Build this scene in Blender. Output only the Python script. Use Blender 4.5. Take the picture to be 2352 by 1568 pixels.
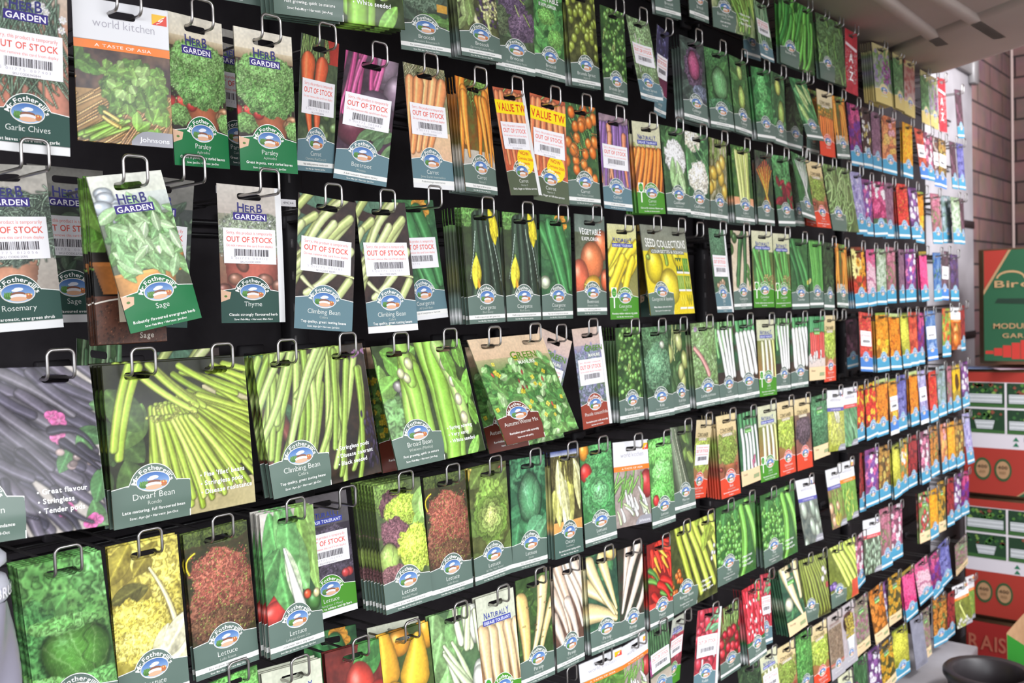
import bpy, math, random
import numpy as np
from mathutils import Matrix, Vector

for o in list(bpy.data.objects):
    bpy.data.objects.remove(o, do_unlink=True)
S = bpy.context.scene
COL = S.collection

# ---------------------------------------------------------------- camera
# world: X runs right along the display wall, Y goes into the wall, Z is up; the hook ends hang at Y = 0
CAM_RIGHT, CAM_UP, CAM_BACK = ((0.6390446, -0.7685038, -0.0319989), (0.0519747, 0.0016376, 0.9986471), (-0.7674116, -0.6398431, 0.0409892))
cam = bpy.data.cameras.new('camera')
cam.sensor_width = 36.0
cam.lens = 36.0 * 2200.0 / 2352.0
cam.clip_start = 0.05
cam.clip_end = 60
camo = bpy.data.objects.new('camera', cam)
COL.objects.link(camo)
M = Matrix.Identity(4)
for i in range(3):
    M[i][0] = CAM_RIGHT[i]; M[i][1] = CAM_UP[i]; M[i][2] = CAM_BACK[i]
M[0][3], M[1][3], M[2][3] = 0.0, -0.93, 0.0
camo.matrix_world = M
S.camera = camo
cam.dof.use_dof = True
cam.dof.focus_distance = 1.15
cam.dof.aperture_fstop = 9.0

# ---------------------------------------------------------------- world and lights
w = bpy.data.worlds.new('world')
S.world = w
w.use_nodes = True
w.node_tree.nodes['Background'].inputs[0].default_value = (0.93, 0.95, 1.0, 1)
w.node_tree.nodes['Background'].inputs[1].default_value = 0.6
S.view_settings.view_transform = 'Standard'
S.view_settings.look = 'None'
S.view_settings.gamma = 1.0
S.view_settings.use_curve_mapping = False
S.view_settings.exposure = 1.38
def area(name, loc, target, sx, sy, power, col):
    l = bpy.data.lights.new(name, 'AREA'); l.shape = 'RECTANGLE'; l.size = sx; l.size_y = sy
    l.energy = power; l.color = col
    o = bpy.data.objects.new(name, l); COL.objects.link(o)
    o.location = loc
    o.rotation_euler = (Vector(target) - Vector(loc)).to_track_quat('-Z', 'Y').to_euler()
    return o
area('ceiling_lamp_light', (-0.1, -1.9, 1.75), (0.9, 0, 0.1), 2.6, 0.5, 62, (1.0, 0.985, 0.96))
area('ceiling_lamp_light', (2.6, -2.0, 1.75), (2.6, 0, 0.0), 2.6, 0.5, 40, (1.0, 0.985, 0.96))
area('ceiling_lamp_light', (0.9, -3.4, 1.2), (1.8, 0, -0.3), 3.0, 1.2, 52, (0.95, 0.97, 1.0))
area('shop_front_light', (-2.4, -2.2, 0.8), (1.5, 0, -0.1), 1.8, 1.6, 26, (0.90, 0.95, 1.0))

# ---------------------------------------------------------------- helpers
def hexc(s):
    return np.array([int(s[0:2], 16), int(s[2:4], 16), int(s[4:6], 16)]) / 255.0
def lin(c):
    c = np.asarray(c, float)
    return np.where(c <= 0.04045, c / 12.92, ((c + 0.055) / 1.055) ** 2.4)

def mat_plain(name, col, rough=0.6, metal=0.0, spec=0.5, noise=None, bump=0.0):
    m = bpy.data.materials.new(name); m.use_nodes = True
    nt = m.node_tree; b = nt.nodes['Principled BSDF']
    c = lin(hexc(col))
    b.inputs['Base Color'].default_value = (*c, 1)
    b.inputs['Roughness'].default_value = rough
    b.inputs['Metallic'].default_value = metal
    b.inputs['Specular IOR Level'].default_value = spec
    if noise:
        sc, col2 = noise
        tc = nt.nodes.new('ShaderNodeTexCoord'); n = nt.nodes.new('ShaderNodeTexNoise')
        n.inputs['Scale'].default_value = sc; n.inputs['Detail'].default_value = 6
        r = nt.nodes.new('ShaderNodeValToRGB')
        r.color_ramp.elements[0].position = 0.35; r.color_ramp.elements[1].position = 0.68
        r.color_ramp.elements[0].color = (*c, 1); r.color_ramp.elements[1].color = (*lin(hexc(col2)), 1)
        nt.links.new(tc.outputs['Object'], n.inputs['Vector'])
        nt.links.new(n.outputs['Fac'], r.inputs['Fac'])
        nt.links.new(r.outputs['Color'], b.inputs['Base Color'])
        if bump:
            bp = nt.nodes.new('ShaderNodeBump'); bp.inputs['Strength'].default_value = bump
            bp.inputs['Distance'].default_value = 0.004
            nt.links.new(n.outputs['Fac'], bp.inputs['Height']); nt.links.new(bp.outputs['Normal'], b.inputs['Normal'])
    return m

def mat_print(name, rough, spec, coat=0.0):
    m = bpy.data.materials.new(name); m.use_nodes = True
    nt = m.node_tree; b = nt.nodes['Principled BSDF']
    a = nt.nodes.new('ShaderNodeAttribute'); a.attribute_name = 'Ink'
    nt.links.new(a.outputs['Color'], b.inputs['Base Color'])
    b.inputs['Roughness'].default_value = rough
    b.inputs['Specular IOR Level'].default_value = spec
    b.inputs['Coat Weight'].default_value = coat
    b.inputs['Coat Roughness'].default_value = 0.25
    return m

MP = mat_print('printed_satin_paper', 0.45, 0.34)
MG = mat_print('printed_glossy_foil', 0.34, 0.36, 0.08)
MC = mat_print('printed_matt_card', 0.6, 0.3)
M_STEEL = mat_plain('hook_steel', 'a9a6a4', 0.30, 0.95)
M_BLACK = mat_plain('black_powder_coat', '2c292d', 0.55, 0.0, 0.35)
M_BLACKG = mat_plain('black_bar_gloss', '1b191c', 0.28, 0.0, 0.5)
M_DARK = mat_plain('black_panel', '343034', 0.7, 0.0, 0.25, (40, '3a363a'))
M_WHITE = mat_plain('white_painted_metal', 'b0acb2', 0.5, 0.0, 0.4, (6, '98949a'))  # white paint, greyed to put the end board's shade into the colour
M_GREY = mat_plain('grey_metal', '8a8789', 0.45, 0.3)
M_CANOPY = mat_plain('canopy_paint', 'd4c8c2', 0.75, 0.0, 0.3, (3, 'c8bcb6'))
M_CARD = mat_plain('corrugated_cardboard', 'b08a68', 0.8, 0.0, 0.2, (30, 'a47e5e'))
M_FLOOR = mat_plain('floor_concrete', '77726f', 0.7, 0.0, 0.3, (8, '6a6663'))
M_PLASTIC = mat_plain('black_plastic', '2b2629', 0.38, 0.0, 0.5)

def mesh_from(name, V, quads=None, tris=None, ink=None, smooth=False, ngons=None):
    V = np.asarray(V, np.float32).reshape(-1, 3)
    li = []; sizes = []
    if quads is not None and len(quads):
        q = np.asarray(quads, np.int32).reshape(-1, 4); li.append(q.ravel()); sizes.append(np.full(len(q), 4, np.int32))
    if tris is not None and len(tris):
        t = np.asarray(tris, np.int32).reshape(-1, 3); li.append(t.ravel()); sizes.append(np.full(len(t), 3, np.int32))
    for g in (ngons or []):
        li.append(np.asarray(g, np.int32)); sizes.append(np.array([len(g)], np.int32))
    li = np.concatenate(li); sizes = np.concatenate(sizes)
    me = bpy.data.meshes.new(name)
    me.vertices.add(len(V)); me.vertices.foreach_set('co', V.ravel())
    me.loops.add(len(li)); me.loops.foreach_set('vertex_index', li)
    me.polygons.add(len(sizes))
    st = np.concatenate([[0], np.cumsum(sizes)[:-1]]).astype(np.int32)
    me.polygons.foreach_set('loop_start', st); me.polygons.foreach_set('loop_total', sizes)
    if ink is not None:
        at = me.color_attributes.new('Ink', 'BYTE_COLOR', 'POINT')
        c = np.ones((len(V), 4), np.float32); c[:, :3] = np.clip(ink, 0, 1)
        at.data.foreach_set('color_srgb', c.ravel())
    me.update(calc_edges=True)
    if smooth:
        me.polygons.foreach_set('use_smooth', np.ones(len(sizes), bool))
    return me

def link(name, me, mat, parent=None, loc=None):
    o = bpy.data.objects.new(name, me); COL.objects.link(o)
    if mat is not None and me is not None and not me.materials: me.materials.append(mat)
    if parent is not None: o.parent = parent
    if loc is not None: o.location = loc
    return o
def tag(o, label=None, cat=None, group=None, kind=None):
    if label: o['label'] = label
    if cat: o['category'] = cat
    if group: o['group'] = group
    if kind: o['kind'] = kind
    return o

class Geo:
    """collects boxes, tubes and loose polygons into one mesh"""
    def __init__(s): s.V = []; s.Q = []; s.T = []; s.C = []; s.n = 0
    def add(s, V, Q=(), T=(), col=(1, 1, 1)):
        V = np.asarray(V, float).reshape(-1, 3)
        if len(Q): s.Q.append(np.asarray(Q, int).reshape(-1, 4) + s.n)
        if len(T): s.T.append(np.asarray(T, int).reshape(-1, 3) + s.n)
        s.V.append(V); c = np.asarray(col, float)
        s.C.append(np.tile(c, (len(V), 1)) if c.ndim == 1 else c); s.n += len(V)
    def box(s, x0, x1, y0, y1, z0, z1, col=(1, 1, 1), bev=0.0):
        if bev > 0:
            b = bev
            V = []
            for (a, c_) in ((0, 0), (1, b)):
                pass
            P = [(x0+b,y0,z0+b),(x1-b,y0,z0+b),(x1-b,y0,z1-b),(x0+b,y0,z1-b),(x0+b,y1,z0+b),(x1-b,y1,z0+b),(x1-b,y1,z1-b),(x0+b,y1,z1-b),
                 (x0,y0+b,z0+b),(x0,y1-b,z0+b),(x0,y1-b,z1-b),(x0,y0+b,z1-b),(x1,y0+b,z0+b),(x1,y1-b,z0+b),(x1,y1-b,z1-b),(x1,y0+b,z1-b),
                 (x0+b,y0+b,z0),(x1-b,y0+b,z0),(x1-b,y1-b,z0),(x0+b,y1-b,z0),(x0+b,y0+b,z1),(x1-b,y0+b,z1),(x1-b,y1-b,z1),(x0+b,y1-b,z1)]
            Q = [(0,1,2,3),(5,4,7,6),(9,8,11,10),(12,13,14,15),(19,18,17,16),(20,21,22,23),
                 (0,8,16,16),(0,3,11,8),(1,12,15,2),(4,9,10,7),(5,6,14,13),(0,16,17,1),(3,2,21,20),(4,5,18,19),(7,23,22,6),(8,9,19,16),(11,20,23,10),(12,17,18,13),(15,14,22,21)]
            Q.pop(6)
            T = [(0,8,16),(3,20,11),(1,17,12),(2,15,21),(4,19,9),(5,13,18),(7,10,23),(6,22,14)]
            s.add(P, Q, T, col); return
        P = [(x0,y0,z0),(x1,y0,z0),(x1,y1,z0),(x0,y1,z0),(x0,y0,z1),(x1,y0,z1),(x1,y1,z1),(x0,y1,z1)]
        s.add(P, [(0,3,2,1),(4,5,6,7),(0,1,5,4),(1,2,6,5),(2,3,7,6),(3,0,4,7)], (), col)
    def tube(s, pts, r, n=8, col=(1, 1, 1), cap=True):
        pts = [np.asarray(p, float) for p in pts]; k = len(pts)
        rr = r if hasattr(r, '__len__') else [r] * k
        up = None; V = []
        for i in range(k):
            t = pts[min(i + 1, k - 1)] - pts[max(i - 1, 0)]; t = t / np.linalg.norm(t)
            if up is None:
                up = np.array([0, 0, 1.0]) if abs(t[2]) < 0.9 else np.array([1.0, 0, 0])
            up = up - t * np.dot(up, t); up = up / np.linalg.norm(up); sd = np.cross(t, up)
            for j in range(n):
                a = 2 * math.pi * j / n
                V.append(pts[i] + rr[i] * (math.cos(a) * up + math.sin(a) * sd))
        Q = []
        for i in range(k - 1):
            for j in range(n):
                a = i * n + j; b = i * n + (j + 1) % n
                Q.append((a, b, b + n, a + n))
        T = []
        if cap:
            V.append(pts[0]); V.append(pts[-1]); c0 = len(V) - 2; c1 = len(V) - 1
            for j in range(n):
                T.append((c0, (j + 1) % n, j)); T.append((c1, (k - 1) * n + j, (k - 1) * n + (j + 1) % n))
        s.add(V, Q, T, col)
    def lathe(s, prof, c, n=48, col=(1, 1, 1)):
        V = []
        for (r, z) in prof:
            for j in range(n):
                a = 2 * math.pi * j / n; V.append((c[0] + r * math.cos(a), c[1] + r * math.sin(a), c[2] + z))
        Q = [(i*n+j, i*n+(j+1) % n, (i+1)*n+(j+1) % n, (i+1)*n+j) for i in range(len(prof)-1) for j in range(n)]
        s.add(V, Q, (), col)
    def mesh(s, name, smooth=False, ink=True):
        return mesh_from(name, np.concatenate(s.V), np.concatenate(s.Q) if s.Q else None, np.concatenate(s.T) if s.T else None,
                         np.concatenate(s.C) if ink else None, smooth)

# ---------------------------------------------------------------- lettering
_G = {}
def glyph(ch, bold):
    k = (ch, bold)
    if k in _G: return _G[k]
    cu = bpy.data.curves.new('glyph', 'FONT'); cu.body = ch; cu.size = 1.0; cu.resolution_u = 3
    cu.offset = {0: 0.0, 1: 0.017, -1: -0.008}[bold]
    o = bpy.data.objects.new('glyph', cu)
    me = o.to_mesh()
    V = np.zeros(len(me.vertices) * 3, np.float32); me.vertices.foreach_get('co', V); V = V.reshape(-1, 3)[:, :2].copy()
    me.calc_loop_triangles()
    T = np.zeros(len(me.loop_triangles) * 3, np.int32); me.loop_triangles.foreach_get('vertices', T); T = T.reshape(-1, 3)
    o.to_mesh_clear(); bpy.data.objects.remove(o); bpy.data.curves.remove(cu)
    adv = (V[:, 0].max() + 0.075) if len(V) else 0.30
    if len(V):
        mn = V[:, 0].min(); V[:, 0] -= mn; adv = V[:, 0].max() + 0.085
    _G[k] = (V, T, adv); return _G[k]

def text2d(s, bold=0, track=0.0, small=None):
    """-> V(2d, cap height ~1), T ; natural width"""
    Vs = []; Ts = []; x = 0; n = 0
    for i, ch in enumerate(s):
        if ch == ' ': x += 0.30 + track; continue
        V, T, adv = glyph(ch, bold)
        k = 1.0
        if small and ch in small[0]: k = small[1]
        V = V * k; V[:, 0] += x; x += adv * k + track
        Vs.append(V); Ts.append(T + n); n += len(V)
    if not Vs: return np.zeros((0, 2)), np.zeros((0, 3), int), 0
    V = np.concatenate(Vs) / 0.73; T = np.concatenate(Ts)
    return V, T, (x - 0.085 - track) / 0.73

class Ink:
    """flat printed artwork in millimetres: x right from the left edge, y down from the top edge"""
    def __init__(s, W, H): s.W = W; s.H = H; s.P = []; s.T = []; s.C = []; s.L = []; s.n = 0
    def tri(s, P, T, col, lay):
        P = np.asarray(P, float); s.P.append(P); s.T.append(np.asarray(T, int).reshape(-1, 3) + s.n); s.n += len(P)
        c = hexc(col) if isinstance(col, str) else np.asarray(col, float)
        s.C.append(np.tile(c, (len(P), 1)) if c.ndim == 1 else c); s.L.append(np.full(len(P), lay))
    def strip(s, A, B, col, lay, m=1, col2=None):
        """quads between two point rows, m subdivisions across"""
        A = np.asarray(A, float); B = np.asarray(B, float); k = len(A)
        P = np.concatenate([A + (B - A) * (j / m) for j in range(m + 1)])
        T = []
        for j in range(m):
            for i in range(k - 1):
                a = j * k + i; T += [(a, a + 1, a + k + 1), (a, a + k + 1, a + k)]
        if col2:
            c0, c1 = hexc(col), hexc(col2)
            C = np.concatenate([np.tile(c0 + (c1 - c0) * (j / m), (k, 1)) for j in range(m + 1)])
        else: C = col
        s.tri(P, T, C, lay)
    def rect(s, x0, y0, x1, y1, col, lay, nx=6, ny=1, col2=None):
        X = np.linspace(x0, x1, nx + 1)
        s.strip(np.stack([X, 0 * X + y0], 1), np.stack([X, 0 * X + y1], 1), col, lay, ny, col2)
    def disc(s, cx, cy, rx, ry, col, lay, n=28, col2=None):
        a = np.linspace(0, 2 * math.pi, n, endpoint=False)
        P = [(cx, cy)] + [(cx + rx * math.cos(t), cy + ry * math.sin(t)) for t in a]
        T = [(0, i + 1, (i + 1) % n + 1) for i in range(n)]
        C = hexc(col)
        if col2:
            c2 = hexc(col2); P_ = np.array(P); f = np.clip((P_[:, 1] - cy + ry) / (2 * ry), 0, 1)[:, None]; C = C * (1 - f) + c2 * f
        s.tri(P, T, C, lay)
    def text(s, t, cx, base, cap, width=None, col='ffffff', lay=3, bold=0, left=None, track=0.0, arc=None, rot=0.0, arch=0.0, small=None, maxw=None):
        V, T, w = text2d(t, bold, track, small)
        if not len(V): return
        sx = cap
        if width: sx = width / w
        elif maxw and w * cap > maxw: sx = maxw / w
        P = np.zeros((len(V), 2)); Wd = w * sx
        x = V[:, 0] * sx; y = V[:, 1] * cap
        if arch:       # letters grow taller towards the ends
            f = np.abs(x / Wd - 0.5) * 2; y = y * (1 + arch * f)
        if arc:        # (radius): text on a circle arc, centre below
            th = (x - Wd / 2) / arc; R = arc + y
            P[:, 0] = cx + R * np.sin(th); P[:, 1] = base + arc - R * np.cos(th)
        else:
            x0 = left if left is not None else cx - Wd / 2
            c, sn = math.cos(rot), math.sin(rot)
            px = x if left is not None else x - Wd / 2
            ox = left if left is not None else cx
            P[:, 0] = ox + px * c + y * sn; P[:, 1] = base + px * sn * -1 - y * c
        s.tri(P, T, col, lay)
    def build(s, name, fz, org, eps=0.10):
        P = np.concatenate(s.P); T = np.concatenate(s.T); C = np.concatenate(s.C); L = np.concatenate(s.L)
        V = np.stack([P[:, 0] - org[0], -(fz(P[:, 0], P[:, 1]) + eps + 0.07 * L), org[1] - P[:, 1]], 1) / 1000.0
        # keep every triangle facing the viewer (-y)
        a, b, c = V[T[:, 0]], V[T[:, 1]], V[T[:, 2]]
        ny = (b[:, 2] - a[:, 2]) * (c[:, 0] - a[:, 0]) - (b[:, 0] - a[:, 0]) * (c[:, 2] - a[:, 2])
        f = ny > 0; T[f] = T[f][:, ::-1]
        return mesh_from(name, V, None, T, C)

# ---------------------------------------------------------------- printed pictures (painted into the vertex colours of the packet fronts)
class Canvas:
    def __init__(s, W, H, cell, seed):
        s.W, s.H = W, H
        s.nx = int(round(W / cell)); s.ny = int(round(H / cell))
        s.x = np.linspace(0, W, s.nx + 1); s.y = np.linspace(0, H, s.ny + 1)
        s.cell = W / s.nx
        s.img = np.zeros((s.ny + 1, s.nx + 1, 3)); s.r = np.random.RandomState(seed); s.k = 0; s.cnt = 1; s.nm = s.fbm(6)
    def noise(s, scale, shape=None):
        ny = max(2, int(s.H / scale) + 2); nx = max(2, int(s.W / scale) + 2)
        g = s.r.rand(ny + 1, nx + 1)
        gx = s.x / s.W * (nx - 1); gy = s.y / s.H * (ny - 1)
        ix = gx.astype(int); iy = gy.astype(int); fx = gx - ix; fy = gy - iy
        fx = fx * fx * (3 - 2 * fx); fy = fy * fy * (3 - 2 * fy)
        a = g[iy][:, ix]; b = g[iy][:, ix + 1]; c = g[iy + 1][:, ix]; d = g[iy + 1][:, ix + 1]
        return (a * (1 - fx) + b * fx) * (1 - fy[:, None]) + (c * (1 - fx) + d * fx) * fy[:, None]
    def fbm(s, scale):
        return (s.noise(scale) * 0.5 + s.noise(scale / 2.1) * 0.3 + s.noise(scale / 4.3) * 0.2)
    def win(s, x0, y0, x1, y1):
        a = np.searchsorted(s.x, x0); b = np.searchsorted(s.x, x1); c = np.searchsorted(s.y, y0); d = np.searchsorted(s.y, y1)
        if a >= b or c >= d: return None
        X, Y = np.meshgrid(s.x[a:b], s.y[c:d]); return (slice(c, d), slice(a, b), X, Y)
    def put(s, sl, m, col):
        m = m[..., None]; v = s.img[sl[0], sl[1]]; s.img[sl[0], sl[1]] = v * (1 - m) + col * m
    def mixc(s, c1, c2): return c1 + (c2 - c1) * s.r.rand()
    def pos(s, x0, y0, x1, y1):
        s.k += 1
        u = (0.5 + 0.7548776662 * s.k) % 1; v = (0.5 + 0.5698402910 * s.k) % 1
        j = .9 * math.sqrt(max(1.0, abs((x1 - x0) * (y1 - y0))) / max(4, s.cnt))
        return x0 + (x1 - x0) * u + j * (s.r.rand() - .5) * 2, y0 + (y1 - y0) * v + j * (s.r.rand() - .5) * 2
    def cap(s, x, y, L, r0, r1, ang, col, curve=0.0):
        a = math.radians(ang); dx, dy = math.sin(a), math.cos(a)
        n = 6; ts = np.linspace(0, 1, n + 1)
        cx = x + dx * L * ts + dy * curve * L * 4 * ts * (1 - ts); cy = y + dy * L * ts - dx * curve * L * 4 * ts * (1 - ts)
        R = max(r0, r1) + s.cell * 1.5 + 1.2
        w = s.win(cx.min() - R, cy.min() - R, cx.max() + R, cy.max() + R)
        if w is None: return
        X, Y = w[2], w[3]; best = np.full(X.shape, 9e9); q = np.zeros(X.shape); side = np.zeros(X.shape)
        for i in range(n):
            ex, ey = cx[i + 1] - cx[i], cy[i + 1] - cy[i]; l2 = ex * ex + ey * ey
            t = np.clip(((X - cx[i]) * ex + (Y - cy[i]) * ey) / l2, 0, 1)
            d = np.hypot(X - cx[i] - t * ex, Y - cy[i] - t * ey); T = (i + t) / n
            rr = r0 + (r1 - r0) * T
            e = d - rr; m = e < best
            best = np.where(m, e, best); q = np.where(m, d / np.maximum(rr, .01), q)
            side = np.where(m, ((X - cx[i]) * ey - (Y - cy[i]) * ex) / math.sqrt(l2) / np.maximum(rr, .01), side)
        c = s.cell
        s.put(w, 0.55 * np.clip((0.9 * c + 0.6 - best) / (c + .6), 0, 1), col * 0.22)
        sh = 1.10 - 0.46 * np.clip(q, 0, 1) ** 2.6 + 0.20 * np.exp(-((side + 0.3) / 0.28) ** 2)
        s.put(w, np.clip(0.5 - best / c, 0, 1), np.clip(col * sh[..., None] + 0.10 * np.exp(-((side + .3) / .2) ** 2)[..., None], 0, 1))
    def ell(s, x, y, rx, ry, ang, col, mode='ball', k=5, cc=None):
        a = math.radians(ang); R = max(rx, ry) * 1.05 + s.cell * 2
        w = s.win(x - R, y - R, x + R, y + R)
        if w is None: return
        X, Y = w[2] - x, w[3] - y
        u = X * math.cos(a) + Y * math.sin(a); v = -X * math.sin(a) + Y * math.cos(a)
        c = s.cell
        if mode == 'ball':
            q = np.hypot(u / rx, v / ry); e = (q - 1) * min(rx, ry)
            sm = min(rx, ry) < 4.2
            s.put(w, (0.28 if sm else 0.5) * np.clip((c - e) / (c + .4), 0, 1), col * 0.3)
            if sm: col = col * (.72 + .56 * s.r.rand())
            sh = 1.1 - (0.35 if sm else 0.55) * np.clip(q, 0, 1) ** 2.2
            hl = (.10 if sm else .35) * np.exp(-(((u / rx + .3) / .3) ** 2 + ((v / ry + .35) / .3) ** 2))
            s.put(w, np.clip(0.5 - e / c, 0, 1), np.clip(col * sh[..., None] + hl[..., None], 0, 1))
        elif mode == 'leaf':      # long axis v, pointed ends, midrib
            t = np.clip((v / ry + 1) / 2, 0, 1); wd = rx * np.sin(math.pi * t) ** .75 + 1e-6
            e = np.where(np.abs(v) < ry, np.abs(u) - wd, 9.0)
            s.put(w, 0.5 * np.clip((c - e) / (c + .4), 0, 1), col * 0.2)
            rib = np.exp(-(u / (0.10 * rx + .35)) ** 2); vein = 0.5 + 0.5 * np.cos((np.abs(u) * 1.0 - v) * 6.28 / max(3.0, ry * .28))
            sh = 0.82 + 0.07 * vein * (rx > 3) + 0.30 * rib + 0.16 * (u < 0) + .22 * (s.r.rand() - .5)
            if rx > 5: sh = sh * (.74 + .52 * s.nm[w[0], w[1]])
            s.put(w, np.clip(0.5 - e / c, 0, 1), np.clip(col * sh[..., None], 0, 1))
        elif mode == 'cup':       # rounded ruffled leaf, light rim, dark heart
            th = np.arctan2(v / ry, u / rx); q = np.hypot(u / rx, v / ry) * (1 + .05 * np.sin(th * 11 + x) + .03 * np.sin(th * 23)); e = (q - 1) * min(rx, ry)
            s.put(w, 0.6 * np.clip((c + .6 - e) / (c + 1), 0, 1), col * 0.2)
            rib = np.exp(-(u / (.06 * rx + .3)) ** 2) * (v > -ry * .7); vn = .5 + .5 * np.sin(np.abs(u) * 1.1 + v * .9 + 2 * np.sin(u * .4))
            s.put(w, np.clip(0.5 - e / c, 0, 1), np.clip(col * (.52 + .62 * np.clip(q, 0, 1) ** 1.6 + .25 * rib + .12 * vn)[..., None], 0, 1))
        elif mode == 'flower':
            rr = np.hypot(u, v) / rx; th = np.arctan2(v, u)
            edge = 0.62 + 0.38 * np.abs(np.cos(k * th / 2)) ** .7; e = (rr - edge) * rx
            s.put(w, 0.45 * np.clip((c - e) / (c + .4), 0, 1), col * 0.25)
            sh = 0.72 + 0.4 * rr + 0.12 * np.cos(k * th * 2)
            s.put(w, np.clip(0.5 - e / c, 0, 1), np.clip(col * sh[..., None], 0, 1))
            if cc is not None: s.put(w, np.clip(0.5 - (rr - .24) * rx / c, 0, 1), cc * (0.8 + .5 * (1 - rr[..., None])))
    def run(s, prog):
        for cmd in prog.split('|'):
            a = cmd.split(); op = a[0]; A = a[1:]
            cs = [hexc(v[1:]) for v in A if v[0] == '#']; f = [float(v) for v in A if v[0] != '#']
            R = s.r
            s.cnt = f[0] if op in ('bl', 'lf', 'cp', 'fl') else 1
            if op == 'bg':
                n = s.fbm(f[0]); n = np.clip((n - .3) * 2.5, 0, 1)[..., None]
                s.img = cs[0] * (1 - n) + cs[1] * n
                if len(cs) > 2:
                    m = np.clip((s.fbm(f[0] * .8) - .55) * 5, 0, 1)[..., None]; s.img = s.img * (1 - m) + cs[2] * m
            elif op == 're':      # colour gradient block y0..y1
                w = s.win(-1, f[0], s.W + 1, f[1])
                if w:
                    t = ((w[3] - f[0]) / (f[1] - f[0]))[..., None]; c2 = cs[1] if len(cs) > 1 else cs[0]
                    s.img[w[0], w[1]] = cs[0] * (1 - t) + c2 * t
            elif op == 'bx':
                w = s.win(f[0], f[1], f[2], f[3])
                if w: s.img[w[0], w[1]] = cs[0]
            elif op == 'bl':
                n, x0, y0, x1, y1, rx, ry, an, ji = f
                for _ in range(int(n)):
                    x, y = s.pos(x0, y0, x1, y1); z = 1 + .25 * (R.rand() - .5)
                    s.ell(x, y, rx * z, ry * z, an + ji * (R.rand() - .5) * 2, s.mixc(cs[0], cs[1]))
            elif op == 'lf':
                n, x0, y0, x1, y1, rx, ry, an, ji = f
                for _ in range(int(n)):
                    x, y = s.pos(x0, y0, x1, y1); z = 1 + .4 * (R.rand() - .5)
                    s.ell(x, y, rx * z, ry * z, an + ji * (R.rand() - .5) * 2, s.mixc(cs[0], cs[1]), 'leaf')
            elif op == 'cp':
                n, x0, y0, x1, y1, L, r0, r1, an, ji = f[:10]; cv = f[10] if len(f) > 10 else .06
                for _ in range(int(n)):
                    x, y = s.pos(x0, y0, x1, y1)
                    s.cap(x, y, L * (1 + .2 * (R.rand() - .5)), r0, r1, an + ji * (R.rand() - .5) * 2, s.mixc(cs[0], cs[1]), cv * (R.rand() - .5) * 2)
            elif op == 'fn':
                n, x, y, L, r0, r1, a0, a1, off = f
                for i in range(int(n)):
                    t = i / max(1, n - 1); an = a0 + (a1 - a0) * t
                    s.cap(x + off * (t - .5), y + 2 * R.rand(), L * (1 + .12 * (R.rand() - .5)), r0, r1, an, s.mixc(cs[0], cs[1]), .05 * (R.rand() - .5))
            elif op == 'row':     # upright things side by side, drawn left to right: x0 x1 y L r0 r1 lean
                n, x0, x1, y, L, r0, r1, a0, a1 = f
                order = list(range(int(n))); R.shuffle(order)
                for i in order:
                    t = (i + .5) / n
                    s.cap(x0 + (x1 - x0) * t, y + 4 * (R.rand() - .5), L, r0, r1, a0 + (a1 - a0) * t, s.mixc(cs[0], cs[1]), .04 * (R.rand() - .5))
            elif op == 'ro':      # rosette of leaves, outermost first
                cx, cy, Rd, n, asp = f
                for ring in range(5):
                    rr = Rd * (1 - ring * .2); m = max(4, int(n * (1 - ring * .14)))
                    cc = cs[0] + (cs[1] - cs[0]) * (ring / 4)
                    for i in range(m):
                        th = 360 * (i + .5 * (ring % 2) + .3 * R.rand()) / m; t = math.radians(th)
                        s.ell(cx + rr * .55 * math.sin(t), cy - rr * .55 * math.cos(t), rr * asp, rr * .5, th, cc * (.85 + .3 * R.rand()), 'cup')
                s.ell(cx, cy, Rd * .16, Rd * .2, 0, cs[1])
            elif op == 'fl':
                n, x0, y0, x1, y1, r, k = f
                for _ in range(int(n)):
                    x, y = s.pos(x0, y0, x1, y1); z = 1 + .4 * (R.rand() - .5)
                    s.ell(x, y, r * z, r * z, 90 * R.rand(), s.mixc(cs[0], cs[1]), 'flower', int(k), cs[2] if len(cs) > 2 else None)
            elif op == 'sp':
                n, x0, y0, x1, y1, r = f
                for _ in range(int(n)):
                    x = x0 + (x1 - x0) * R.rand(); y = y0 + (y1 - y0) * R.rand()
                    s.ell(x, y, r, r, 0, s.mixc(cs[0], cs[-1]))
            elif op == 'nz':
                n = (s.fbm(f[1]) - .5)[..., None] * 2 * f[0]; s.img = np.clip(s.img * (1 + n), 0, 1)
            elif op == 'fr':      # frilled, curled foliage inside an uneven ellipse: cx cy rx ry scale
                cx, cy, rx, ry, sc = f
                X, Y = np.meshgrid(s.x, s.y); a = s.fbm(sc * 2.2); b = s.fbm(sc); c = s.noise(sc * .6)
                q = np.hypot((X - cx) / rx, (Y - cy) / ry) + (s.noise(max(4, rx * .25)) - .5) * .26 + (c - .5) * .12
                t = (a * 3.4 + b * 1.4) % 1.0; rg = np.clip(1 - np.abs(2 * t - 1) ** 1.5, 0, 1)
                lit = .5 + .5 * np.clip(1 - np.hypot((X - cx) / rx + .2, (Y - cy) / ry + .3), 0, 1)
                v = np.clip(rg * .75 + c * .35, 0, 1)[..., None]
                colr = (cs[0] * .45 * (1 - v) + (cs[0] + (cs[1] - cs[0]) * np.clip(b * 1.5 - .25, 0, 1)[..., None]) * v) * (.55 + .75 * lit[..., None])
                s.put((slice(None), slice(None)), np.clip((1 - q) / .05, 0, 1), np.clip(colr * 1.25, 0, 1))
            elif op == 'hd':      # firm head of wrapped leaves: cx cy rx ry base angle
                cx, cy, rx, ry, an = f
                w = s.win(cx - rx * 1.2, cy - ry * 1.2, cx + rx * 1.2, cy + ry * 1.2)
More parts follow.
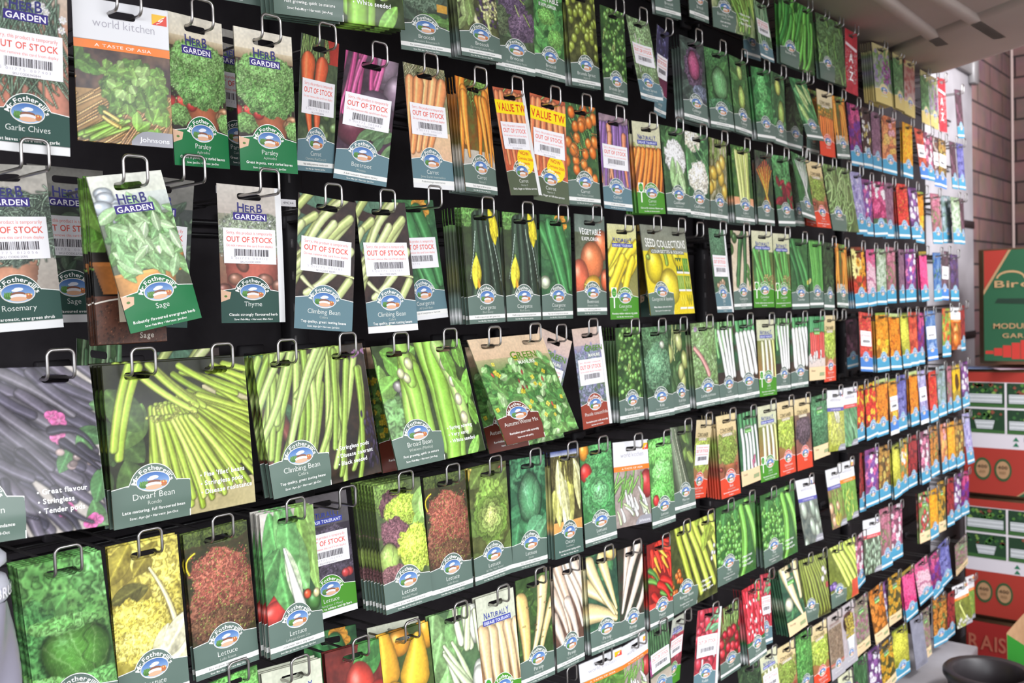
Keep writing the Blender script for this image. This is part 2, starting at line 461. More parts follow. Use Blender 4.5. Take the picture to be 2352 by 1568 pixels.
                if w:
                    X, Y = w[2] - cx, w[3] - cy; q = np.hypot(X / rx, Y / ry); q = q + .03 * np.sin(5 * np.arctan2(Y, X))
                    s.put(w, .6 * np.clip((1.12 - q) / .1, 0, 1), cs[0] * .2)
                    n = s.fbm(7)[w[0], w[1]]; nf = s.noise(2.2)[w[0], w[1]]
                    a = math.radians(an); bx_, by_ = math.sin(a) * rx * 1.1, math.cos(a) * ry * 1.1
                    th = np.arctan2(Y - by_, X - bx_); rd = np.hypot(X - bx_, Y - by_)
                    vein = np.exp(-(np.sin(th * 7 + n * 1.2) / .16) ** 2) + .5 * np.exp(-(np.sin(rd * .55 + 5 * np.cos(th * 7)) / .25) ** 2)
                    sh = (1.12 - .6 * np.clip(q, 0, 1) ** 2.4) * (.86 + .22 * n + .12 * nf)
                    seam = np.exp(-((X / rx - .25 - .5 * (Y / ry) ** 2 + .1 * np.sin(Y * .3)) / .035) ** 2)
                    col = cs[0] * sh[..., None] * (1 - .3 * seam[..., None]) + (cs[1] - cs[0]) * (.5 * vein * sh)[..., None]
                    col = col + .25 * np.exp(-(((X / rx + .35) / .3) ** 2 + ((Y / ry + .4) / .3) ** 2))[..., None] * nf[..., None]
                    s.put(w, np.clip((1 - q) / .04, 0, 1), np.clip(col, 0, 1))
            elif op == 'po':      # pot: cx y0 y1 w0 w1
                cx, y0, y1, w0, w1 = f
                w = s.win(cx - w0, y0, cx + w0, y1)
                if w:
                    t = (w[3] - y0) / (y1 - y0); hw = w0 + (w1 - w0) * t; q = np.abs(w[2] - cx) / hw
                    s.put(w, (q < 1).astype(float), cs[0] * (1.12 - .5 * q ** 2 + .12 * (t < .12))[..., None])
        lu = s.img.mean(-1, keepdims=True); s.img = s.img * (1 + .34 * np.clip(.8 - lu, 0, 1) * (s.fbm(16)[..., None] - .5) * 2)
        gd = np.clip(s.img[..., 1] - (s.img[..., 0] + s.img[..., 2]) / 2, 0, 1)
        s.img[..., 0] += .24 * gd * np.clip(1.5 - 2 * s.img[..., 0], 0, 1); s.img[..., 1] -= .05 * gd
        s.img = np.clip(s.img * (1 + .10 * (s.noise(2.5) - .5)[..., None]), 0, 1)
        return s.img

DESIGNS = """broccoli|g||Broccoli|Summer Green|Crisp heads over a long season|Sow: Feb-Jun|dark broccoli heads|broccoli|bg #1c2c22 #34503a 12|lf 12 #39583f #54785a 0 0 80 60 12 18 0 90|fr #46684c #78987a 40 76 40 44 3
broccoli_autumn|g||Broccoli|(Autumn) Beaumont F1|For successional sowing, long season|Sow: Feb-Jun • Harvest: Jun-Nov|blue-green broccoli head and orange tub|autumn broccoli|bg #2c3c30 #4a5c48 10|lf 8 #3d5844 #567560 5 10 70 100 16 22 0 60|fr #44644c #84a084 30 78 34 30 3|bx #d9a33c 60 92 78 104|lf 6 #3c7a3a #5a9a4a 40 106 80 124 6 14 60 60
broccoli_lancer|g||Broccoli|(Sprouting) Lancer Mixed|Succulent spears for a longer season|Sow: Mar-May • Harvest: Mar-May|purple and cream sprouting broccoli|sprouting broccoli|bg #38402c #5c6a3c 12|cp 12 #a8b870 #d2d4a0 -5 0 70 80 60 4 5 8 14|bl 60 #3a2c48 #5a486a 40 20 80 110 3.2 3 0 30|bl 40 #c8cc80 #e2e0a8 50 70 80 100 2.6 2.4 0 30|lf 10 #6a8a4a #98b070 0 50 40 110 8 18 20 40
broccoli_purple|g||Broccoli|(Sprouting) Early Purple|Easy to grow spring favourite|Sow: Mar-May • Harvest: Feb-May|purple sprouting broccoli|purple broccoli|bg #20301f #3d5a36 14|lf 14 #305030 #4c7046 0 0 80 100 10 20 0 80|fr #4c3c54 #84708c 30 40 32 34 3.4|fr #483850 #80687c 54 88 30 30 3.4|fr #3c5038 #6c8454 10 84 16 26 4|cp 3 #8aa850 #a8c070 20 30 60 70 20 1 1 40 20
broccoli_raab|g|VE|Broccoli|Raab '60 days'|Fast growing mini heads, like 'broccoli'|Sow: Feb-Sep • Harvest: May-Nov|bright green leafy broccoli raab|broccoli raab|bg #1f5a2c #2f7a3a 9|lf 50 #2f8a42 #58b85a 0 20 80 125 8 12 0 90|fr #4c9c44 #84cc64 34 60 22 16 3|fr #4c9c44 #84cc64 56 96 22 16 3
sprouts_ball|g||Brussels Sprout|Brigitte F1|Sweet, mild buttons for Christmas|Sow: Feb-Apr • Harvest: Nov-Jan|rows of round green sprouts|round sprout|bg #2f3a18 #4e5a2a 10|bl 44 #7c9c34 #b0c848 0 -4 80 126 7 8.5 10 20
sprout_leafy|g||Brussels Sprout|Evesham Special|Large, well-flavoured firm sprout|Sow: Feb-Apr • Harvest: Oct-Jan|bright green sprout stalks|leafy sprout stalk|bg #1c4420 #2c6a2c 10|bl 95 #3c8a34 #84c860 0 0 80 128 5.6 4.6 -30 30|cp 5 #a8cc60 #c0d880 5 10 75 100 14 .8 .8 -30 30
sprout_green|g||Brussels Sprout|Long Island|Hardy early sprouts|Sow: Mar-Apr • Harvest: Oct-Dec|small pale green sprouts|pale sprout card|bg #3c5c38 #6a8c5a 9|fr #5c8850 #a4c48c 40 60 50 70 5|bl 60 #6c9860 #9cbc84 0 0 80 126 4.6 4.2 0 30|cp 3 #e2dcc4 #f0ecdc 30 20 50 90 34 1.6 1 8 10
sprout_dark|g||Kale|Westland Autumn|Hardy dark leaves|Sow: Mar-May|dark green leaves in shade|dark leaf|bg #1a2c1e #2c4a2c 9|lf 40 #24422a #3f6a3c 0 0 80 126 6 12 0 90|bl 40 #38603a #4f7c48 0 0 80 126 2 2 0 0
kale_purple|g||Cabbage|Red Kale|Deep coloured leaves|Sow: Mar-May|dark purple kale|purple kale card|bg #20203a #38305c 9|bl 40 #30305c #5a5490 0 0 80 126 6 6 0 30|re #5a2038 #7a2848 96 130
cabbage_red|g||Cabbage|Red Jewel|Firm round heads with rich colour|Sow: Mar-May • Harvest: Aug-Nov|red cabbage cut among dark leaves|red cabbage|bg #26302e #43504a 10|lf 16 #2e4038 #52685c 0 0 80 126 12 26 0 90|fr #4c3c50 #7c6078 40 58 30 44 7|hd #a84870 #d890b0 40 54 19 30 0|fr #48505c #8088a0 60 108 30 18 6
cabbage_savoy|g||Cabbage|January King|Hardy crinkled winter heads|Sow: Apr-May • Harvest: Nov-Feb|round savoy cabbage|savoy cabbage|bg #1c4a28 #30703a 8|fr #246034 #48884c 40 16 50 30 4|lf 8 #2c7038 #48904c 4 30 76 120 15 30 0 90|hd #5cac68 #c0e4b4 42 72 26 34 0|fr #24603a #54946a 40 120 50 16 4
cabbage_pointed|g||Cabbage|Greyhound|Pointed tender hearts|Sow: Feb-Apr • Harvest: May-Sep|pale pointed cabbage hearts|pointed cabbage|bg #2a5c34 #3c7c40 10|lf 20 #2c6a38 #4a8c4a 0 0 80 126 12 22 0 80|hd #b4d470 #e4f4a8 43 30 12 18 0|hd #a8cc60 #dcf09c 40 88 15 26 6
cabbage_spring|g||Cabbage|Spring Hero|Fresh early greens|Sow: Jul-Aug • Harvest: Mar-May|deep green spring cabbage|spring cabbage|bg #14502c #1e7038 12|lf 20 #1f7a3c #3ca054 0 0 80 126 16 26 0 80|fr #3ca454 #80d084 40 46 22 34 8|fr #2c8c48 #60b868 34 100 30 24 8
cabbage_yellow|g||Cabbage|Golden Acre|Round sweet heads|Sow: Feb-May|yellow-green cabbage hearts|yellow-green cabbage|bg #1e5030 #2f6c3c 12|lf 14 #2c7440 #4c9054 0 0 80 126 12 24 0 80|hd #c0d060 #e8f0a0 38 32 15 21 0|hd #9cc458 #d0e890 48 92 18 28 0
cabbage_pale|g||Cabbage|Hispi F1|Fast pointed heads, small plots|Sow: Feb-Jul|tilted packet of pale pointed leaves|pale leaf|bg #1f6038 #3c8a50 12|lf 12 #3a9454 #6cbc78 0 0 80 126 10 26 -20 30|lf 6 #a8d078 #c8e098 24 20 60 90 8 26 -24 10
carrot_nantes|g||Carrot|Nantes 5|Early, finger or full size carrots|Sow: Mar-Jul • Harvest: May-Oct|slim orange carrots|slim carrot|bg #5c6c2c #7c4a18 14|cp 14 #5c8c38 #8cb858 30 -4 84 20 26 1.1 .9 -30 50|fr #4c8034 #84b458 64 8 20 16 5|re #c8c0b0 #b8b0a4 106 130|cp 4 #e87c20 #f09430 -6 -8 30 20 100 9 3 -6 5|cp 5 #e87c20 #f09838 20 16 74 34 96 8.6 2.4 -2 7|cp 2 #e88428 #f0a040 50 20 76 30 100 8.6 2.4 6 5
carrot_value|V||Carrot|Nantes 5|Early, finger or full size carrots|Sow: Mar-Jul • Harvest: May-Oct|carrots behind a yellow VALUE band|value carrot|bg #d86038 #b84828 14|cp 10 #7ca04c #a8c070 30 0 80 20 30 1.3 1 -50 40|row #e87444 #ec8850 7 2 84 12 108 7.5 3 -6 6
carrot_james|g||Carrot|James Scarlet Intermediate|Productive large rooted variety|Sow: Mar-Jul • Harvest: Jun-Nov|broad orange carrots|broad carrot card|bg #b0a878 #7c7c50 10|cp 40 #6c7c44 #c8c498 -4 -6 84 10 30 .8 .6 0 60|re #f0c898 #e8b890 90 130|row #f08848 #f8a468 5 4 80 24 96 10.5 5 -10 -22
carrot_red|g||Carrot|Chantenay Red Cored 2|High yielding maincrop, crunchy roots|Sow: Mar-Jun • Harvest: Jun-Nov|stumpy red-orange carrots|red carrot card|bg #28402a #46603c 14|bx #b83024 50 -2 82 30|cp 26 #5c8c40 #94b460 5 -8 60 4 30 1.1 .8 0 20|cp 1 #e05830 #e05830 46 34 47 35 92 13 4 -2 1|cp 1 #e86030 #e86030 16 34 17 35 88 15 4 6 1|bl 5 #4c7c3c #78a05c 40 104 78 122 9 6 20 40
carrot_round|g||Carrot|Paris Market 5 (Atlas)|Easy to grow, quick to mature|Sow: Mar-Jul • Harvest: Jun-Nov|round orange carrots|round carrot|bg #24502c #346c38 10|cp 26 #3c8c3c #68b458 20 -6 84 60 44 1.3 1.1 30 40|bl 26 #ec6c1c #f48a30 -2 10 82 126 9 10.5 0 20|cp 6 #f09040 #f0a058 10 40 70 90 22 .5 .4 60 60
carrot_purple|g||Carrot|Purple Haze F1|A really tasty talking point|Sow: Mar-Jul • Harvest: Jun-Nov|purple and orange carrots|purple carrot card|bg #b0909c #8c7080 12|row #704888 #8c64a4 9 0 84 20 110 7.5 3 -12 6|cp 4 #e07c54 #ec9468 0 20 76 30 90 6.5 2.4 0 8
nd_carrot|L|ND|Carrot|Resistafly F1|Carrot fly resistant, Nantes type|Sow: Mar-Jul • Harvest: Jun-Nov|orange carrots below lettering NATURALLY|resistant carrot|re #dcdcb8 #d2d0a4 -1 46|re #b85828 #7c4018 46 130|cp 10 #a8bc54 #c8d070 10 34 78 60 20 1.2 1 0 30|row #ec7c28 #f08c38 8 -4 90 54 96 7 2.4 -22 -12
beetroot|g||Beetroot|Moneta|A bolt resistant, monogerm variety|Sow: Mar-Jul • Harvest: Jun-Oct|purple beetroot with pink stems|beetroot card|bg #2c1c28 #4c2c40 14|bl 4 #7c6478 #94788c 50 0 84 40 20 24 20 20|cp 13 #a8306c #cc5890 4 -12 66 14 74 3.6 3 -8 14|bl 1 #6c5068 #6c5068 50 70 52 72 27 27 0 0|bl 1 #5a2030 #5a2030 24 100 26 102 26 20 0 0|lf 8 #3c6c44 #5c8c54 44 100 84 128 8 18 40 40
beet_golden|g|VE|Beetroot|Burpees Golden|Easy, mild tasting golden roots|Sow: Mar-Jul • Harvest: Jun-Oct|orange golden beetroot below white lettering|golden beetroot|bg #5c6c50 #48583c 12|re #5c7064 #6c8074 -1 30|bl 1 #e07444 #e07444 70 50 72 52 22 26 0 0|bl 1 #ee8048 #ee8048 42 76 44 78 28 30 0 0|bl 1 #e06440 #e06440 8 104 10 106 20 28 0 0|bl 1 #e4683c #e4683c 78 108 79 109 16 20 0 0|bl 1 #f4b830 #f4b830 38 118 40 120 21 15 -20 0|cp 2 #f8dc60 #f8dc60 24 110 40 118 24 1.2 1 60 10
beet_leaf|g||Beet Leaf|Bulls Blood|Dark red baby leaves|Sow: Mar-Jul|green and dark red leaves|red beet leaf|bg #1c5830 #2c7c40 10|lf 36 #2f8a48 #58b468 0 0 80 80 7 14 0 80|lf 24 #6c1c24 #9c2c34 10 60 80 126 7 14 0 70
cauliflower|g||Cauliflower|Andromeda F1|Good variety for spring harvest|Sow: Oct-Jan • Harvest: Mar-Jun|white cauliflower in dark leaves|white cauliflower|bg #1c4428 #2c6434 14|lf 12 #2c6c38 #5c9c58 0 0 80 126 13 32 0 60|bl 1 #dcdcd0 #dcdcd0 42 60 43 61 34 34 0 0|fr #dcdcd4 #ffffff 42 60 35 36 6|lf 3 #8cb878 #b4d49c 24 90 56 110 9 28 10 30
cauliflower_cream|g||Cauliflower|All The Year Round|Versatile reliable variety|Sow: Sep-May • Harvest: Jun-Sep|two cream cauliflower heads|cream cauliflower|bg #1c4c30 #2c6c3c 14|lf 10 #2c7c44 #5ca460 0 0 80 126 12 30 0 60|fr #d4d0b4 #f8f4e4 26 16 28 24 6|fr #d8d4bc #fcf8ec 44 88 36 34 6|cp 4 #3c8c50 #5cac64 44 10 64 50 44 2 1.6 30 20
celeriac_yellow|g||Turnip|Golden Ball|Fast growing yellow roots|Sow: Mar-Jul|cluster of yellow turnips|yellow turnip|bg #3c4c1c #c8c0a0 20|cp 10 #6c9c3c #98bc58 6 -6 74 10 44 1.8 1.4 0 12|bl 8 #d8b43c #e8cc60 6 46 74 118 14 16 0 30
celery|g||Celery|Golden Self Blanching|Crisp pale sticks|Sow: Feb-Apr • Harvest: Aug-Oct|tall pale green celery sticks|celery|bg #1c5828 #38782c 12|bl 60 #3c8c34 #68b04c 0 0 80 30 4 4 0 30|re #f0a878 #e8a880 112 130|row #b4cc58 #dce890 8 14 70 14 108 4.4 6 5 -6
chard_rainbow|g||Chard|Bright Lights|Multi coloured stems|Sow: Mar-Jul • Harvest: May-Oct|rainbow chard with orange and red stems|rainbow chard|bg #24402c #3c5c34 12|lf 20 #2c5834 #5a3c48 0 0 80 50 9 18 0 60|fn #e87c28 #c83038 10 44 122 100 3 1.6 150 214 30|fn #e8c040 #e86c30 5 44 124 90 2.6 1.4 160 205 20
pak_choi_white|g||Leaf Beet|White Silver|Thick white stems, green leaves|Sow: Mar-Jul|tilted packet of white leaf-beet stems|white leaf beet|bg #1c5c30 #2c7c3c 12|lf 14 #2c7c44 #54a45c 0 0 80 70 9 20 20 40|fn #e8f0e4 #c8dcc0 8 42 126 120 4 1.6 150 200 30
cg_herb|o|CG|Basil|Salad Leaf Mixed|Grows well in a pot by the door|Sow: Mar-Jul|bushy herb in a pot, orange-red label|pot herb|re #f0dca4 #e0c48c -1 40|re #a8a468 #a05038 40 130|fr #587c2c #98b850 40 72 40 34 5|lf 60 #6c8c34 #a0bc54 6 42 74 96 4 5 0 90|bl 14 #8c3024 #a84434 4 104 76 118 6 4 0 30|po #a0603c 40 102 128 26 22
cg_salad|o|CG|Salad Leaves|Bright and Spicy|For pots and window boxes|Sow: Mar-Sep|yellow-green salad leaves, orange-red label|pot salad|re #ecd8a8 #dcc488 -1 38|re #8ca444 #a8603c 38 130|fr #8cac34 #d0e468 40 74 42 38 6|lf 30 #90b03c #c0dc60 4 46 76 110 5 8 0 90
cg_purple|o|CG|Basil|Purple Leaf Mixed|Grows well in pots|Sow: Mar-Jul|dark purple pot leaves, orange-red label|purple pot leaf|re #ecd8a8 #dcc488 -1 38|re #7c6050 #8c5044 38 130|fr #3c3034 #74606c 40 74 42 38 5
cg_carrot|o|CG|Carrot|Mini Roots|Ideal for patio pots|Sow: Mar-Jul|mini carrots below cream header|patio carrot|re #ecdcb0 #dccca0 -1 40|re #7c8c3c #c84c28 40 130|bl 24 #b8b040 #e08c34 8 44 72 80 5 4 0 40|row #ec6c28 #f07c34 7 6 78 74 56 6 3 0 0
bean_big_pale|B||French Bean|Pale Pods|Heavy crops of flat pods|Sow: Apr-Jul|pale green tangled bean pods on a big packet|pale pod|bg #3c6434 #5c8444 14|lf 30 #4c7c3c #6c9c50 0 0 165 120 12 22 0 90|cp 50 #6c9c54 #9cc078 0 -10 165 130 60 4 3 -20 40 .3
bean_big_dark|B||Runner Bean|Green Pods|Long smooth pods|Sow: Apr-Jul|large packet of glossy dark green pods|dark pod|bg #14401c #1f6428 14|cp 26 #1f8434 #58c048 20 -30 165 60 140 8 7 -16 12 .1
pea_big_dark|B||Pea|Leafy Tops|Sweet tendrils and pods|Sow: Mar-Jun|large packet of dark pea foliage|dark pea|bg #24482c #3c6438 10|fr #345c38 #6c9c60 82 80 100 90 7|lf 60 #3c6c3c #64945c 0 0 165 150 8 14 0 90|cp 10 #5c9c4c #7cb45c 0 0 165 120 40 4 4 10 60
onion_big|B||Bunching Onion|White Lisbon|Quick salad onions|Sow: Mar-Jul|large packet of bunched green stems|bunched green stem|bg #24582c #c0c890 30|cp 40 #5c9c3c #a8cc60 10 -40 150 60 130 5 5 24 10 .1
leek_card|g||Leek|Musselburgh|Hardy winter leeks|Sow: Feb-Apr|leek leaves with a price sticker|leek card|bg #2c5c38 #4c7c4c 12|cp 20 #3c8450 #98bc8c 0 -10 80 60 80 4 4 -4 10
az_sign|r||A-Z||||red A-Z divider sign|A-Z sign|bg #b8202c #c8303c 30|sp 120 #ffffff #f0c8c8 4 50 76 140 1.4
eco_lavender|y||Lavender|English|Bees love it|Sow: Mar-Jun|lavender flowers on a yellow packet|yellow lavender|bg #8c9c78 #a8a8a0 14|re #d8c88c #b8b078 -1 30|lf 40 #5c9048 #84ac68 0 20 80 120 4 12 0 40|fl #9c88b0 #b8a0c8 26 0 20 80 110 6 5|bl 22 #8c3c80 #a85098 44 40 74 110 4 5 0 0
eco_green|y||Herb|Green Mix|Bees love it|Sow: Mar-Jun|green foliage on a yellow packet|yellow green-leaf|re #d8c88c #a8a868 -1 30|re #3c7c48 #6c9c68 30 130|lf 60 #3c7c48 #6ca468 0 24 80 126 6 12 0 80
eco_rose|y||Flower|Rose Mix|Bees love it|Sow: Mar-Jun|rose-pink flowers on a yellow packet|yellow rose|re #d8c88c #b0a070 -1 24|re #a87868 #b8a0a0 24 130|fl #a04c44 #c08480 24 0 20 80 110 8 5
chicory|g2||Chicory|Sweetheart|An extra sweet tasting endive|Sow: Mar-Aug • Harvest: May-Oct|yellow chicory hearts with dark tips|chicory|bg #3c3a20 #5c5a30 10|re #e8a858 #e0a050 112 130|lf 10 #c8cc58 #e4e48c 8 30 74 90 12 44 0 16|cp 30 #484420 #6c6c30 6 -8 76 12 50 1.4 1 0 14|lf 5 #ecec9c #f4f4c0 10 50 70 100 10 40 -12 20|re #2c3c7c #c8ccdc -1 8
wk_coriander|k|WKO|world kitchen|||A TASTE OF ASIA|bunch of coriander on a wide white packet|coriander|bg #3c2c2c #6c5040 14|re #b89058 #a88048 92 145|cp 40 #d8b070 #a87c40 -10 90 110 150 60 .9 .9 -60 3 0|cp 20 #b88858 #e0b078 60 92 110 140 46 .9 .9 -35 4 0|lf 6 #3c7c2c #64a444 0 60 24 76 7 10 0 90|fn #6ca834 #8cc44c 18 34 119 46 2.2 1.2 110 190 10|fr #38702a #6ca444 62 84 36 26 4|lf 110 #3f7c2e #78ac4c 30 62 98 112 4.4 5 0 90|lf 12 #84b45c #a0c878 40 64 80 100 5 5 0 90|lf 10 #5c9838 #88c050 60 110 100 140 5 8 40 60|cp 14 #74b03c #a0d05c 0 136 20 141 40 2.4 1.8 118 8 0|cp 3 #d8b858 #e8c870 28 114 30 124 16 1.7 1.7 60 6
wk_onion|k|WKO|world kitchen|||A TASTE OF ASIA|wide white packet with spring onions|spring onion|bg #b8a8a0 #988880 16|bl 1 #c83838 #c83838 94 76 96 78 22 26 0 0|cp 16 #4c9c3c #7cc058 10 54 90 70 40 1.8 1.8 -24 30|cp 16 #e8ece0 #f8f8f4 16 84 88 118 22 1.8 4 26 16|cp 8 #b8d490 #e0ecd0 0 100 90 120 22 1.6 3 40 20
wk_tomato|k|WKO|world kitchen|||A TASTE OF ASIA|wide white packet with peppers, lowest row|pepper kitchen|bg #3c7c30 #5c9c3c 12|lf 26 #3c8c34 #68b44c 0 60 105 120 8 16 0 90|bl 10 #e06c34 #f09050 0 90 105 145 13 9 10 30
wk_pumpkin|k|WKO|world kitchen||||orange pumpkin below a white header|pumpkin|bg #8c3c1c #c86428 20|bl 2 #e86c20 #f08838 40 84 60 110 32 28 0 20|cp 2 #e8c050 #f0d060 50 56 56 60 22 2 2 10 10
wk_marrow|k|WKF|world kitchen||||pale green oval vegetables below white header|pale marrow|bg #4c5c58 #7c8478 14|bl 9 #98ac98 #c8d4c0 10 64 98 135 15 22 0 16
wk_courgette|k|WKF|world kitchen||||striped courgettes below a white header|striped courgette|bg #5c7c34 #a87858 14|cp 14 #6c9038 #8cac50 30 50 100 80 60 4 5 -6 10|bl 4 #d8a880 #e0b490 0 80 40 140 12 14 0 20|lf 4 #b8b440 #d0cc58 20 120 60 140 8 14 0 40
wk_leafgreen|k|WKO|world kitchen||||bright green leaves below a white header|bright leaf|bg #4c9430 #6cb444 12|cp 20 #5ca43c #8ccc58 0 50 105 90 60 3 3 0 20|lf 12 #b8d050 #d0e068 20 80 80 130 4 10 0 60
wk_frisee|k|WKF|world kitchen||||yellow-green frilly endive below a white header|frilly endive|bg #8c9c28 #b8c444 12|fr #a8b838 #e4ec80 52 92 60 44 4|cp 30 #b8c448 #e0e48c 0 54 105 120 26 1.4 1.0 0 60|cp 8 #ecf0c0 #f4f4d8 40 50 70 60 20 4 2 0 50
wk_chicory|k|WKU|world kitchen||||dark green striped leaves below a white header|striped leaf|bg #1c5c34 #2c7c44 12|lf 26 #3c8c54 #8cc090 0 54 105 140 8 34 -30 20
wk_pods|k|WKU|world kitchen||||small pale green pods below a white header|small pod|bg #3c4c38 #4c5c44 12|bl 60 #7ca07c #b0ccac 4 60 100 140 6 11 6 14
wk_celery|k|WKO|world kitchen||||tilted packet of pale green shoots|pale shoot|bg #5c6c2c #7c8c34 12|fn #b8d040 #dcec80 14 40 150 90 3.6 4.6 150 210 80|bl 14 #e8ecd0 #f8f8ec 6 120 100 142 5 7 0 20
parsley|G|HG|Parsley|Aphrodite|Great in pots, very curled leaves|Sow: Jan-Dec • Harvest: Jan-Dec|curled parsley in a terracotta pot|curled parsley|re #f0ead8 #eadfc6 -1 24|re #d8c8a4 #8c7454 24 36|re #3c2c24 #2c2420 36 130|po #a85c3c 42 94 130 26 22|bl 4 #c03030 #d84838 2 98 26 108 8 7 0 0|bl 5 #b07c54 #c89468 66 100 82 112 6 9 60 40|fr #44883c #90c474 42 58 48 32 4|fr #3c7c38 #84bc6c 44 84 38 20 3.4|fr #4c8c40 #9cd080 40 44 40 16 3.4|sp 260 #a0cc84 #5c9c4c 2 36 80 98 .9|fr #487c3a #88c070 8 112 18 12 3|fr #487c3a #88c070 78 116 14 12 3
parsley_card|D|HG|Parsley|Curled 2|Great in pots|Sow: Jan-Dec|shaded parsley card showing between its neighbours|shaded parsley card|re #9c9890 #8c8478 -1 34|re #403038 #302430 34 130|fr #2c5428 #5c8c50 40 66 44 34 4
parsley_plain|g||Parsley|Plain Leaved|Flat leaves for the kitchen|Sow: Jan-Dec|small curly green leaves|curly leaf|bg #1c5c28 #2c7c34 9|fr #2c8038 #68c05c 40 66 52 70 5|lf 60 #2c7c34 #5cb454 0 0 80 126 4 6 0 90
garlic_chives|D|HG|Garlic Chives||Flat leaves with a hint of garlic|Sow: Jan-Dec • Harvest: Jan-Dec|grassy chives against pink pots|garlic chives card|re #d8c8b8 #c8a890 -1 40|re #c89478 #b07460 40 130|po #c88068 62 70 128 24 20|po #b87058 16 84 130 22 18|cp 90 #4c7058 #84a088 0 10 70 40 66 .8 .5 0 34|fl #e8e4e4 #f4f0f0 #c8c8b0 8 44 26 72 42 3.4 6|cp 50 #44684c #7c9c80 0 60 60 90 44 .9 .6 10 50
rosemary|D|HG|Rosemary||Useful aromatic, evergreen shrub|Sow: Feb-May • Harvest: Jan-Dec|rosemary sprigs in a pot|rosemary card|bg #4c5c50 #8c9080 12|re #dcd8cc #c0b8ac -1 30|re #b8b0a4 #a89c90 96 130|po #c88868 30 98 128 34 28|fr #3c5044 #7c9080 40 64 52 40 4|cp 150 #44604c #98b498 -2 24 82 92 12 .8 .5 0 90 .3
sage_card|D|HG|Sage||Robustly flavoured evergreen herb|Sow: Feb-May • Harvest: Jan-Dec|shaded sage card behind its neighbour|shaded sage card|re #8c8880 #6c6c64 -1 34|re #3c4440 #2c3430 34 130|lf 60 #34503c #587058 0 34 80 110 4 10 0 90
sage|G|HG|Sage||Robustly flavoured evergreen herb|Sow: Feb-May • Harvest: Jan-Dec|tilted packet of grey-green sage leaves in a pot|tilted sage|re #f2f4e8 #e8eedc -1 22|re #dce4dc #a8b4b0 22 44|re #7c8c78 #4c5440 44 130|bl 10 #c0ccd4 #dce4ec 0 24 22 46 10 7 0 0|po #e0a058 30 106 130 36 30|po #d88c48 66 92 112 14 8|fr #3c7440 #6ca464 44 72 42 32 8|lf 44 #5c9c54 #94c484 8 44 80 106 5 14 0 75|lf 22 #84bc7c #bce0a8 6 36 78 100 5.5 13 0 80|lf 8 #a8d494 #d4f0c4 14 44 70 90 5 12 20 60
sage_kit|S||Sage||||soil and terracotta pot on a dark kit packet|sage pot kit|re #3c7c2c #5ca438 -1 60|lf 40 #4c9434 #84c054 0 0 80 84 9 17 0 70|re #1c1814 #2c2018 76 92|po #d07c38 34 86 118 34 24|re #5c3424 #4c2c20 120 170|sp 260 #7c4c34 #2c1a14 0 122 80 168 .8
thyme|D|HG|Thyme||Classic strongly flavoured herb|Sow: Feb-May • Harvest: Mar-Nov|thyme above a terracotta pot|thyme card|bg #7c846c #a09c84 9|re #e0d8cc #c0b4a8 -1 36|re #94785c #8c5040 84 130|po #b85848 40 88 130 34 30|fr #64745c #a4b094 40 62 50 30 3|sp 200 #788868 #d8dcd8 0 32 80 92 .8|bl 60 #c8ccc8 #e4e4e4 2 40 78 90 1.3 1.2 0 0|bl 5 #7c4438 #a06850 0 104 80 126 9 7 30 40
climbing_card|g2||Climbing Bean|Cobra|Top quality, great tasting beans|Sow: Apr-Jul • Harvest: Jul-Oct|pale climbing bean pods|climbing bean card|bg #241c1c #382824 14|lf 4 #3c6c54 #4c7c60 10 0 30 60 16 20 0 60|cp 24 #a4b860 #d4e09c -30 -20 90 110 80 5.6 4.6 -40 9 .1|cp 3 #c0cc80 #d8e0a8 10 90 50 100 34 3 1 70 20
climbing_bean|B||Climbing Bean|Cobra|Top quality, great tasting beans|Sow: Apr-Jul • Harvest: Jul-Oct|large packet of long slender green beans|large climbing bean|bg #1c1812 #38281c 18|lf 4 #2c6c40 #3c7c4c 0 0 40 80 22 26 0 60|cp 4 #5c2c24 #6c3428 0 60 20 120 30 9 8 0 20|cp 34 #7ca838 #b4d470 0 -20 160 40 132 5 3.8 -15 9 .08|cp 6 #8cb848 #c4e088 30 -34 110 0 130 5.4 4.2 -34 6 .12|fl #8c5c8c #a878a4 3 140 4 160 14 5 3|bl 40 #241c30 #3c3048 144 90 166 160 2 5 0 20
dwarf_bean|B||Dwarf Bean|Rondo|Late maturing, full flavoured bean|Sow: Apr-Jul • Harvest: Jun-Oct|large packet of fine green beans spread in a fan|dwarf bean|bg #161c0c #242c14 14|bx #c8c090 110 30 166 110|re #c8bc88 #b8ac78 140 172|lf 10 #2c5024 #4c7c34 0 60 60 160 16 26 0 70|cp 16 #6c9424 #a4c83c 70 2 170 60 80 3.8 3.4 62 14 .05|fn #74982c #98b840 12 84 46 104 3.8 3.2 6 62 60|fn #84a82c #b4d050 16 80 50 112 4 3.4 -6 56 64|fn #90b434 #c0dc60 9 70 62 96 4 3.4 2 34 44|fn #84a42c #acc848 8 92 40 110 3.6 3 40 70 24|cp 4 #94b438 #b0d050 34 2 60 8 70 4 3.6 50 8 .04|cp 1 #94c034 #a8cc44 38 4 39 6 100 5 4.4 -17 2 .06|cp 1 #94c034 #a8cc44 28 2 29 4 84 4.8 4.2 -14 2 .06|sp 30 #7c8c34 #a8b450 40 48 100 66 1.6
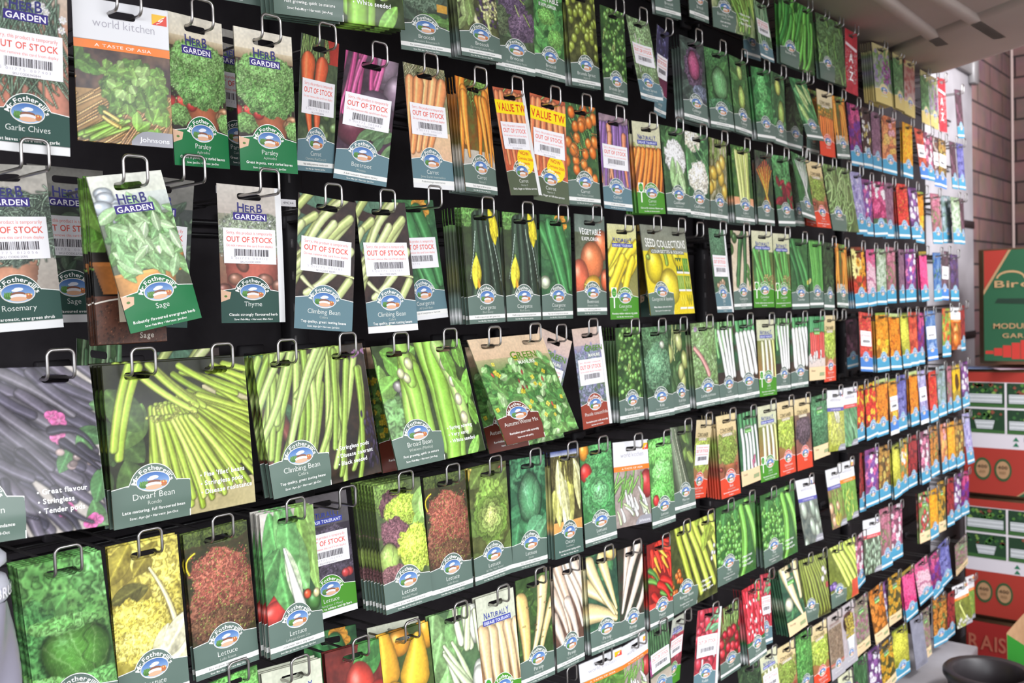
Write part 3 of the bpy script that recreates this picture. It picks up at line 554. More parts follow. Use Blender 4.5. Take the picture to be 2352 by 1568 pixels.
purple_bean|B||French Bean|Purple Queen|Crisp purple pods in abundance|Sow: Apr-Jul • Harvest: Jul-Oct|large packet of dark purple beans|purple bean|bg #b4aca4 #d8d0c8 20|cp 64 #3a3846 #5c5664 -20 -40 120 100 100 7 5 44 15 .1|cp 10 #484454 #68646c 0 -20 110 60 96 6.5 5 50 10 .1|lf 7 #3c7c48 #5c9c5c 130 40 165 172 10 18 0 80|fl #d85ca0 #e884b8 #a86c8c 3 118 56 136 80 9 3|fl #d84c98 #e070b0 4 112 140 160 160 8 3|bl 6 #8c7878 #b09c94 120 90 150 104 5 4 0 30|cp 8 #2a2834 #403c48 60 70 130 140 50 5 1.4 50 20 .2
broad_bean|B||Broad Bean|Witkiem (Manita)|Fast growing, quick to mature|Sow: Feb-May • Harvest: Jun-Aug|large packet of open broad bean pods|broad bean|bg #24401c #3c5430 14|lf 14 #4c9c34 #84c85c 0 10 60 140 14 20 0 70|bl 7 #8c8c88 #a8a09c 20 56 50 90 9 8 0 30|fr #4c8044 #78ac6c 18 112 40 36 9|cp 4 #78c038 #94d450 52 20 64 40 122 13 10 -4 6 .05|cp 3 #80c840 #94d854 84 -4 108 10 156 15 13 2 4 .05|cp 1 #8cc84c #98d458 46 -10 50 0 74 12 8 4 2 .1|bl 3 #e0e8a8 #f0f0c0 40 22 50 60 7 9 0 20|cp 1 #a8d870 #a8d870 116 8 118 10 130 13 10 10 2 .05|bl 1 #f0f0c4 #f0f0c4 122 34 123 35 7.5 10 10 0|bl 1 #eeeec0 #eeeec0 127 62 128 63 7.5 10 5 0|bl 1 #f0f0c4 #f0f0c4 131 90 132 91 7.5 10 0 0|bl 1 #eaeab8 #eaeab8 134 118 135 119 7.5 10 0 0|lf 10 #5cac3c #84c858 142 10 166 172 10 24 0 40
mustard_manure|n|GM|Mustard|White|Revitalises poor soils naturally|Improves soil quality|yellow mustard flowers on a brown-labelled packet|mustard|re #c8a888 #b89478 -1 30|re #2c4c24 #3c6430 30 172|fr #3c6c30 #6c9c48 82 100 110 70 8|lf 40 #3c7434 #5c9448 0 40 165 150 8 14 0 80|fl #d8b828 #f0d848 60 0 30 60 130 4 4
green_manure|n|GM|Autumn/Winter Mix||Revitalises poor soils naturally|Improves soil quality|green manure leaves with yellow flowers|green manure|re #e8cca8 #dcbc98 -1 36|re #b8b080 #5c8c48 36 60|re #3c7c38 #2c6430 60 172|fr #2c7434 #6cb458 82 122 110 76 9|lf 110 #2c7c38 #70b85c 0 54 165 172 8 11 0 90|lf 40 #90c878 #b8dca0 10 50 150 165 6 8 0 90|fl #e8d830 #f8f060 26 10 46 160 160 4 4|bl 8 #b03838 #c84840 30 60 120 110 1.8 4 0 20
phacelia|n|GM|Phacelia tanacetifolia||Revitalises poor soils naturally|Improves soil structure|lilac phacelia flowers with a brick-red label|phacelia card|re #dcc0ac #ccb0a8 -1 30|re #a89cac #6c7480 30 60|re #6c7480 #4c6458 60 130|fr #5c6c70 #8c90b0 40 80 50 50 4|fl #8484b8 #b8b4dc 80 0 34 80 126 3 5|lf 20 #4c6c4c #6c8c68 0 60 80 126 3 6 0 80
courgette_black|g||Courgette|Black Beauty|Prolific crops of very dark green fruits|Sow: Mar-May • Harvest: Jul-Oct|dark glossy courgettes with a yellow flower|dark courgette|bg #24341c #2c4824 14|fr #3c7c34 #74b05c 16 12 30 16 6|row #1c3024 #26442e 4 26 72 14 114 11 9 -10 14|cp 1 #a8c4b0 #a8c4b0 26 34 27 35 74 .9 .4 -14 1 0|cp 1 #98b49c #98b49c 52 24 53 25 90 1 .5 6 1 0|cp 1 #a8c4b0 #a8c4b0 64 50 65 51 62 .9 .5 12 1 0|lf 3 #e0d020 #f0e030 66 14 76 30 7 20 -10 14|cp 1 #6c9c3c #6c9c3c 22 66 23 67 26 2 3.4 0 1|lf 3 #dcd020 #f0e438 20 94 26 102 8 23 0 14|lf 2 #e89420 #f0a828 22 108 26 116 3 11 0 10
courgette_bush|g||Courgette|All Green Bush|Big crops of courgettes or marrows|Sow: Mar-May • Harvest: Jul-Oct|mid-green courgettes with an orange flower|green courgette|bg #1c5430 #2c7440 12|lf 8 #2c7c40 #3c8c4c 20 0 80 50 16 16 0 90|fl #f08c20 #f4a838 2 50 6 70 14 12 5|cp 1 #288440 #288440 4 22 5 23 104 12 10 24 1|cp 1 #2c8c48 #2c8c48 24 16 25 17 108 12 10 20 1|cp 1 #247c3c #247c3c 46 14 47 15 104 11 9 16 1|bl 1 #d8ecb8 #d8ecb8 8 108 9 109 13 12 0 0|bl 1 #e8f4d0 #e8f4d0 8 108 9 109 9 8 0 0
courgette_slim|g||Courgette|Defender F1|Slender dark fruits|Sow: Mar-May|two dark courgettes on a cream board|cream-board courgette|bg #e4d4b8 #d8c4a4 20|bl 3 #2c5c2c #3c7434 2 10 18 60 13 13 0 0|cp 3 #1c4c2c #2c6c38 40 0 74 10 108 8 7 -14 8|lf 3 #3c7c38 #4c8c44 60 90 80 120 6 12 0 60
nd_courgette|L|ND|Courgette|Soleil F1|Powdery mildew tolerant, big yields|Sow: Mar-May • Harvest: Jul-Oct|yellow courgettes below lettering NATURALLY|yellow courgette|re #dcdca4 #d4d070 -1 44|re #7c8438 #8c8c50 44 130|row #ecd020 #f8e838 5 10 110 36 74 9.5 8 -34 -60|cp 4 #e8cc1c #f8e430 30 62 90 66 64 9 8 -34 12
nd_cucumber|L|ND|Cucumber|Bella F1|Powdery mildew tolerant, smooth fruits|Sow: Mar-May|long green cucumbers below lettering NATURALLY|cucumber|re #dcdcb8 #ccd0a0 -1 46|re #3c6c2c #a88c54 46 130|cp 8 #2f8c3c #54b050 4 40 60 52 100 7 6.4 14 12|sp 60 #c89c60 #e0b478 40 96 80 126 1.6
cucumber_dark|g||Cucumber|Burpless|Smooth tasty cucumbers|Sow: Mar-May|dark green cucumbers at an angle|dark cucumber|bg #1f5c2c #2c7438 12|cp 6 #1c6430 #349448 0 10 50 24 100 8.5 8 22 8|fl #e8d040 #f0e060 2 70 100 80 110 5 5
bean_thin|g||Climbing Bean|Blue Lake|Slender round pods|Sow: Apr-Jul|thin bright green pods|thin green pod|bg #1f5c28 #2c7434 12|row #34983c #58bc50 9 6 76 6 118 3.8 3 6 0|fl #f0e080 #f8f0b0 2 4 100 20 110 6 5
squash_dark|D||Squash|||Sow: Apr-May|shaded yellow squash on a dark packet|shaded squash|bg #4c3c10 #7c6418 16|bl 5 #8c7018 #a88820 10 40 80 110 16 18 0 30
seed_collection|C|SC|Courgettes & Squashes||Many shapes, sizes and colours|Easy to grow for summer crops|large packet of yellow squashes with six small photos|seed collection|re #7c8474 #8c947c -1 50|re #ece020 #f0d820 50 172|bl 1 #f0dc20 #f0dc20 30 78 31 79 26 34 10 0|bl 1 #f4e030 #f4e030 76 118 77 119 32 32 0 0|bl 1 #8cac3c #8cac3c 12 62 13 63 7 6 0 0|cp 1 #7ca838 #7ca838 70 44 71 45 30 5 6 6 1|bl 1 #f0dc20 #f0dc20 110 60 111 61 14 20 0 0|re #ece020 #ece020 172 173
dill_card|g||Dill|Dukat|Feathery aromatic leaves|Sow: Mar-Jul|dark green ferny card with a white edge|ferny leaf card|bg #2c5c3c #3c7048 5|fr #2c6040 #5c8c68 40 30 50 60 3|bl 10 #c8a078 #d8b490 20 100 60 124 6 5 0 30
kale|g||Kale|Dwarf Green Curled|Highly nutritious winter vegetable|Sow: Mar-May • Harvest: Nov-Mar|curly dark green kale|curly kale|bg #1c4428 #2c5c34 8|fr #2c5c38 #5c9060 40 20 50 30 5|fr #3c7450 #7cac80 40 76 42 46 5|bl 1 #c8d0b8 #c8d0b8 58 34 59 35 8 8 0 0
kohl_rabi|g||Kohl Rabi|White Delicacy|Tender and nutty swollen stems|Sow: Mar-Jul|pale green kohl rabi bulbs|kohl rabi|bg #1c4428 #2c5c2c 12|lf 16 #2c5c34 #4c7c48 0 0 80 126 8 20 0 60|cp 6 #a8bc70 #c8d48c 10 0 70 20 40 1.6 1.6 -10 30|bl 6 #b8c870 #d4dc94 12 40 72 108 14 17 0 20
lambs_lettuce|g||Lambs Lettuce|Verte|Easy to grow, mild salad leaves|Sow: Mar-Sep • Harvest: Jun-Nov|small green leaves with pink stalk|lambs lettuce|bg #4c6c3c #6c8c58 9|fr #5c8448 #98c080 40 60 50 70 6|lf 90 #649450 #a4c88c -2 4 82 120 5 7 0 90|cp 1 #c88c84 #c88c84 8 50 9 51 66 5 6 36 2|fl #a884b0 #b898c0 2 10 6 20 14 5 5
leek|g||Leek|Autumn Mammoth|A fine quality, long standing leek|Sow: Feb-Apr • Harvest: Aug-Mar|slender white leeks|slender leek|bg #1c5c34 #2c4c2c 14|cp 12 #4c9c50 #7cc074 10 -10 80 10 50 5 4 -4 10|re #2c2420 #3c2c24 104 130|row #e8ece0 #f8f8f4 4 8 78 20 92 5.6 6.6 12 0
leek_thick|g||Leek|Musselburgh|Hardy winter vegetable|Sow: Feb-Apr • Harvest: Sep-Mar|thick white leeks with green tops|thick leek|bg #1c6038 #3c2c20 20|row #2c8c4c #54ac68 5 6 84 -6 60 7 7 6 0|re #3c2c24 #4c3828 104 130|row #ecece0 #fcfcf8 5 6 80 30 84 6.6 8 4 14
nd_leek|L|ND|Leek|Oarsman F1|Rust tolerant vigorous variety|Sow: Jan-Apr • Harvest: Sep-Mar|pale leeks below lettering NATURALLY|tolerant leek|re #dcdcb8 #ccd4a8 -1 46|re #7c8c44 #a86c3c 46 130|row #d0d878 #f4f4d0 4 12 80 50 76 5.6 6 0 6
org_onion_red|c|OG|Onion|Red Bunching|||red spring onions above a cream label|red bunching onion|bg #1c6c3c #2c8c4c 14|re #e8dcd4 #dccac0 104 134|row #2c9454 #58b474 8 6 78 -10 60 3.6 3.6 0 0|row #d83c38 #e8645c 8 6 78 46 60 4.2 4.8 0 0|cp 8 #f0e0d8 #fcf4f0 8 96 70 104 14 3.4 2 0 10
org_leek|c|OG|Leek|Lincoln|||white leeks above a cream label|organic leek|bg #1c6438 #2c7c48 12|row #2c7c48 #4ca064 5 6 80 -10 60 6 6 0 0|row #e4ece4 #f8fcf8 5 6 80 40 94 5 5.6 0 2|cp 2 #b04c70 #c06484 50 110 66 116 14 3.6 2 0 10
org_kale|c|OG|Kale|Green|||dark green kale above a cream label|organic kale|bg #1c5430 #2c6c3c 9|fr #24643c #5c9c6c 40 66 50 70 5
org_parsnip|c|OG|Parsnip|Halblange|||long cream parsnips above a cream label|organic parsnip|bg #1c4c38 #2c6c48 14|lf 10 #2c6440 #3c7c4c 0 100 80 130 8 14 0 90|bl 1 #e0e0c0 #e0e0c0 18 92 19 93 15 17 0 0|cp 1 #ecd89c #ecd89c 64 -6 65 -5 90 13 6 4 1|cp 1 #f0dca8 #f0dca8 22 0 23 1 128 20 4 18 1|bl 3 #c0b080 #d0c090 20 -4 60 8 7 5 0 30
org_pink|c|OG|Flower Mix|Pinks|||pink meadow flowers above a cream label|organic pink flower|bg #7c7860 #a89c88 9|fl #a8507c #d898b4 46 0 4 80 134 5 5|lf 40 #6c8454 #98a878 0 0 80 134 3 7 0 90
org_orange|c|OG|Calendula|Orange|||orange calendula flowers above a cream label|organic calendula|bg #6c3c14 #8c5420 12|fl #e8781c #f4983c 46 0 4 80 134 8 9
org_yellow|c|OG|Rudbeckia|Gloriosa|||yellow daisies with brown centres, cream label|organic daisy|bg #3c4024 #5c5c30 12|fl #e8a424 #f4c03c #6c3414 34 0 4 80 134 8.5 9
org_red_white|c|OG|Radish|French|||red and white roots above a cream label|organic radish|bg #5c7c3c #7c945c 12|bl 26 #c82c30 #e04844 0 10 80 130 7 9 0 40|bl 14 #ece4dc #f8f4f0 0 10 80 130 6 6 0 40|lf 8 #6c9c48 #8cb860 0 0 80 60 6 12 0 80
lettuce_ice|g||Lettuce|Webbs Wonderful|Crisp iceberg type|Sow: Mar-Aug • Harvest: May-Oct|round bright green lettuce on dark leaves|round-head lettuce|bg #245c2c #3c8440 9|fr #347c38 #68b45c 40 20 52 44 9|fr #3c8840 #80d078 70 20 24 26 8|lf 10 #2c7c38 #4c9c4c 0 50 30 120 12 24 20 60|fr #2c783c #54a858 10 84 22 50 6|fr #347c38 #5ca050 64 60 26 20 6|hd #3c9434 #a0dc84 44 92 33 32 20|fr #4ca048 #88d078 34 62 34 9 5|fr #5cac4c #98e08c 10 122 30 14 4|fr #3c8c40 #70bc68 66 124 28 14 4
lettuce_gem|g||Lettuce|Little Gem|Very easy to grow|Sow: Mar-Aug • Harvest: May-Oct|yellow crinkled lettuce leaves|little yellow lettuce|bg #a09830 #c8bc50 9|fr #b8ac40 #f0e478 40 20 60 40 9|lf 6 #8c8430 #b0a440 10 20 70 70 13 26 0 50|fr #b4a83c #ece078 66 46 22 44 6|lf 2 #6c7030 #808038 4 46 20 60 10 20 70 20|fr #d0c040 #f8ec78 26 84 36 28 4.5|fr #d8c848 #f8f090 36 104 44 20 4|cp 1 #f0e4a4 #f0e4a4 44 28 45 29 66 1.4 3.6 22 1|lf 3 #f0ecb4 #f8f4cc 58 104 80 124 12 26 40 20
lettuce_rossa|g||Lettuce|Lollo Rossa|Easy to grow, long lasting variety|Sow: Mar-Aug • Harvest: May-Oct|frilly red-brown lettuce|red frilly lettuce|bg #2c3418 #403820 5|fr #344c24 #54702c 40 2 60 18 4|fr #6c3c2c #98644c 40 96 46 42 3.4|fr #84402f #c07860 40 62 38 40 3.2|fr #543424 #805c40 40 112 44 20 3.2|sp 260 #7c8c3c #b4bc5c 4 24 78 124 .8|sp 160 #983c34 #c06050 8 28 76 80 .9|cp 1 #f0d028 #f0d028 12 24 13 25 24 1.1 1.1 -20 1 .4
lettuce_cos|g||Lettuce|Lobjoits Green Cos|Large sweet hearts, long season|Sow: Mar-Jul, Sep-Oct • Harvest: Apr-Oct|tall cos lettuce with white rib and tomato|cos lettuce|bg #c8c0b0 #e8e4dc 20|re #244c34 #34643c 60 130|bl 2 #d83830 #e04438 4 116 26 124 18 12 -30 10|lf 3 #78c050 #a0d870 56 20 76 60 13 50 0 8|lf 3 #4cac58 #8cd880 18 40 40 60 18 52 -8 14|lf 2 #3c9c50 #54ac5c 6 60 16 80 14 34 30 20|lf 1 #d8f0c0 #d8f0c0 40 82 41 83 9 36 -12 0|cp 1 #f4f8ec #f4f8ec 30 46 31 47 70 1.4 8 14 1 .06|bl 2 #2c7c34 #3c8c40 66 104 76 116 11 11 0 0|bl 1 #e8e0a0 #e8e0a0 72 106 73 107 6 6 0 0|bl 2 #e86c30 #d83c28 54 100 66 112 6 6 0 0
lettuce_headed|g||Lettuce|Headed Mixed|Easy to grow, wide range of varieties|Sow: Mar-Jul • Harvest: Jun-Oct|mixed lime and dark red lettuces|mixed lettuce|bg #3c5430 #54703c 9|fr #4c7434 #7ca048 20 14 40 26 5|fr #4c3034 #6c4850 26 30 20 20 4|fr #94bc34 #ccec60 48 38 36 20 4|lf 3 #90cc60 #b0dc80 62 40 80 62 13 22 20 20|fr #5c3840 #8c6068 28 68 26 22 3.4|hd #a8d060 #d0ec90 14 98 16 20 0|fr #a8cc38 #dcf468 60 92 32 32 4|fr #5c3c3c #94686c 22 120 24 14 3.4
lettuce_year|g||Lettuce|All The Year Round|Favourite long season 'butterhead'|Sow: Mar-Aug • Harvest: Apr-Oct|rosette of yellow-green lettuce leaves|butterhead lettuce|bg #3c4c20 #5c6c34 10|bl 3 #d8c040 #e8d060 0 0 20 16 12 10 0 0|bl 2 #d84030 #e05040 62 6 74 16 7 7 0 0|lf 10 #4c7030 #6c9040 0 14 82 124 16 26 0 90|fr #5c8834 #90b850 42 66 36 50 8|ro #5c8c34 #d0e080 40 76 34 9 .42|fr #a8c060 #e0e890 40 74 12 14 4
lettuce_saladin|g||Lettuce|Saladin|Easy, large crisp 'iceberg' heads|Sow: Mar-Jul • Harvest: Jun-Oct|blue-green iceberg lettuce|blue-green lettuce|bg #1c5838 #246c44 12|lf 16 #246c44 #308450 0 0 80 126 18 28 0 90|fr #246844 #449460 40 20 50 34 10|hd #449c64 #98d0a4 42 62 26 38 10|lf 4 #3c9460 #5cac78 46 104 80 124 18 24 60 20
lettuce_thumb|g||Lettuce|Tom Thumb|Fast growing small, hearted lettuce|Sow: Mar-Aug • Harvest: May-Oct|green lettuce with a red tomato|small-heart lettuce|bg #1c6c34 #2c8c44 8|bl 1 #e89828 #e89828 10 8 11 9 12 16 0 0|fr #2c8444 #54b468 54 24 40 28 4|bl 1 #d83028 #d83028 12 44 13 45 14 16 0 0|fr #2c8c48 #64c47c 42 84 40 40 6|ro #3ca458 #90d898 42 80 28 9 .42|fr #50b468 #98e0a0 42 78 12 12 4
lettuce_webb|g||Lettuce|Webbs Wonderful|A favourite crisp hearted type|Sow: Mar-Aug • Harvest: Jun-Oct|pale green curly lettuce, red radish below|curly lettuce|bg #2c7c34 #4ca44c 9|fr #4cb44c #98e47c 40 26 44 34 7|fr #54bc54 #a8ec94 42 70 34 30 5|fr #3ca444 #80d870 40 104 44 26 5|bl 1 #d83030 #d83030 14 116 15 117 10 12 0 0
marrow|g||Marrow|Green Bush|Heavy crops of striped marrows|Sow: Apr-May • Harvest: Jul-Oct|dark striped marrow lying diagonally|striped marrow|bg #344c30 #46603c 12|lf 6 #4c7c3c #8cac54 40 10 80 60 9 16 0 70|cp 1 #5c6c54 #5c6c54 8 6 9 7 150 20 26 14 1|cp 1 #a4ac90 #a4ac90 16 4 17 5 140 1.4 1.8 15 1 .1|cp 1 #a4ac90 #a4ac90 4 20 5 21 120 1.2 1.6 13 1 .1|cp 1 #3c4c38 #3c4c38 26 10 27 11 120 2 2.4 17 1 .1
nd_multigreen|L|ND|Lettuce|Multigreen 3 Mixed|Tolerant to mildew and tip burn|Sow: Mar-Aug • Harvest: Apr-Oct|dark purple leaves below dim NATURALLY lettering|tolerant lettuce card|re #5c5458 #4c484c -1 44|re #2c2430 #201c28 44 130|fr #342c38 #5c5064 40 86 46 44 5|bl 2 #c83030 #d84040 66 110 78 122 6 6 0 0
nd_parsnip|L|ND|Parsnip|Albion F1|Canker resistant|Sow: Mar-May • Harvest: Nov-Mar|smooth cream parsnips below lettering NATURALLY|smooth parsnip|re #d8dcc4 #ccd4b8 -1 50|re #ccd4b8 #b89870 50 66|re #a87c54 #94683c 66 130|row #e4bc88 #f0cc9c 5 0 88 52 96 12.5 4 4 4
nd_beet|L|ND|Beetroot|Boltardy|Bolt resistant roots|Sow: Mar-Jul|tilted card of red roots|tilted red-root card|re #c8ccb8 #b8bcac -1 46|re #a83440 #7c2430 46 130|bl 10 #b03444 #cc4c5c 0 50 80 126 12 12 0 0
squash_red|g||Squash|Uchiki Kuri|Red onion shaped fruits|Sow: Apr-May|glossy red round squashes with a green leaf|red squash|bg #5c1c18 #7c2820 14|lf 3 #2c8c3c #3c9c48 60 0 80 24 16 24 60 20|bl 1 #cc2c24 #cc2c24 14 70 15 71 24 28 0 0|bl 1 #dc3c2c #dc3c2c 46 50 47 51 24 34 0 0|bl 1 #d83428 #d83428 72 70 73 71 20 26 0 0|bl 1 #c82c24 #c82c24 40 110 41 111 30 26 0 0
squash_yellow|g||Squash|Summer Crookneck|Golden crook neck fruits|Sow: Apr-May|yellow pear-shaped squashes|yellow squash|bg #3c5c24 #2c4c1c 12|bl 1 #e09420 #e09420 30 16 31 17 18 18 0 0|bl 1 #e8a020 #e8a020 76 10 77 11 12 24 0 0|cp 1 #e8a828 #e8a828 6 6 7 7 44 11 20 0 1|cp 1 #f0b828 #f0b828 60 18 61 19 46 10 24 -14 1|cp 1 #e8a820 #e8a820 14 70 15 71 30 8 16 40 1|bl 1 #f0b430 #f0b430 38 106 39 107 32 26 0 0
pak_choi|g||Pak Choi|Joi Choi F1|Crisp white stems|Sow: Apr-Aug|pak choi with white ribs|pak choi|bg #34643c #4c7c4c 14|lf 6 #5c9c54 #8cc478 0 30 50 70 20 44 0 30|bl 3 #ecf0dc #f4f8e8 64 20 78 46 14 22 0 0|cp 4 #c4d898 #e8f0d0 50 -10 80 6 50 4 6 0 16|cp 5 #b8d890 #f0f4e4 20 46 34 60 84 2.4 7 26 10|bl 2 #e8f0d8 #f8fcf0 66 90 78 110 12 18 0 0
parsnip_glad|g||Parsnip|Gladiator F1|Canker resistant, sweet roots|Sow: Feb-May • Harvest: Nov-Mar|cream parsnips on dark leaves|cream parsnip|bg #244c20 #34602c 12|lf 14 #2c5c24 #4c8438 0 0 80 126 8 12 0 90|cp 1 #f0c878 #f0c878 8 36 9 37 92 15 7 4 1|cp 1 #ecd498 #ecd498 62 16 63 17 118 13 3 -18 1|cp 1 #e8cc88 #e8cc88 84 50 85 51 90 11 3 -26 1|cp 10 #c09050 #d0a868 0 40 70 90 5 .5 .4 80 14
parsnip_tender|g||Parsnip|Tender and True|Quality exhibition variety, sweet roots|Sow: Feb-May • Harvest: Nov-Mar|pinkish white parsnips at an angle|pinkish parsnip|bg #7c5848 #5c4034 16|row #dcb89c #f0dcc8 6 -10 80 0 120 12 4 20 32|cp 3 #dcc0a8 #ecd8c8 0 50 30 80 80 11 4 30 10
parsnip_fan|g||Parsnip|Tender and True|Exhibition quality with long roots|Sow: Feb-May • Harvest: Nov-Mar|yellowish parsnips meeting in a point|fanned parsnip|bg #1c4c38 #2c6444 14|lf 8 #2c7c48 #4c9c5c 0 0 80 30 8 14 0 90|cp 1 #e8d090 #e8d090 -12 96 -11 97 80 20 6 74 1|cp 1 #f0d898 #f0d898 -6 50 -5 51 104 14 3 52 1|cp 1 #f0dc9c #f0dc9c 6 14 7 15 118 14 3 32 1|cp 1 #ecd894 #ecd894 40 10 41 11 104 13 3 18 1|bl 2 #f0d070 #f4dc88 60 0 76 8 14 12 0 0
parsnip_white|g||Parsnip|White Gem|Sweet white roots|Sow: Feb-May|whitish parsnips pointing down left|white parsnip|bg #3c2c24 #2c3c2c 14|cp 1 #e0c8b4 #e0c8b4 34 -4 35 -3 116 11 3 -12 1|cp 1 #ecd8c4 #ecd8c4 66 0 67 1 140 12 3 -26 1|cp 1 #e8d4c0 #e8d4c0 84 30 85 31 120 12 5 -34 1|cp 1 #dcc8b8 #dcc8b8 92 70 93 71 80 11 5 -40 1
chilli|g||Pepper|Mixed Chilli|Hot and colourful pods|Sow: Feb-Apr|red and green chilli peppers|chilli pepper|bg #9c1c18 #7c1814 16|re #d83c30 #e04c3c 118 132|cp 14 #d82418 #f04430 20 4 84 50 44 7 3 40 60 .2|cp 4 #e8a02c #f0bc40 10 30 60 70 30 5 2 30 60|cp 4 #2c6c2c #4c9438 4 56 60 90 40 6 3 54 16 .1|cp 4 #c01c18 #e03428 10 80 70 110 46 8 4 60 16 .1
runner_bean|B||Runner Bean|Polestar|Stringless heavy crops|Sow: Apr-Jul|large packet of flat pale runner beans|runner bean|bg #2c3c18 #4c5c28 14|row #a8c038 #c8dc60 9 10 190 -10 170 9 8 16 40|bl 16 #e0601c #f07c2c 0 90 34 140 5 7 0 30|lf 6 #8cac38 #a8c450 110 10 160 60 10 20 40 40|bl 4 #e8e0f0 #f4f0f8 140 70 160 90 5 5 0 0
runner_dark|B||Runner Bean|Scarlet Emperor|Traditional long pods|Sow: Apr-Jul|large packet of dark runner beans|dark runner bean|bg #344018 #4c5824 14|row #647c28 #8ca040 12 0 150 0 170 7 6 6 34|bl 3 #e8dcd8 #f0e8e4 130 50 150 80 12 9 0 30|bx #b03840 146 84 165 100
runner_pale|B||Broad Bean|Green Pods|Long pods, heavy crops|Sow: Feb-Apr|large packet of pale green pods with red label|pale broad bean|bg #5c7428 #7c9438 14|row #98b838 #c4dc60 9 0 190 -20 170 10 9 30 46|bl 3 #7c5cac #8c6cb8 10 104 30 120 14 9 0 0|bx #d84c34 120 120 165 172
pea_big|B||Pea|Sugar Bon|Sweet peas in the pod|Sow: Mar-Jun|large packet of round peas and long pods|garden pea|bg #1c6428 #2c7c34 12|bl 110 #44a83c #84e068 0 30 90 150 6 6 0 0|lf 10 #2c7c38 #3c9448 0 0 165 30 12 18 0 80|cp 2 #54b43c #7cd458 96 20 104 30 150 10 9 -2 3|cp 2 #54b43c #84dc60 126 10 134 20 140 10 8 18 3
turnip|g||Turnip|Purple Top|Quick tasty roots|Sow: Mar-Jul|green tops over pink turnip roots|turnip card|bg #1c4428 #2c5c34 12|row #2c6c38 #54945c 9 0 80 -6 80 2.4 2 -6 6|bl 3 #b03c84 #c8508c 4 74 14 96 12 14 0 0|re #a89c88 #c8b8a8 106 130
radish|g||Radish|Sparkler|Fast crunchy roots|Sow: Mar-Sep|red radishes with a green leaf|red radish card|bg #b82434 #d03040 14|bl 26 #c82438 #dc3c4c 0 10 80 126 12 14 0 0|lf 10 #5ca470 #7cc08c 46 10 80 50 5 13 60 40|cp 8 #f4d8d8 #fcf0f0 0 30 80 120 12 3 1.4 10 30
radish_bunch|g||Radish|Cherry Belle|Crisp globe roots|Sow: Mar-Sep • Harvest: May-Oct|bunch of red radishes with leafy stems|radish bunch|bg #2c5c2c #8c1c24 34|cp 24 #6c9c48 #a0c46c 10 -10 80 30 50 1.8 1.4 0 20|bl 22 #c01c2c #e03c44 0 62 80 124 9 11 0 20
radish_french|g||Radish|French Breakfast|Mild long roots|Sow: Mar-Sep • Harvest: May-Oct|red radishes with white tips|white-tipped radish|bg #c01c28 #d42c34 14|lf 10 #7cb450 #a8d070 56 0 80 60 6 12 0 70|cp 34 #d42434 #ec4450 0 0 74 100 22 6 5 -6 16|bl 26 #fcf0e8 #fcf8f4 4 24 78 118 2.6 4 0 20|re #1c6c3c #2c7c44 120 132
sprouting_tan|t||Sprouting Seeds|Mixed|||tan grain mix on a grey packet|grain mix|re #c8bcb8 #b8a098 -1 30|bg #a08c74 #8c7460 8|re #c8bcb8 #a89c94 -1 36|sp 400 #b89c7c #84684c 6 36 74 130 1.2|re #c85038 #c8b8b4 128 134
sprouting_cup|t||Sprouting Seeds|Beans|||white cup heaped with yellow sprouts|sprout cup|bg #b8acb0 #a89ca0 20|re #c8c0c4 #b8a8ac -1 36|bl 1 #3c2418 #3c2418 40 50 41 51 30 26 0 0|bl 160 #b8a438 #dccc5c 24 34 70 96 3.2 2.4 0 60|po #e8e8ee 46 92 140 26 20
grey_back|t||||||plain grey-blue packet seen side-on|grey packet|bg #7c7c8c #8c8c9c 30
f_magenta_purple|b||||||magenta and purple flowers|magenta flower|bg #4c2050 #a82c60 14|fl #d83c80 #e86c9c 8 30 0 80 60 12 6|fl #5c1c7c #7c3ca0 12 0 50 80 120 13 6
f_white_yellow_dark|b||||||white and yellow flowers on dark ground|white-yellow flower|bg #2c1c20 #4c3830 14|fl #f0f0e8 #fcfcf8 18 0 0 80 124 7 5|fl #c8b850 #e0d070 10 0 40 80 124 6 5
f_mauve|b||||||dusky mauve flowers|mauve flower|bg #5c3c54 #8c6478 10|fl #7c506c #a87c94 50 0 0 80 124 8 6
f_orange_pink|b||||||orange and pink daisies|orange-pink daisy|bg #8c4c34 #c87048 12|fl #e87c4c #f0a060 18 0 0 80 124 12 10|fl #f0b44c #f4cc70 12 0 50 80 124 10 10|fl #e898a8 #f0b8c0 5 20 10 80 60 10 8
f_sunny_yellow|b||||||golden yellow flowers with red centres|golden flower|bg #c87c14 #e89c1c 14|fl #f4ac18 #f8c830 #b83c18 20 0 0 80 126 14 9
f_red_orange|b||||||red-orange flowers|red-orange flower|bg #8c2c24 #b84430 12|fl #d83c2c #ec6c48 26 0 0 80 124 11 7
f_pink_white|b||||||pink and white flowers|pink-white flower|bg #8c4c64 #6c3c50 12|fl #d85c8c #e890ac 18 0 0 80 124 10 5|fl #f4e8ec #fcf4f8 16 0 0 80 124 8 5
f_brown_white|b||||||brown and white flowers|brown-white flower|bg #4c3430 #6c4c44 12|fl #c8b8b0 #ecdcd4 14 0 0 80 124 8 6|fl #7c4c44 #a06858 16 0 0 80 124 8 6
f_yellow_brown|b||||||brown and yellow flowers|brown-yellow flower|bg #4c3820 #6c5428 12|fl #a8702c #d0a048 24 0 0 80 124 10 8|fl #c8b048 #e0cc68 8 0 60 80 124 8 8
f_brown_purple|b||||||muted brown-purple flowers|brown-purple flower|bg #3c2c34 #5c4048 12|fl #5c3c4c #84586c 26 0 0 80 124 9 6
f_violet_blue|b||||||violet-blue flowers|violet-blue flower|bg #3c3c74 #5c5ca0 12|fl #5c5cb0 #8c8cd0 44 0 0 80 124 9 5
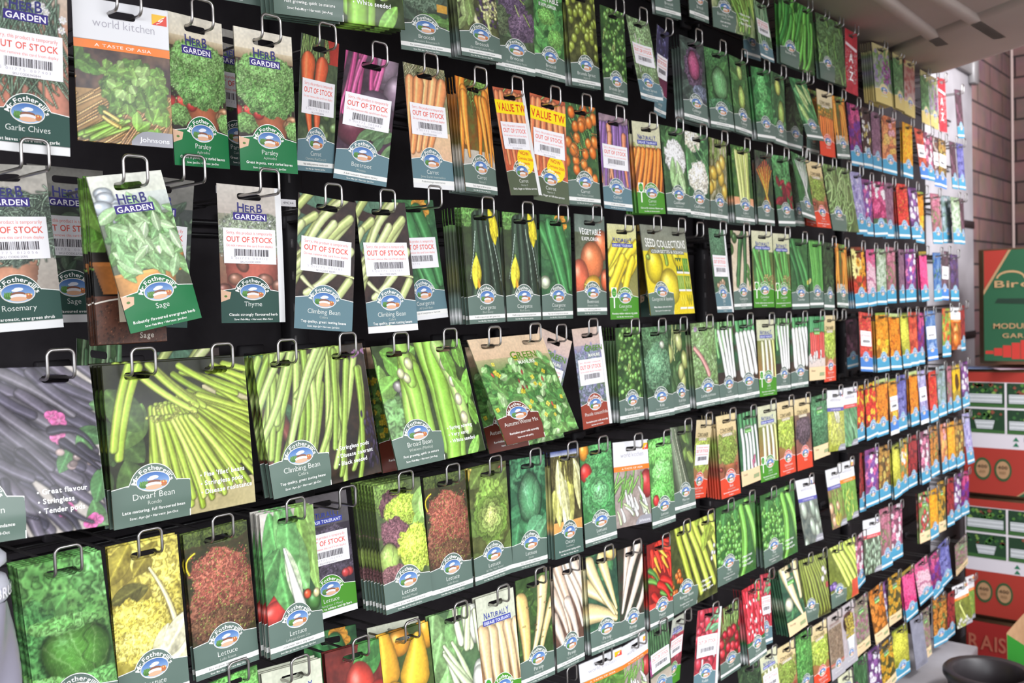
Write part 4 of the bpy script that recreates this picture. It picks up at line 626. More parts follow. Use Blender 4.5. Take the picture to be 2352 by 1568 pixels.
f_violet_dark|b||||||deep violet flowers|deep violet flower|bg #3c2c44 #5c3c58 12|fl #4c3868 #74548c 30 0 0 80 124 9 5
f_lilac_blue|b||||||lilac and pale blue flowers|lilac flower|bg #8c8cb8 #a8a0cc 14|fl #b0a4dc #d8d0f0 26 0 0 80 124 9 5|fl #7c74b4 #9c8cc8 18 0 50 80 124 8 5
f_pink_purple|b||||||pink and purple flowers|pink-purple flower|bg #6c3468 #8c4480 12|fl #d84c94 #e880b0 20 0 0 80 124 11 5|fl #6c3c94 #9460b4 18 0 20 80 124 10 5|fl #f0e8f4 #fcf8fc 5 20 20 80 80 9 5
f_pink_bright|b||||||bright pink and white flowers|bright pink flower|bg #a82c5c #7c2448 12|fl #e0407c #f070a0 24 0 10 80 110 10 5|fl #fceef4 #ffffff 8 0 10 80 70 9 5|re #2c5c38 #3c6c44 112 130
f_scarlet|b||||||scarlet flowers|scarlet flower|bg #8c1c1c #b82c24 12|fl #d82c24 #ec5040 40 0 0 80 124 11 6|sp 24 #f4c848 #f0b838 0 10 80 120 1.8
f_purple_white|b||||||purple and white flowers|purple-white flower|bg #4c2c5c #6c4078 12|fl #8c4c9c #b078bc 22 0 0 80 124 10 5|fl #f0ecf4 #fcf8fc 12 0 30 80 110 9 5
f_orange_yellow|b||||||orange and yellow marigolds|orange-yellow marigold|bg #8c5414 #c87c18 12|fl #f08c18 #f8ac30 30 0 0 80 100 12 12|fl #f4d420 #f8e450 8 10 90 80 126 10 10|re #6c9030 #8cac48 -1 8
f_orange|b||||||dense orange flowers|dense orange flower|bg #8c3c10 #b85814 12|fl #f07c14 #f8a028 52 0 14 80 124 9 9|re #c8dca0 #a8b858 -1 12
f_dusky_pink|b||||||dusky pink flowers|dusky pink flower|bg #7c5054 #9c6c6c 12|fl #b85c78 #dc90a4 34 0 0 80 124 9 5|lf 12 #5c7448 #7c945c 0 60 80 124 4 10 0 80
f_grey_green|b||||||pale blue-green flowers|blue-green flower|bg #6c8484 #8ca4a0 12|fl #94a8b8 #b8c8d4 34 0 0 80 124 8 5|lf 20 #5c7c6c #7c9c88 0 0 80 124 4 9 0 90
f_pale_green|b||||||pale green-white flower spike|pale green flower|bg #6c8c68 #8cac84 10|fl #c0d4b8 #e0ecd8 70 6 10 74 118 6.5 5|bl 40 #8cac78 #a8c490 0 0 80 30 3 3 0 0
f_pink|b||||||soft pink flowers|soft pink flower|bg #c87c98 #a85478 14|fl #e84c84 #f070a0 16 0 0 80 60 13 6|fl #f0b0c4 #f4ccd8 22 0 50 80 124 12 6
f_hot_pink|b||||||hot pink flowers|hot pink flower|bg #a81c58 #c82c6c 14|fl #ec3c80 #f8609c 44 0 0 80 124 13 5|re #c0a030 #606030 -1 14
f_blue|b||||||soft blue flowers|blue flower|bg #2c549c #4c74ac 12|fl #5c80b8 #88a8d4 50 0 0 80 124 6.5 5|lf 12 #3c6c54 #4c7c5c 0 0 80 124 4 9 0 90
f_garden_mix|b||||||mixed red and green garden plants|garden mix|bg #5c8c34 #8cac44 12|fl #d83c28 #ec5c3c 26 0 0 80 124 10 7|fl #e0b030 #ecc850 12 0 30 80 100 8 7|lf 20 #5c9c38 #8cbc50 0 0 80 124 6 12 0 90
f_red_dark|b||||||dark red flowers|dark red flower|bg #5c1c20 #7c2428 12|fl #9c2428 #c03c3c 36 0 0 80 124 10 6
f_red_yellow|b||||||red and yellow flowers|red-yellow flower|bg #8c1c18 #5c3c14 14|lf 20 #f0c81c #f8dc3c 0 0 80 80 6 20 10 20|fl #d8241c #ec4430 22 0 30 80 124 12 6|fl #f4cc24 #f8dc40 8 0 80 80 126 9 6
f_yellow_green|b||||||yellow-green flower clusters|yellow-green flower|bg #6c7c1c #8c9828 10|fr #a0a430 #dcd850 40 64 48 60 3.6|re #4c6424 #6c7c30 -1 8
f_orange_white|b||||||orange, yellow and white flowers|orange-white flower|bg #6c7c44 #8c9454 12|fl #f08420 #f89c38 12 10 20 80 110 12 6|fl #f4f0e8 #fcfcf8 6 0 40 60 80 10 6|fl #f0d028 #f8e040 6 20 10 80 90 10 6
f_orange_brown|b||||||orange-brown flowers|orange-brown flower|bg #4c3418 #6c4820 12|fl #c87424 #e49c40 #5c2c14 34 0 0 80 124 10 9|lf 10 #4c6c34 #6c8c48 0 0 80 124 5 10 0 90
f_sunflower_mix|b||||||cream sunflowers over orange-red blooms|cream sunflower|bg #8c2c18 #6c3c20 14|fl #f4e878 #fcf4b0 #4c2c14 4 10 30 60 60 22 12|fl #e8981c #f0ac30 #4c2414 6 40 40 80 110 15 12|fl #c82c1c #e04428 8 0 90 80 120 12 10
f_sunflower_big|b||||||one big sunflower|big sunflower|bg #7c6c24 #a88c28 14|fl #f0b818 #f8cc2c 12 10 30 70 80 26 14|bl 1 #5c3814 #5c3814 40 62 41 63 20 30 0 0|sp 60 #3c2410 #6c4820 26 40 56 86 1.6
"""
# (design, size, row, pose, spares behind, of which single things, sticker code, slate print, white border, print grain, label)
PACKETS = [
('broccoli','N',0,(1.5988,.005,.6859,.036,.041,-.089,1.016,1.031),1,0,'',0,'',1.0,'dark broccoli heads seed packet, first of its row, top row'),
('broccoli_purple','N',0,(1.7217,.0043,.7111,.036,.025,.013,1.003,1.071),0,0,'',0,'',1.2,'purple sprouting broccoli seed packet, right of broccoli packet'),
('onion_big','B',0,(1.8776,.0064,.7067,.02,.039,-.088,.995,.987),0,0,'',0,'',1.5,'large seed packet of bunched green stems, right of purple broccoli packet'),
('leek_card','N',0,(2.0258,.0405,.6796,.043,.047,-.01,.997,.98),0,0,'',1,'',2.0,'leek leaves with a price sticker seed packet, right of bunched green stem packet'),
('leek_card','N',0,(2.0261,.0124,.6378,.015,.128,.052,.975,.779),0,0,'24',1,'',2.6,'leek leaves with a price sticker seed packet, right of leek card packet'),
('bean_big_dark','B',0,(2.2132,.0075,.6768,-.051,.051,-.085,.997,.942),1,0,'',0,'',2.0,'large seed packet of glossy dark green pods, right of leek card packet'),
('pea_big_dark','B',0,(2.4192,.0072,.68,.004,.065,-.027,.992,.957),1,0,'',0,'',2.0,'large seed packet of dark pea foliage, right of dark pod packet'),
('az_sign','N',0,(2.5662,.0063,.6757,-.037,.014,-.036,.998,.989),0,0,'',0,'',2.0,'red A-Z divider sign, right of dark pea packet'),
('eco_lavender','N',0,(2.7887,.0046,.6782,-.103,.125,-.209,1.052,1.025),5,0,'',0,'',2.0,'lavender flowers on a yellow seed packet, right of A-Z sign'),
('eco_green','N',0,(2.9406,.0064,.6817,-.02,.046,-.018,1.002,.983),1,0,'',0,'',2.0,'green foliage on a yellow seed packet, right of yellow lavender packet'),
('eco_rose','N',0,(3.0474,.0057,.6806,-.079,.029,-.075,1.005,1.011),1,0,'',0,'',2.0,'rose-pink flowers on a yellow seed packet, right of yellow green-leaf packet'),
('eco_green','N',0,(3.198,.0063,.6716,-.016,.029,-.016,1.0,.987),0,0,'',0,'',2.0,'green foliage on a yellow seed packet, right of yellow rose packet'),
('eco_lavender','N',0,(3.2863,.0061,.6701,-.001,.029,-.006,.999,.995),0,0,'',0,'',2.0,'lavender flowers on a yellow seed packet, right of yellow green-leaf packet'),
('az_sign','N',0,(3.374,.005,.6781,.049,.012,-.025,1.001,1.043),0,0,'',0,'',2.0,'red A-Z divider sign, right of yellow lavender packet'),
('f_brown_purple','N',0,(3.5748,.0062,.6708,.091,.037,-.003,1.0,.991),0,0,'',0,'',2.6,'muted brown-purple flowers seed packet, right of A-Z sign'),
('broccoli','N',1,(.6966,.0466,.5441,-.048,-.112,-.362,1.055,1.118),0,0,'',0,'',1.0,'dark broccoli heads seed packet, first of its row, second row'),
('broad_bean','B',1,(.7967,.0024,.531,.011,.077,-.312,1.043,1.132),3,3,'',0,'',1.0,'large seed packet of open broad bean pods, right of broccoli packet'),
('broccoli_autumn','N',1,(.9538,.0077,.4859,.004,.055,-.201,1.023,.918),0,0,'',0,'',1.2,'blue-green broccoli head and orange tub seed packet, right of broad bean packet'),
('broccoli_lancer','N',1,(1.0633,.0081,.495,.023,.073,-.081,1.018,.906),4,0,'',0,'',1.2,'purple and cream sprouting broccoli seed packet, right of autumn broccoli packet'),
('broccoli_purple','N',1,(1.1574,.0085,.491,-.032,.027,-.173,.987,.909),0,0,'',0,'',1.2,'purple sprouting broccoli seed packet, right of sprouting broccoli packet'),
('broccoli_raab','N',1,(1.2397,.0085,.4951,.004,.017,-.011,.985,.911),0,0,'',0,'',1.2,'bright green leafy broccoli raab seed packet, right of purple broccoli packet'),
('sprouts_ball','N',1,(1.33,.0074,.5009,.039,.032,-.029,.997,.944),2,0,'',0,'',1.2,'rows of round green sprouts seed packet, right of broccoli raab packet'),
('sprout_leafy','N',1,(1.4142,-.0008,.4884,.027,.008,.045,.987,.954),0,0,'',0,'',1.2,'bright green sprout stalks seed packet, right of round sprout packet'),
('sprout_green','N',1,(1.5071,.0066,.4934,.021,.166,.026,1.005,.918),0,0,'206160',1,'',1.5,'small pale green sprouts seed packet, out-of-stock sticker, right of leafy sprout stalk packet'),
('kale_purple','N',1,(1.5984,.0099,.4931,.03,-.072,.257,.983,.964),0,0,'433021',1,'',1.5,'dark purple kale seed packet, out-of-stock sticker, right of pale sprout card packet'),
('cabbage_red','N',1,(1.7045,.0059,.493,-.051,.078,-.09,1.02,.993),3,0,'',0,'',1.5,'red cabbage cut among dark leaves seed packet, right of purple kale card packet'),
('cabbage_savoy','N',1,(1.8046,.0061,.4904,-.015,.097,-.125,1.023,.982),1,0,'',0,'',1.5,'round savoy cabbage seed packet, right of red cabbage packet'),
('cabbage_pointed','N',1,(1.9027,.0065,.49,-.032,.087,.023,1.006,.976),1,0,'',0,'',1.5,'pale pointed cabbage hearts seed packet, right of savoy cabbage packet'),
('cabbage_spring','N',1,(2.0126,.0069,.4874,.023,.076,-.071,1.006,.961),2,0,'',0,'',2.0,'deep green spring cabbage seed packet, right of pointed cabbage packet'),
('cabbage_yellow','N',1,(2.0999,.0067,.4893,-.017,.041,.042,.998,.974),0,0,'',0,'',2.0,'yellow-green cabbage hearts seed packet, right of spring cabbage packet'),
('cabbage_pale','N',1,(2.2212,.0072,.4981,.033,.279,-.087,1.028,.934),0,0,'',0,'',2.0,'tilted seed packet of pale pointed leaves, right of yellow-green cabbage packet'),
('sprout_dark','N',1,(2.2717,.0399,.5049,-.037,.012,-.094,1.004,1.001),0,0,'',0,'',2.0,'dark green leaves in shade seed packet, right of pale leaf packet'),
('carrot_nantes','N',1,(2.3588,.0313,.4947,.008,-.0,.01,.995,.951),0,0,'',0,'',1.2,'slim orange carrots seed packet, right of dark leaf packet, second row'),
('cg_carrot','N',1,(2.3763,.0063,.4904,-.02,.058,-.082,1.009,.983),0,0,'',0,'',2.0,'mini carrots below cream header seed packet, right of slim carrot packet'),
('carrot_nantes','N',1,(2.4678,.007,.4899,.057,.07,-.039,1.001,.958),0,0,'',0,'',1.2,'slim orange carrots seed packet, right of patio carrot packet'),
('f_magenta_purple','N',1,(2.5726,.0061,.4843,.007,.065,-.029,1.005,.992),0,0,'',0,'',2.0,'magenta and purple flowers seed packet, right of slim carrot packet'),
('f_white_yellow_dark','N',1,(2.6648,.0064,.4875,.032,.037,.037,.999,.985),1,0,'',0,'',2.0,'white and yellow flowers on dark ground seed packet, right of magenta flower packet'),
('f_mauve','N',1,(2.7444,.0067,.4857,.019,.027,.045,.998,.972),0,0,'',0,'',2.0,'dusky mauve flowers seed packet, right of white-yellow flower packet'),
('f_orange_pink','N',1,(2.8528,.006,.4868,-.058,.048,-.162,1.013,.992),0,0,'',0,'',2.0,'orange and pink daisies seed packet, right of mauve flower packet'),
('f_sunny_yellow','N',1,(3.0218,.0066,.488,-.037,.022,-.04,1.001,.974),1,0,'',0,'',2.0,'golden yellow flowers with red centres seed packet, right of orange-pink daisy packet, second row'),
('f_red_orange','N',1,(3.1299,.0073,.4859,.029,.115,-.007,1.002,.945),0,0,'21',1,'',2.6,'red-orange flowers seed packet, out-of-stock sticker, right of golden flower packet'),
('f_pink_white','N',1,(3.2274,.0081,.4858,.008,.057,-.039,1.0,.914),0,0,'',0,'',2.0,'pink and white flowers seed packet, right of red-orange flower packet'),
('f_brown_white','N',1,(3.3045,.0069,.4796,.028,.037,.042,.999,.964),0,0,'22',1,'',2.6,'brown and white flowers seed packet, out-of-stock sticker, right of pink-white flower packet'),
('f_yellow_brown','N',1,(3.3766,.007,.4794,-.05,.024,-.006,1.0,.961),0,0,'23',1,'',2.6,'brown and yellow flowers seed packet, out-of-stock sticker, right of brown-white flower packet'),
('f_brown_purple','N',1,(3.4994,.0071,.4852,.035,.051,.04,.999,.957),0,0,'',0,'',2.6,'muted brown-purple flowers seed packet, right of brown-yellow flower packet'),
('f_violet_blue','N',1,(3.5907,.007,.4884,.027,.047,-.006,1.0,.958),0,0,'',0,'',2.0,'violet-blue flowers seed packet, right of brown-purple flower packet'),
('garlic_chives','N',2,(.4175,.0023,.3082,-.032,.012,-.201,.919,.988),0,0,'942844',0,'b',1.0,'grassy chives against pink pots seed packet, out-of-stock sticker, first of its row'),
('wk_coriander','W',2,(.5107,-.0015,.3027,-.002,-.015,-.182,.906,.982),0,0,'',0,'',1.0,'bunch of coriander on a wide white seed packet, right of garlic chives card packet'),
('parsley','N',2,(.595,-.0004,.3062,.044,-.026,.164,.966,.954),0,0,'',0,'',1.0,'curled parsley in a terracotta pot seed packet, right of coriander packet'),
('parsley','N',2,(.6853,.0013,.3088,.017,-.012,-.029,.984,.959),0,0,'',0,'',1.0,'curled parsley in a terracotta pot seed packet, right of curled parsley packet'),
('parsley_card','N',2,(.7041,.0905,.3316,.002,.025,.037,.978,.991),0,0,'5000',0,'',1.0,'shaded parsley card showing between its neighbours seed packet, right of curled parsley packet'),
('carrot_red','N',2,(.7749,.0094,.3193,.059,-.139,.279,.976,.967),0,0,'115041',1,'',1.0,'stumpy red-orange carrots seed packet, out-of-stock sticker, right of shaded parsley card packet'),
('beetroot','N',2,(.8604,.0112,.3124,-.112,-.086,-.282,.954,.976),0,0,'771898',1,'',1.0,'purple beetroot with pink stems seed packet, out-of-stock sticker, right of red carrot card packet'),
('carrot_james','N',2,(.949,.0029,.3128,.015,.059,.003,1.002,1.001),0,0,'433615',1,'b',1.0,'broad orange carrots seed packet, out-of-stock sticker, right of beetroot card packet'),
('carrot_nantes','N',2,(1.0377,-.0062,.3066,-.002,.074,.117,.999,.968),5,0,'',0,'',1.2,'slim orange carrots seed packet, right of broad carrot card packet'),
('carrot_value','N',2,(1.1286,.0002,.3091,.071,.118,.044,1.003,.967),0,0,'433616',0,'r',1.2,'carrots behind a yellow VALUE band seed packet, out-of-stock sticker, right of slim carrot packet'),
('carrot_value','N',2,(1.223,.0003,.309,-.065,.071,-.084,1.035,1.002),0,0,'433616',0,'b',1.2,'carrots behind a yellow VALUE band seed packet, out-of-stock sticker, right of value carrot packet'),
('carrot_round','N',2,(1.3135,.0022,.3104,-.007,.044,-.079,1.015,.996),1,0,'',0,'',1.2,'round orange carrots seed packet, right of value carrot packet'),
('carrot_purple','N',2,(1.4223,.009,.3071,-.025,.061,-.072,1.015,.986),0,0,'205310',1,'',1.2,'purple and orange carrots seed packet, out-of-stock sticker, right of round carrot packet'),
('nd_carrot','N',2,(1.5128,-.0018,.3052,.025,.043,-.101,1.01,.987),4,0,'',0,'',1.5,'orange carrots below lettering NATURALLY seed packet, right of purple carrot card packet'),
('cauliflower','N',2,(1.6015,-.0051,.3072,.002,.072,-.054,1.008,.994),0,0,'',0,'',1.5,'white cauliflower in dark leaves seed packet, right of resistant carrot packet'),
('cauliflower_cream','N',2,(1.6971,-.0032,.3067,-.029,.031,-.073,1.009,.999),0,0,'',0,'',1.5,'two cream cauliflower heads seed packet, right of white cauliflower packet'),
('celeriac_yellow','N',2,(1.8035,.0063,.3069,-.013,.007,.036,.997,.991),1,0,'',0,'',1.5,'cluster of yellow turnips seed packet, right of cream cauliflower packet'),
('celery','N',2,(1.9056,.0061,.3035,-.022,.071,-.05,1.007,.99),4,0,'',0,'',1.5,'tall pale green celery sticks seed packet, right of yellow turnip packet'),
('chard_rainbow','N',2,(2.0166,.0066,.3038,-.011,.045,-.017,1.0,.977),1,0,'',0,'',2.0,'rainbow chard with orange and red stems seed packet, right of celery packet'),
('beet_leaf','N',2,(2.1055,.0065,.3036,.023,.091,-.062,1.006,.975),0,0,'',0,'',2.0,'green and dark red leaves seed packet, right of rainbow chard packet'),
('pak_choi_white','N',2,(2.2099,.0068,.3174,-.095,.203,.03,1.019,.956),0,0,'',0,'',2.0,'tilted seed packet of white leaf-beet stems, right of red beet leaf packet'),
('broccoli','N',2,(2.2394,.0305,.3128,.013,.065,.075,.997,.979),0,0,'',0,'',1.0,'dark broccoli heads seed packet, right of white leaf beet packet'),
('cg_herb','N',2,(2.3029,.0062,.3073,-.006,.156,-.046,1.012,.983),0,0,'',0,'',1.5,'bushy herb in a pot, orange-red label seed packet, right of broccoli packet'),
('cg_herb','N',2,(2.331,.0307,.3152,-.029,.041,.045,.998,.972),1,0,'',0,'',1.5,'bushy herb in a pot, orange-red label seed packet, right of pot herb packet'),
('bean_big_pale','B',2,(2.448,.0061,.3092,-.005,.153,-.037,1.004,.995),0,0,'',0,'',2.0,'pale green tangled bean pods on a big seed packet, right of pot herb packet'),
('f_lilac_blue','N',2,(2.582,.006,.3053,.029,.092,-.003,1.001,1.0),0,0,'',0,'',2.0,'lilac and pale blue flowers seed packet, right of pale pod packet'),
('f_pink_purple','N',2,(2.6651,.0078,.293,.016,.03,.003,.999,.928),0,0,'',0,'',2.0,'pink and purple flowers seed packet, right of lilac flower packet'),
('f_pink_bright','N',2,(2.7578,.0077,.2944,.044,.044,-.115,1.004,.928),0,0,'',0,'',2.6,'bright pink and white flowers seed packet, right of pink-purple flower packet'),
('f_mauve','N',2,(2.8468,.0072,.2968,.03,.007,.028,.999,.953),1,0,'',0,'',2.0,'dusky mauve flowers seed packet, right of bright pink flower packet'),
('f_scarlet','N',2,(2.961,.0067,.3018,.01,.053,-.076,1.004,.97),2,0,'',0,'',2.0,'scarlet flowers seed packet, right of mauve flower packet'),
('f_purple_white','N',2,(3.0646,.0073,.2988,.028,.071,-.022,1.001,.947),0,0,'',0,'',2.6,'purple and white flowers seed packet, right of scarlet flower packet'),
('f_orange_yellow','N',2,(3.1745,.0206,.2964,-.032,.021,-.016,1.001,.975),0,0,'',0,'',2.0,'orange and yellow marigolds seed packet, right of purple-white flower packet'),
('f_dusky_pink','N',2,(3.2936,.0066,.295,.006,.054,-.081,1.004,.973),0,0,'',0,'',2.0,'dusky pink flowers seed packet, right of orange-yellow marigold packet'),
('f_grey_green','N',2,(3.4986,.0307,.3038,.018,.044,-.086,1.003,.97),0,0,'',0,'',2.6,'pale blue-green flowers seed packet, right of dusky pink flower packet'),
('f_pale_green','N',2,(3.5234,.0071,.2981,.012,.058,-.067,1.002,.952),0,0,'',0,'',2.0,'pale green-white flower spike seed packet, right of blue-green flower packet'),
('f_brown_purple','N',2,(3.6031,.0071,.2993,.017,.023,.083,.998,.957),0,0,'',0,'',2.6,'muted brown-purple flowers seed packet, right of pale green flower packet'),
('rosemary','N',3,(.4151,.0646,.1394,.043,.049,-.019,1.024,.986),0,0,'21715',0,'b',1.0,'rosemary sprigs in a pot seed packet, out-of-stock sticker, first of its row'),
('sage_card','N',3,(.494,.0999,.1469,-.014,.066,-.021,1.015,.996),0,0,'27338',0,'b',1.0,'shaded sage card behind its neighbour seed packet, right of rosemary card packet'),
('sage','N',3,(.5066,-.0058,.1308,.169,.139,-.053,1.006,.951),0,0,'',0,'',1.0,'tilted seed packet of grey-green sage leaves in a pot, right of shaded sage card packet'),
('sage_kit','N',3,(.512,.0154,.1266,.003,.039,-.02,.952,1.014),3,3,'',0,'',1.0,'soil and terracotta pot on a dark kit seed packet, right of tilted sage packet'),
('sage_card','N',3,(.5845,.0701,.1409,-.072,-.067,-.185,1.011,1.013),0,0,'27339',0,'',1.0,'shaded sage card behind its neighbour seed packet, right of sage pot kit packet'),
('thyme','N',3,(.6804,.036,.1342,-.025,.041,-.138,1.022,.963),0,0,'33159',0,'r',1.0,'thyme above a terracotta pot seed packet, out-of-stock sticker, right of shaded sage card packet'),
('climbing_card','N',3,(.7709,.0039,.1232,-.105,.04,-.131,1.023,.978),0,0,'301690',1,'',1.0,'pale climbing bean pods seed packet, out-of-stock sticker, right of thyme card packet'),
('climbing_card','N',3,(.8647,.0085,.1233,.018,.089,-.095,1.026,1.022),0,0,'301690',1,'b',1.0,'pale climbing bean pods seed packet, out-of-stock sticker, right of climbing bean card packet'),
('courgette_bush','N',3,(.9531,.0377,.1343,.049,.085,-.007,1.004,1.007),0,0,'188607',1,'b',1.0,'mid-green courgettes with an orange flower seed packet, out-of-stock sticker, right of climbing bean card packet'),
('courgette_black','N',3,(1.0448,-.006,.1236,.008,.048,.007,.993,.99),6,2,'',0,'',1.2,'dark glossy courgettes with a yellow flower seed packet, right of green courgette packet'),
('courgette_black','N',3,(1.137,-.0052,.122,-.007,.025,-.022,.999,.977),2,0,'',0,'',1.2,'dark glossy courgettes with a yellow flower seed packet, right of dark courgette packet'),
('courgette_bush','N',3,(1.2292,-.0032,.123,-.006,.003,-.01,.999,.988),1,0,'',0,'',1.2,'mid-green courgettes with an orange flower seed packet, right of dark courgette packet'),
('beet_golden','N',3,(1.3214,-.0051,.1277,-.018,.019,-.057,1.003,.995),0,0,'',0,'',1.2,'orange golden beetroot below white lettering seed packet, right of green courgette packet'),
('nd_courgette','N',3,(1.4229,-.0022,.1166,-.013,.024,-.091,1.005,.988),0,0,'',0,'',1.2,'yellow courgettes below lettering NATURALLY seed packet, right of golden beetroot packet'),
('seed_collection','B',3,(1.5606,-.0045,.1195,-.004,.116,.02,1.003,.963),0,0,'',0,'',1.5,'large seed packet of yellow squashes with six small photos, right of yellow courgette packet'),
('squash_dark','N',3,(1.5609,.0296,.1218,-.017,.034,.032,.996,1.02),0,0,'',0,'',1.5,'shaded yellow squash on a dark seed packet, right of seed collection packet'),
('dill_card','N',3,(1.7892,.0049,.1226,-.011,.097,.058,.999,1.025),0,0,'25',1,'r',1.5,'dark green ferny card with a white edge seed packet, right of shaded squash packet'),
('courgette_slim','N',3,(1.8802,-.0005,.1221,.0,.032,-.016,1.0,.992),0,0,'',0,'',1.5,'two dark courgettes on a cream board seed packet, right of ferny leaf card packet'),
('nd_cucumber','N',3,(1.9831,-.0025,.1251,-.016,.029,-.138,1.008,1.0),0,0,'',0,'',1.5,'long green cucumbers below lettering NATURALLY seed packet, right of cream-board courgette packet'),
('nd_cucumber','N',3,(2.0712,-.0074,.1221,-.001,.022,-.035,1.001,.996),0,0,'',0,'',1.5,'long green cucumbers below lettering NATURALLY seed packet, right of cucumber packet'),
('cucumber_dark','N',3,(2.165,-.0084,.1137,-.013,.031,-.099,1.006,.981),0,0,'',0,'',2.0,'dark green cucumbers at an angle seed packet, right of cucumber packet'),
('bean_thin','N',3,(2.2987,.0063,.115,-.009,.023,-.036,1.002,.988),0,0,'',0,'',2.0,'thin bright green pods seed packet, right of dark cucumber packet'),
('sprout_dark','N',3,(2.3807,.0057,.1111,-.039,.02,.063,.999,1.012),0,0,'',0,'',2.0,'dark green leaves in shade seed packet, right of thin green pod packet'),
('carrot_nantes','N',3,(2.4683,.0064,.1095,-.053,.041,.018,1.002,.981),0,0,'',0,'',1.2,'slim orange carrots seed packet, right of dark leaf packet, fourth row'),
('f_sunflower_mix','N',3,(2.5885,.0065,.1057,.029,.056,-.063,1.003,.976),3,0,'',0,'',2.0,'cream sunflowers over orange-red blooms seed packet, right of slim carrot packet'),
('f_pink','N',3,(2.6886,.0074,.1018,.047,.019,.047,.998,.943),0,0,'',0,'',2.0,'soft pink flowers seed packet, right of cream sunflower packet'),
('f_pale_green','N',3,(2.775,.0073,.1048,-.011,.014,.007,1.001,.947),0,0,'',0,'',2.0,'pale green-white flower spike seed packet, right of soft pink flower packet'),
('f_dusky_pink','N',3,(2.8542,.0068,.111,-.007,.02,.009,1.001,.967),0,0,'',0,'',2.0,'dusky pink flowers seed packet, right of pale green flower packet'),
('f_mauve','N',3,(2.9499,.0074,.1075,-.003,.016,.121,.998,.946),0,0,'',0,'',2.0,'dusky mauve flowers seed packet, right of dusky pink flower packet'),
('f_pink_purple','N',3,(3.034,.007,.1101,.01,.007,-.059,1.002,.957),1,0,'',0,'',2.0,'pink and purple flowers seed packet, right of mauve flower packet'),
('f_hot_pink','N',3,(3.1585,.0076,.1056,.031,.039,.015,.999,.934),1,0,'',0,'',2.6,'hot pink flowers seed packet, right of pink-purple flower packet'),
('f_blue','N',3,(3.306,.0074,.1048,.019,.015,-.018,1.001,.944),0,0,'',0,'',2.6,'soft blue flowers seed packet, right of hot pink flower packet'),
('f_brown_purple','N',3,(3.3948,.0066,.1109,-.03,-.005,-.004,1.0,.973),0,0,'26',1,'',2.6,'muted brown-purple flowers seed packet, out-of-stock sticker, right of blue flower packet'),
('f_violet_dark','N',3,(3.5012,.0072,.1019,-.023,.026,-.055,1.002,.949),0,0,'',0,'',2.6,'deep violet flowers seed packet, right of brown-purple flower packet'),
('purple_bean','B',4,(.3802,-.0047,-.0577,-.041,.247,-.035,.931,.917),0,0,'',0,'',1.0,'large seed packet of dark purple beans, first of its row'),
('leek_card','N',4,(.5304,.119,-.0442,-.152,.086,.457,.958,1.078),0,0,'41',1,'',1.0,'leek leaves with a price sticker seed packet, right of purple bean packet'),
('dwarf_bean','B',4,(.5492,-.0113,-.0628,-.006,.075,-.022,.991,.953),3,3,'',0,'',1.0,'large seed packet of fine green beans spread in a fan, right of leek card packet'),
('climbing_card','N',4,(.6128,.0718,-.0584,.012,-.004,.011,1.03,1.133),0,0,'40',1,'',1.0,'pale climbing bean pods seed packet, out-of-stock sticker, right of dwarf bean packet'),
('climbing_bean','B',4,(.7282,-.0083,-.0614,.043,.124,-.037,.975,.959),2,2,'',0,'',1.0,'large seed packet of long slender green beans, right of climbing bean card packet'),
('broad_bean','B',4,(.9108,-.0075,-.0624,.012,.254,.006,1.027,.939),0,0,'',0,'',1.0,'large seed packet of open broad bean pods, right of large climbing bean packet'),
('mustard_manure','B',4,(.9219,.021,-.0665,-.006,.142,.041,.995,.962),1,1,'',0,'',1.0,'yellow mustard flowers on a brown-labelled seed packet, right of broad bean packet'),
('green_manure','B',4,(1.0912,-.0136,-.0623,.011,.424,.006,1.049,.933),0,0,'',0,'',1.2,'green manure leaves with yellow flowers seed packet, right of mustard packet'),
('green_manure','B',4,(1.1247,.0208,-.0726,.019,.261,-.066,1.026,.95),0,0,'',0,'',1.2,'green manure leaves with yellow flowers seed packet, right of green manure packet'),
('phacelia','N',4,(1.2358,.0123,-.0668,-.352,.011,-.139,.997,.996),0,0,'27',0,'',1.2,'lilac phacelia flowers with a brick-red label seed packet, out-of-stock sticker, right of green manure packet'),
('phacelia','N',4,(1.3223,.0075,-.0603,.026,.091,-.052,.999,.998),0,0,'270761',0,'r',1.2,'lilac phacelia flowers with a brick-red label seed packet, out-of-stock sticker, right of phacelia card packet'),
('sprout_leafy','N',4,(1.427,-.0064,-.064,-.016,.042,.019,1.0,.987),4,0,'',0,'',1.2,'bright green sprout stalks seed packet, right of phacelia card packet'),
('kale','N',4,(1.517,-.0067,-.0666,.007,.073,-.07,1.003,.991),2,0,'',0,'',1.5,'curly dark green kale seed packet, right of leafy sprout stalk packet'),
('kohl_rabi','N',4,(1.6097,.0016,-.0664,-.015,.053,.102,.992,1.001),0,0,'',0,'',1.5,'pale green kohl rabi bulbs seed packet, right of curly kale packet'),
('lambs_lettuce','N',4,(1.6957,-.0076,-.0652,.025,.048,-.11,1.005,.994),3,0,'',0,'',1.5,'small green leaves with pink stalk seed packet, right of kohl rabi packet'),
('leek','N',4,(1.7903,-.0038,-.0672,.003,.068,.001,.998,.989),1,0,'',0,'',1.5,'slender white leeks seed packet, right of lambs lettuce packet'),
('leek_thick','N',4,(1.8808,-.004,-.0674,.025,.055,-.12,1.005,.999),0,0,'',0,'',1.5,'thick white leeks seed packet, between slender leek and tolerant leek packets'),
('nd_leek','N',4,(1.9904,-.0025,-.0701,-.019,.039,-.044,1.002,1.004),0,0,'',0,'',1.5,'pale leeks below lettering NATURALLY seed packet, right of thick leek packet'),
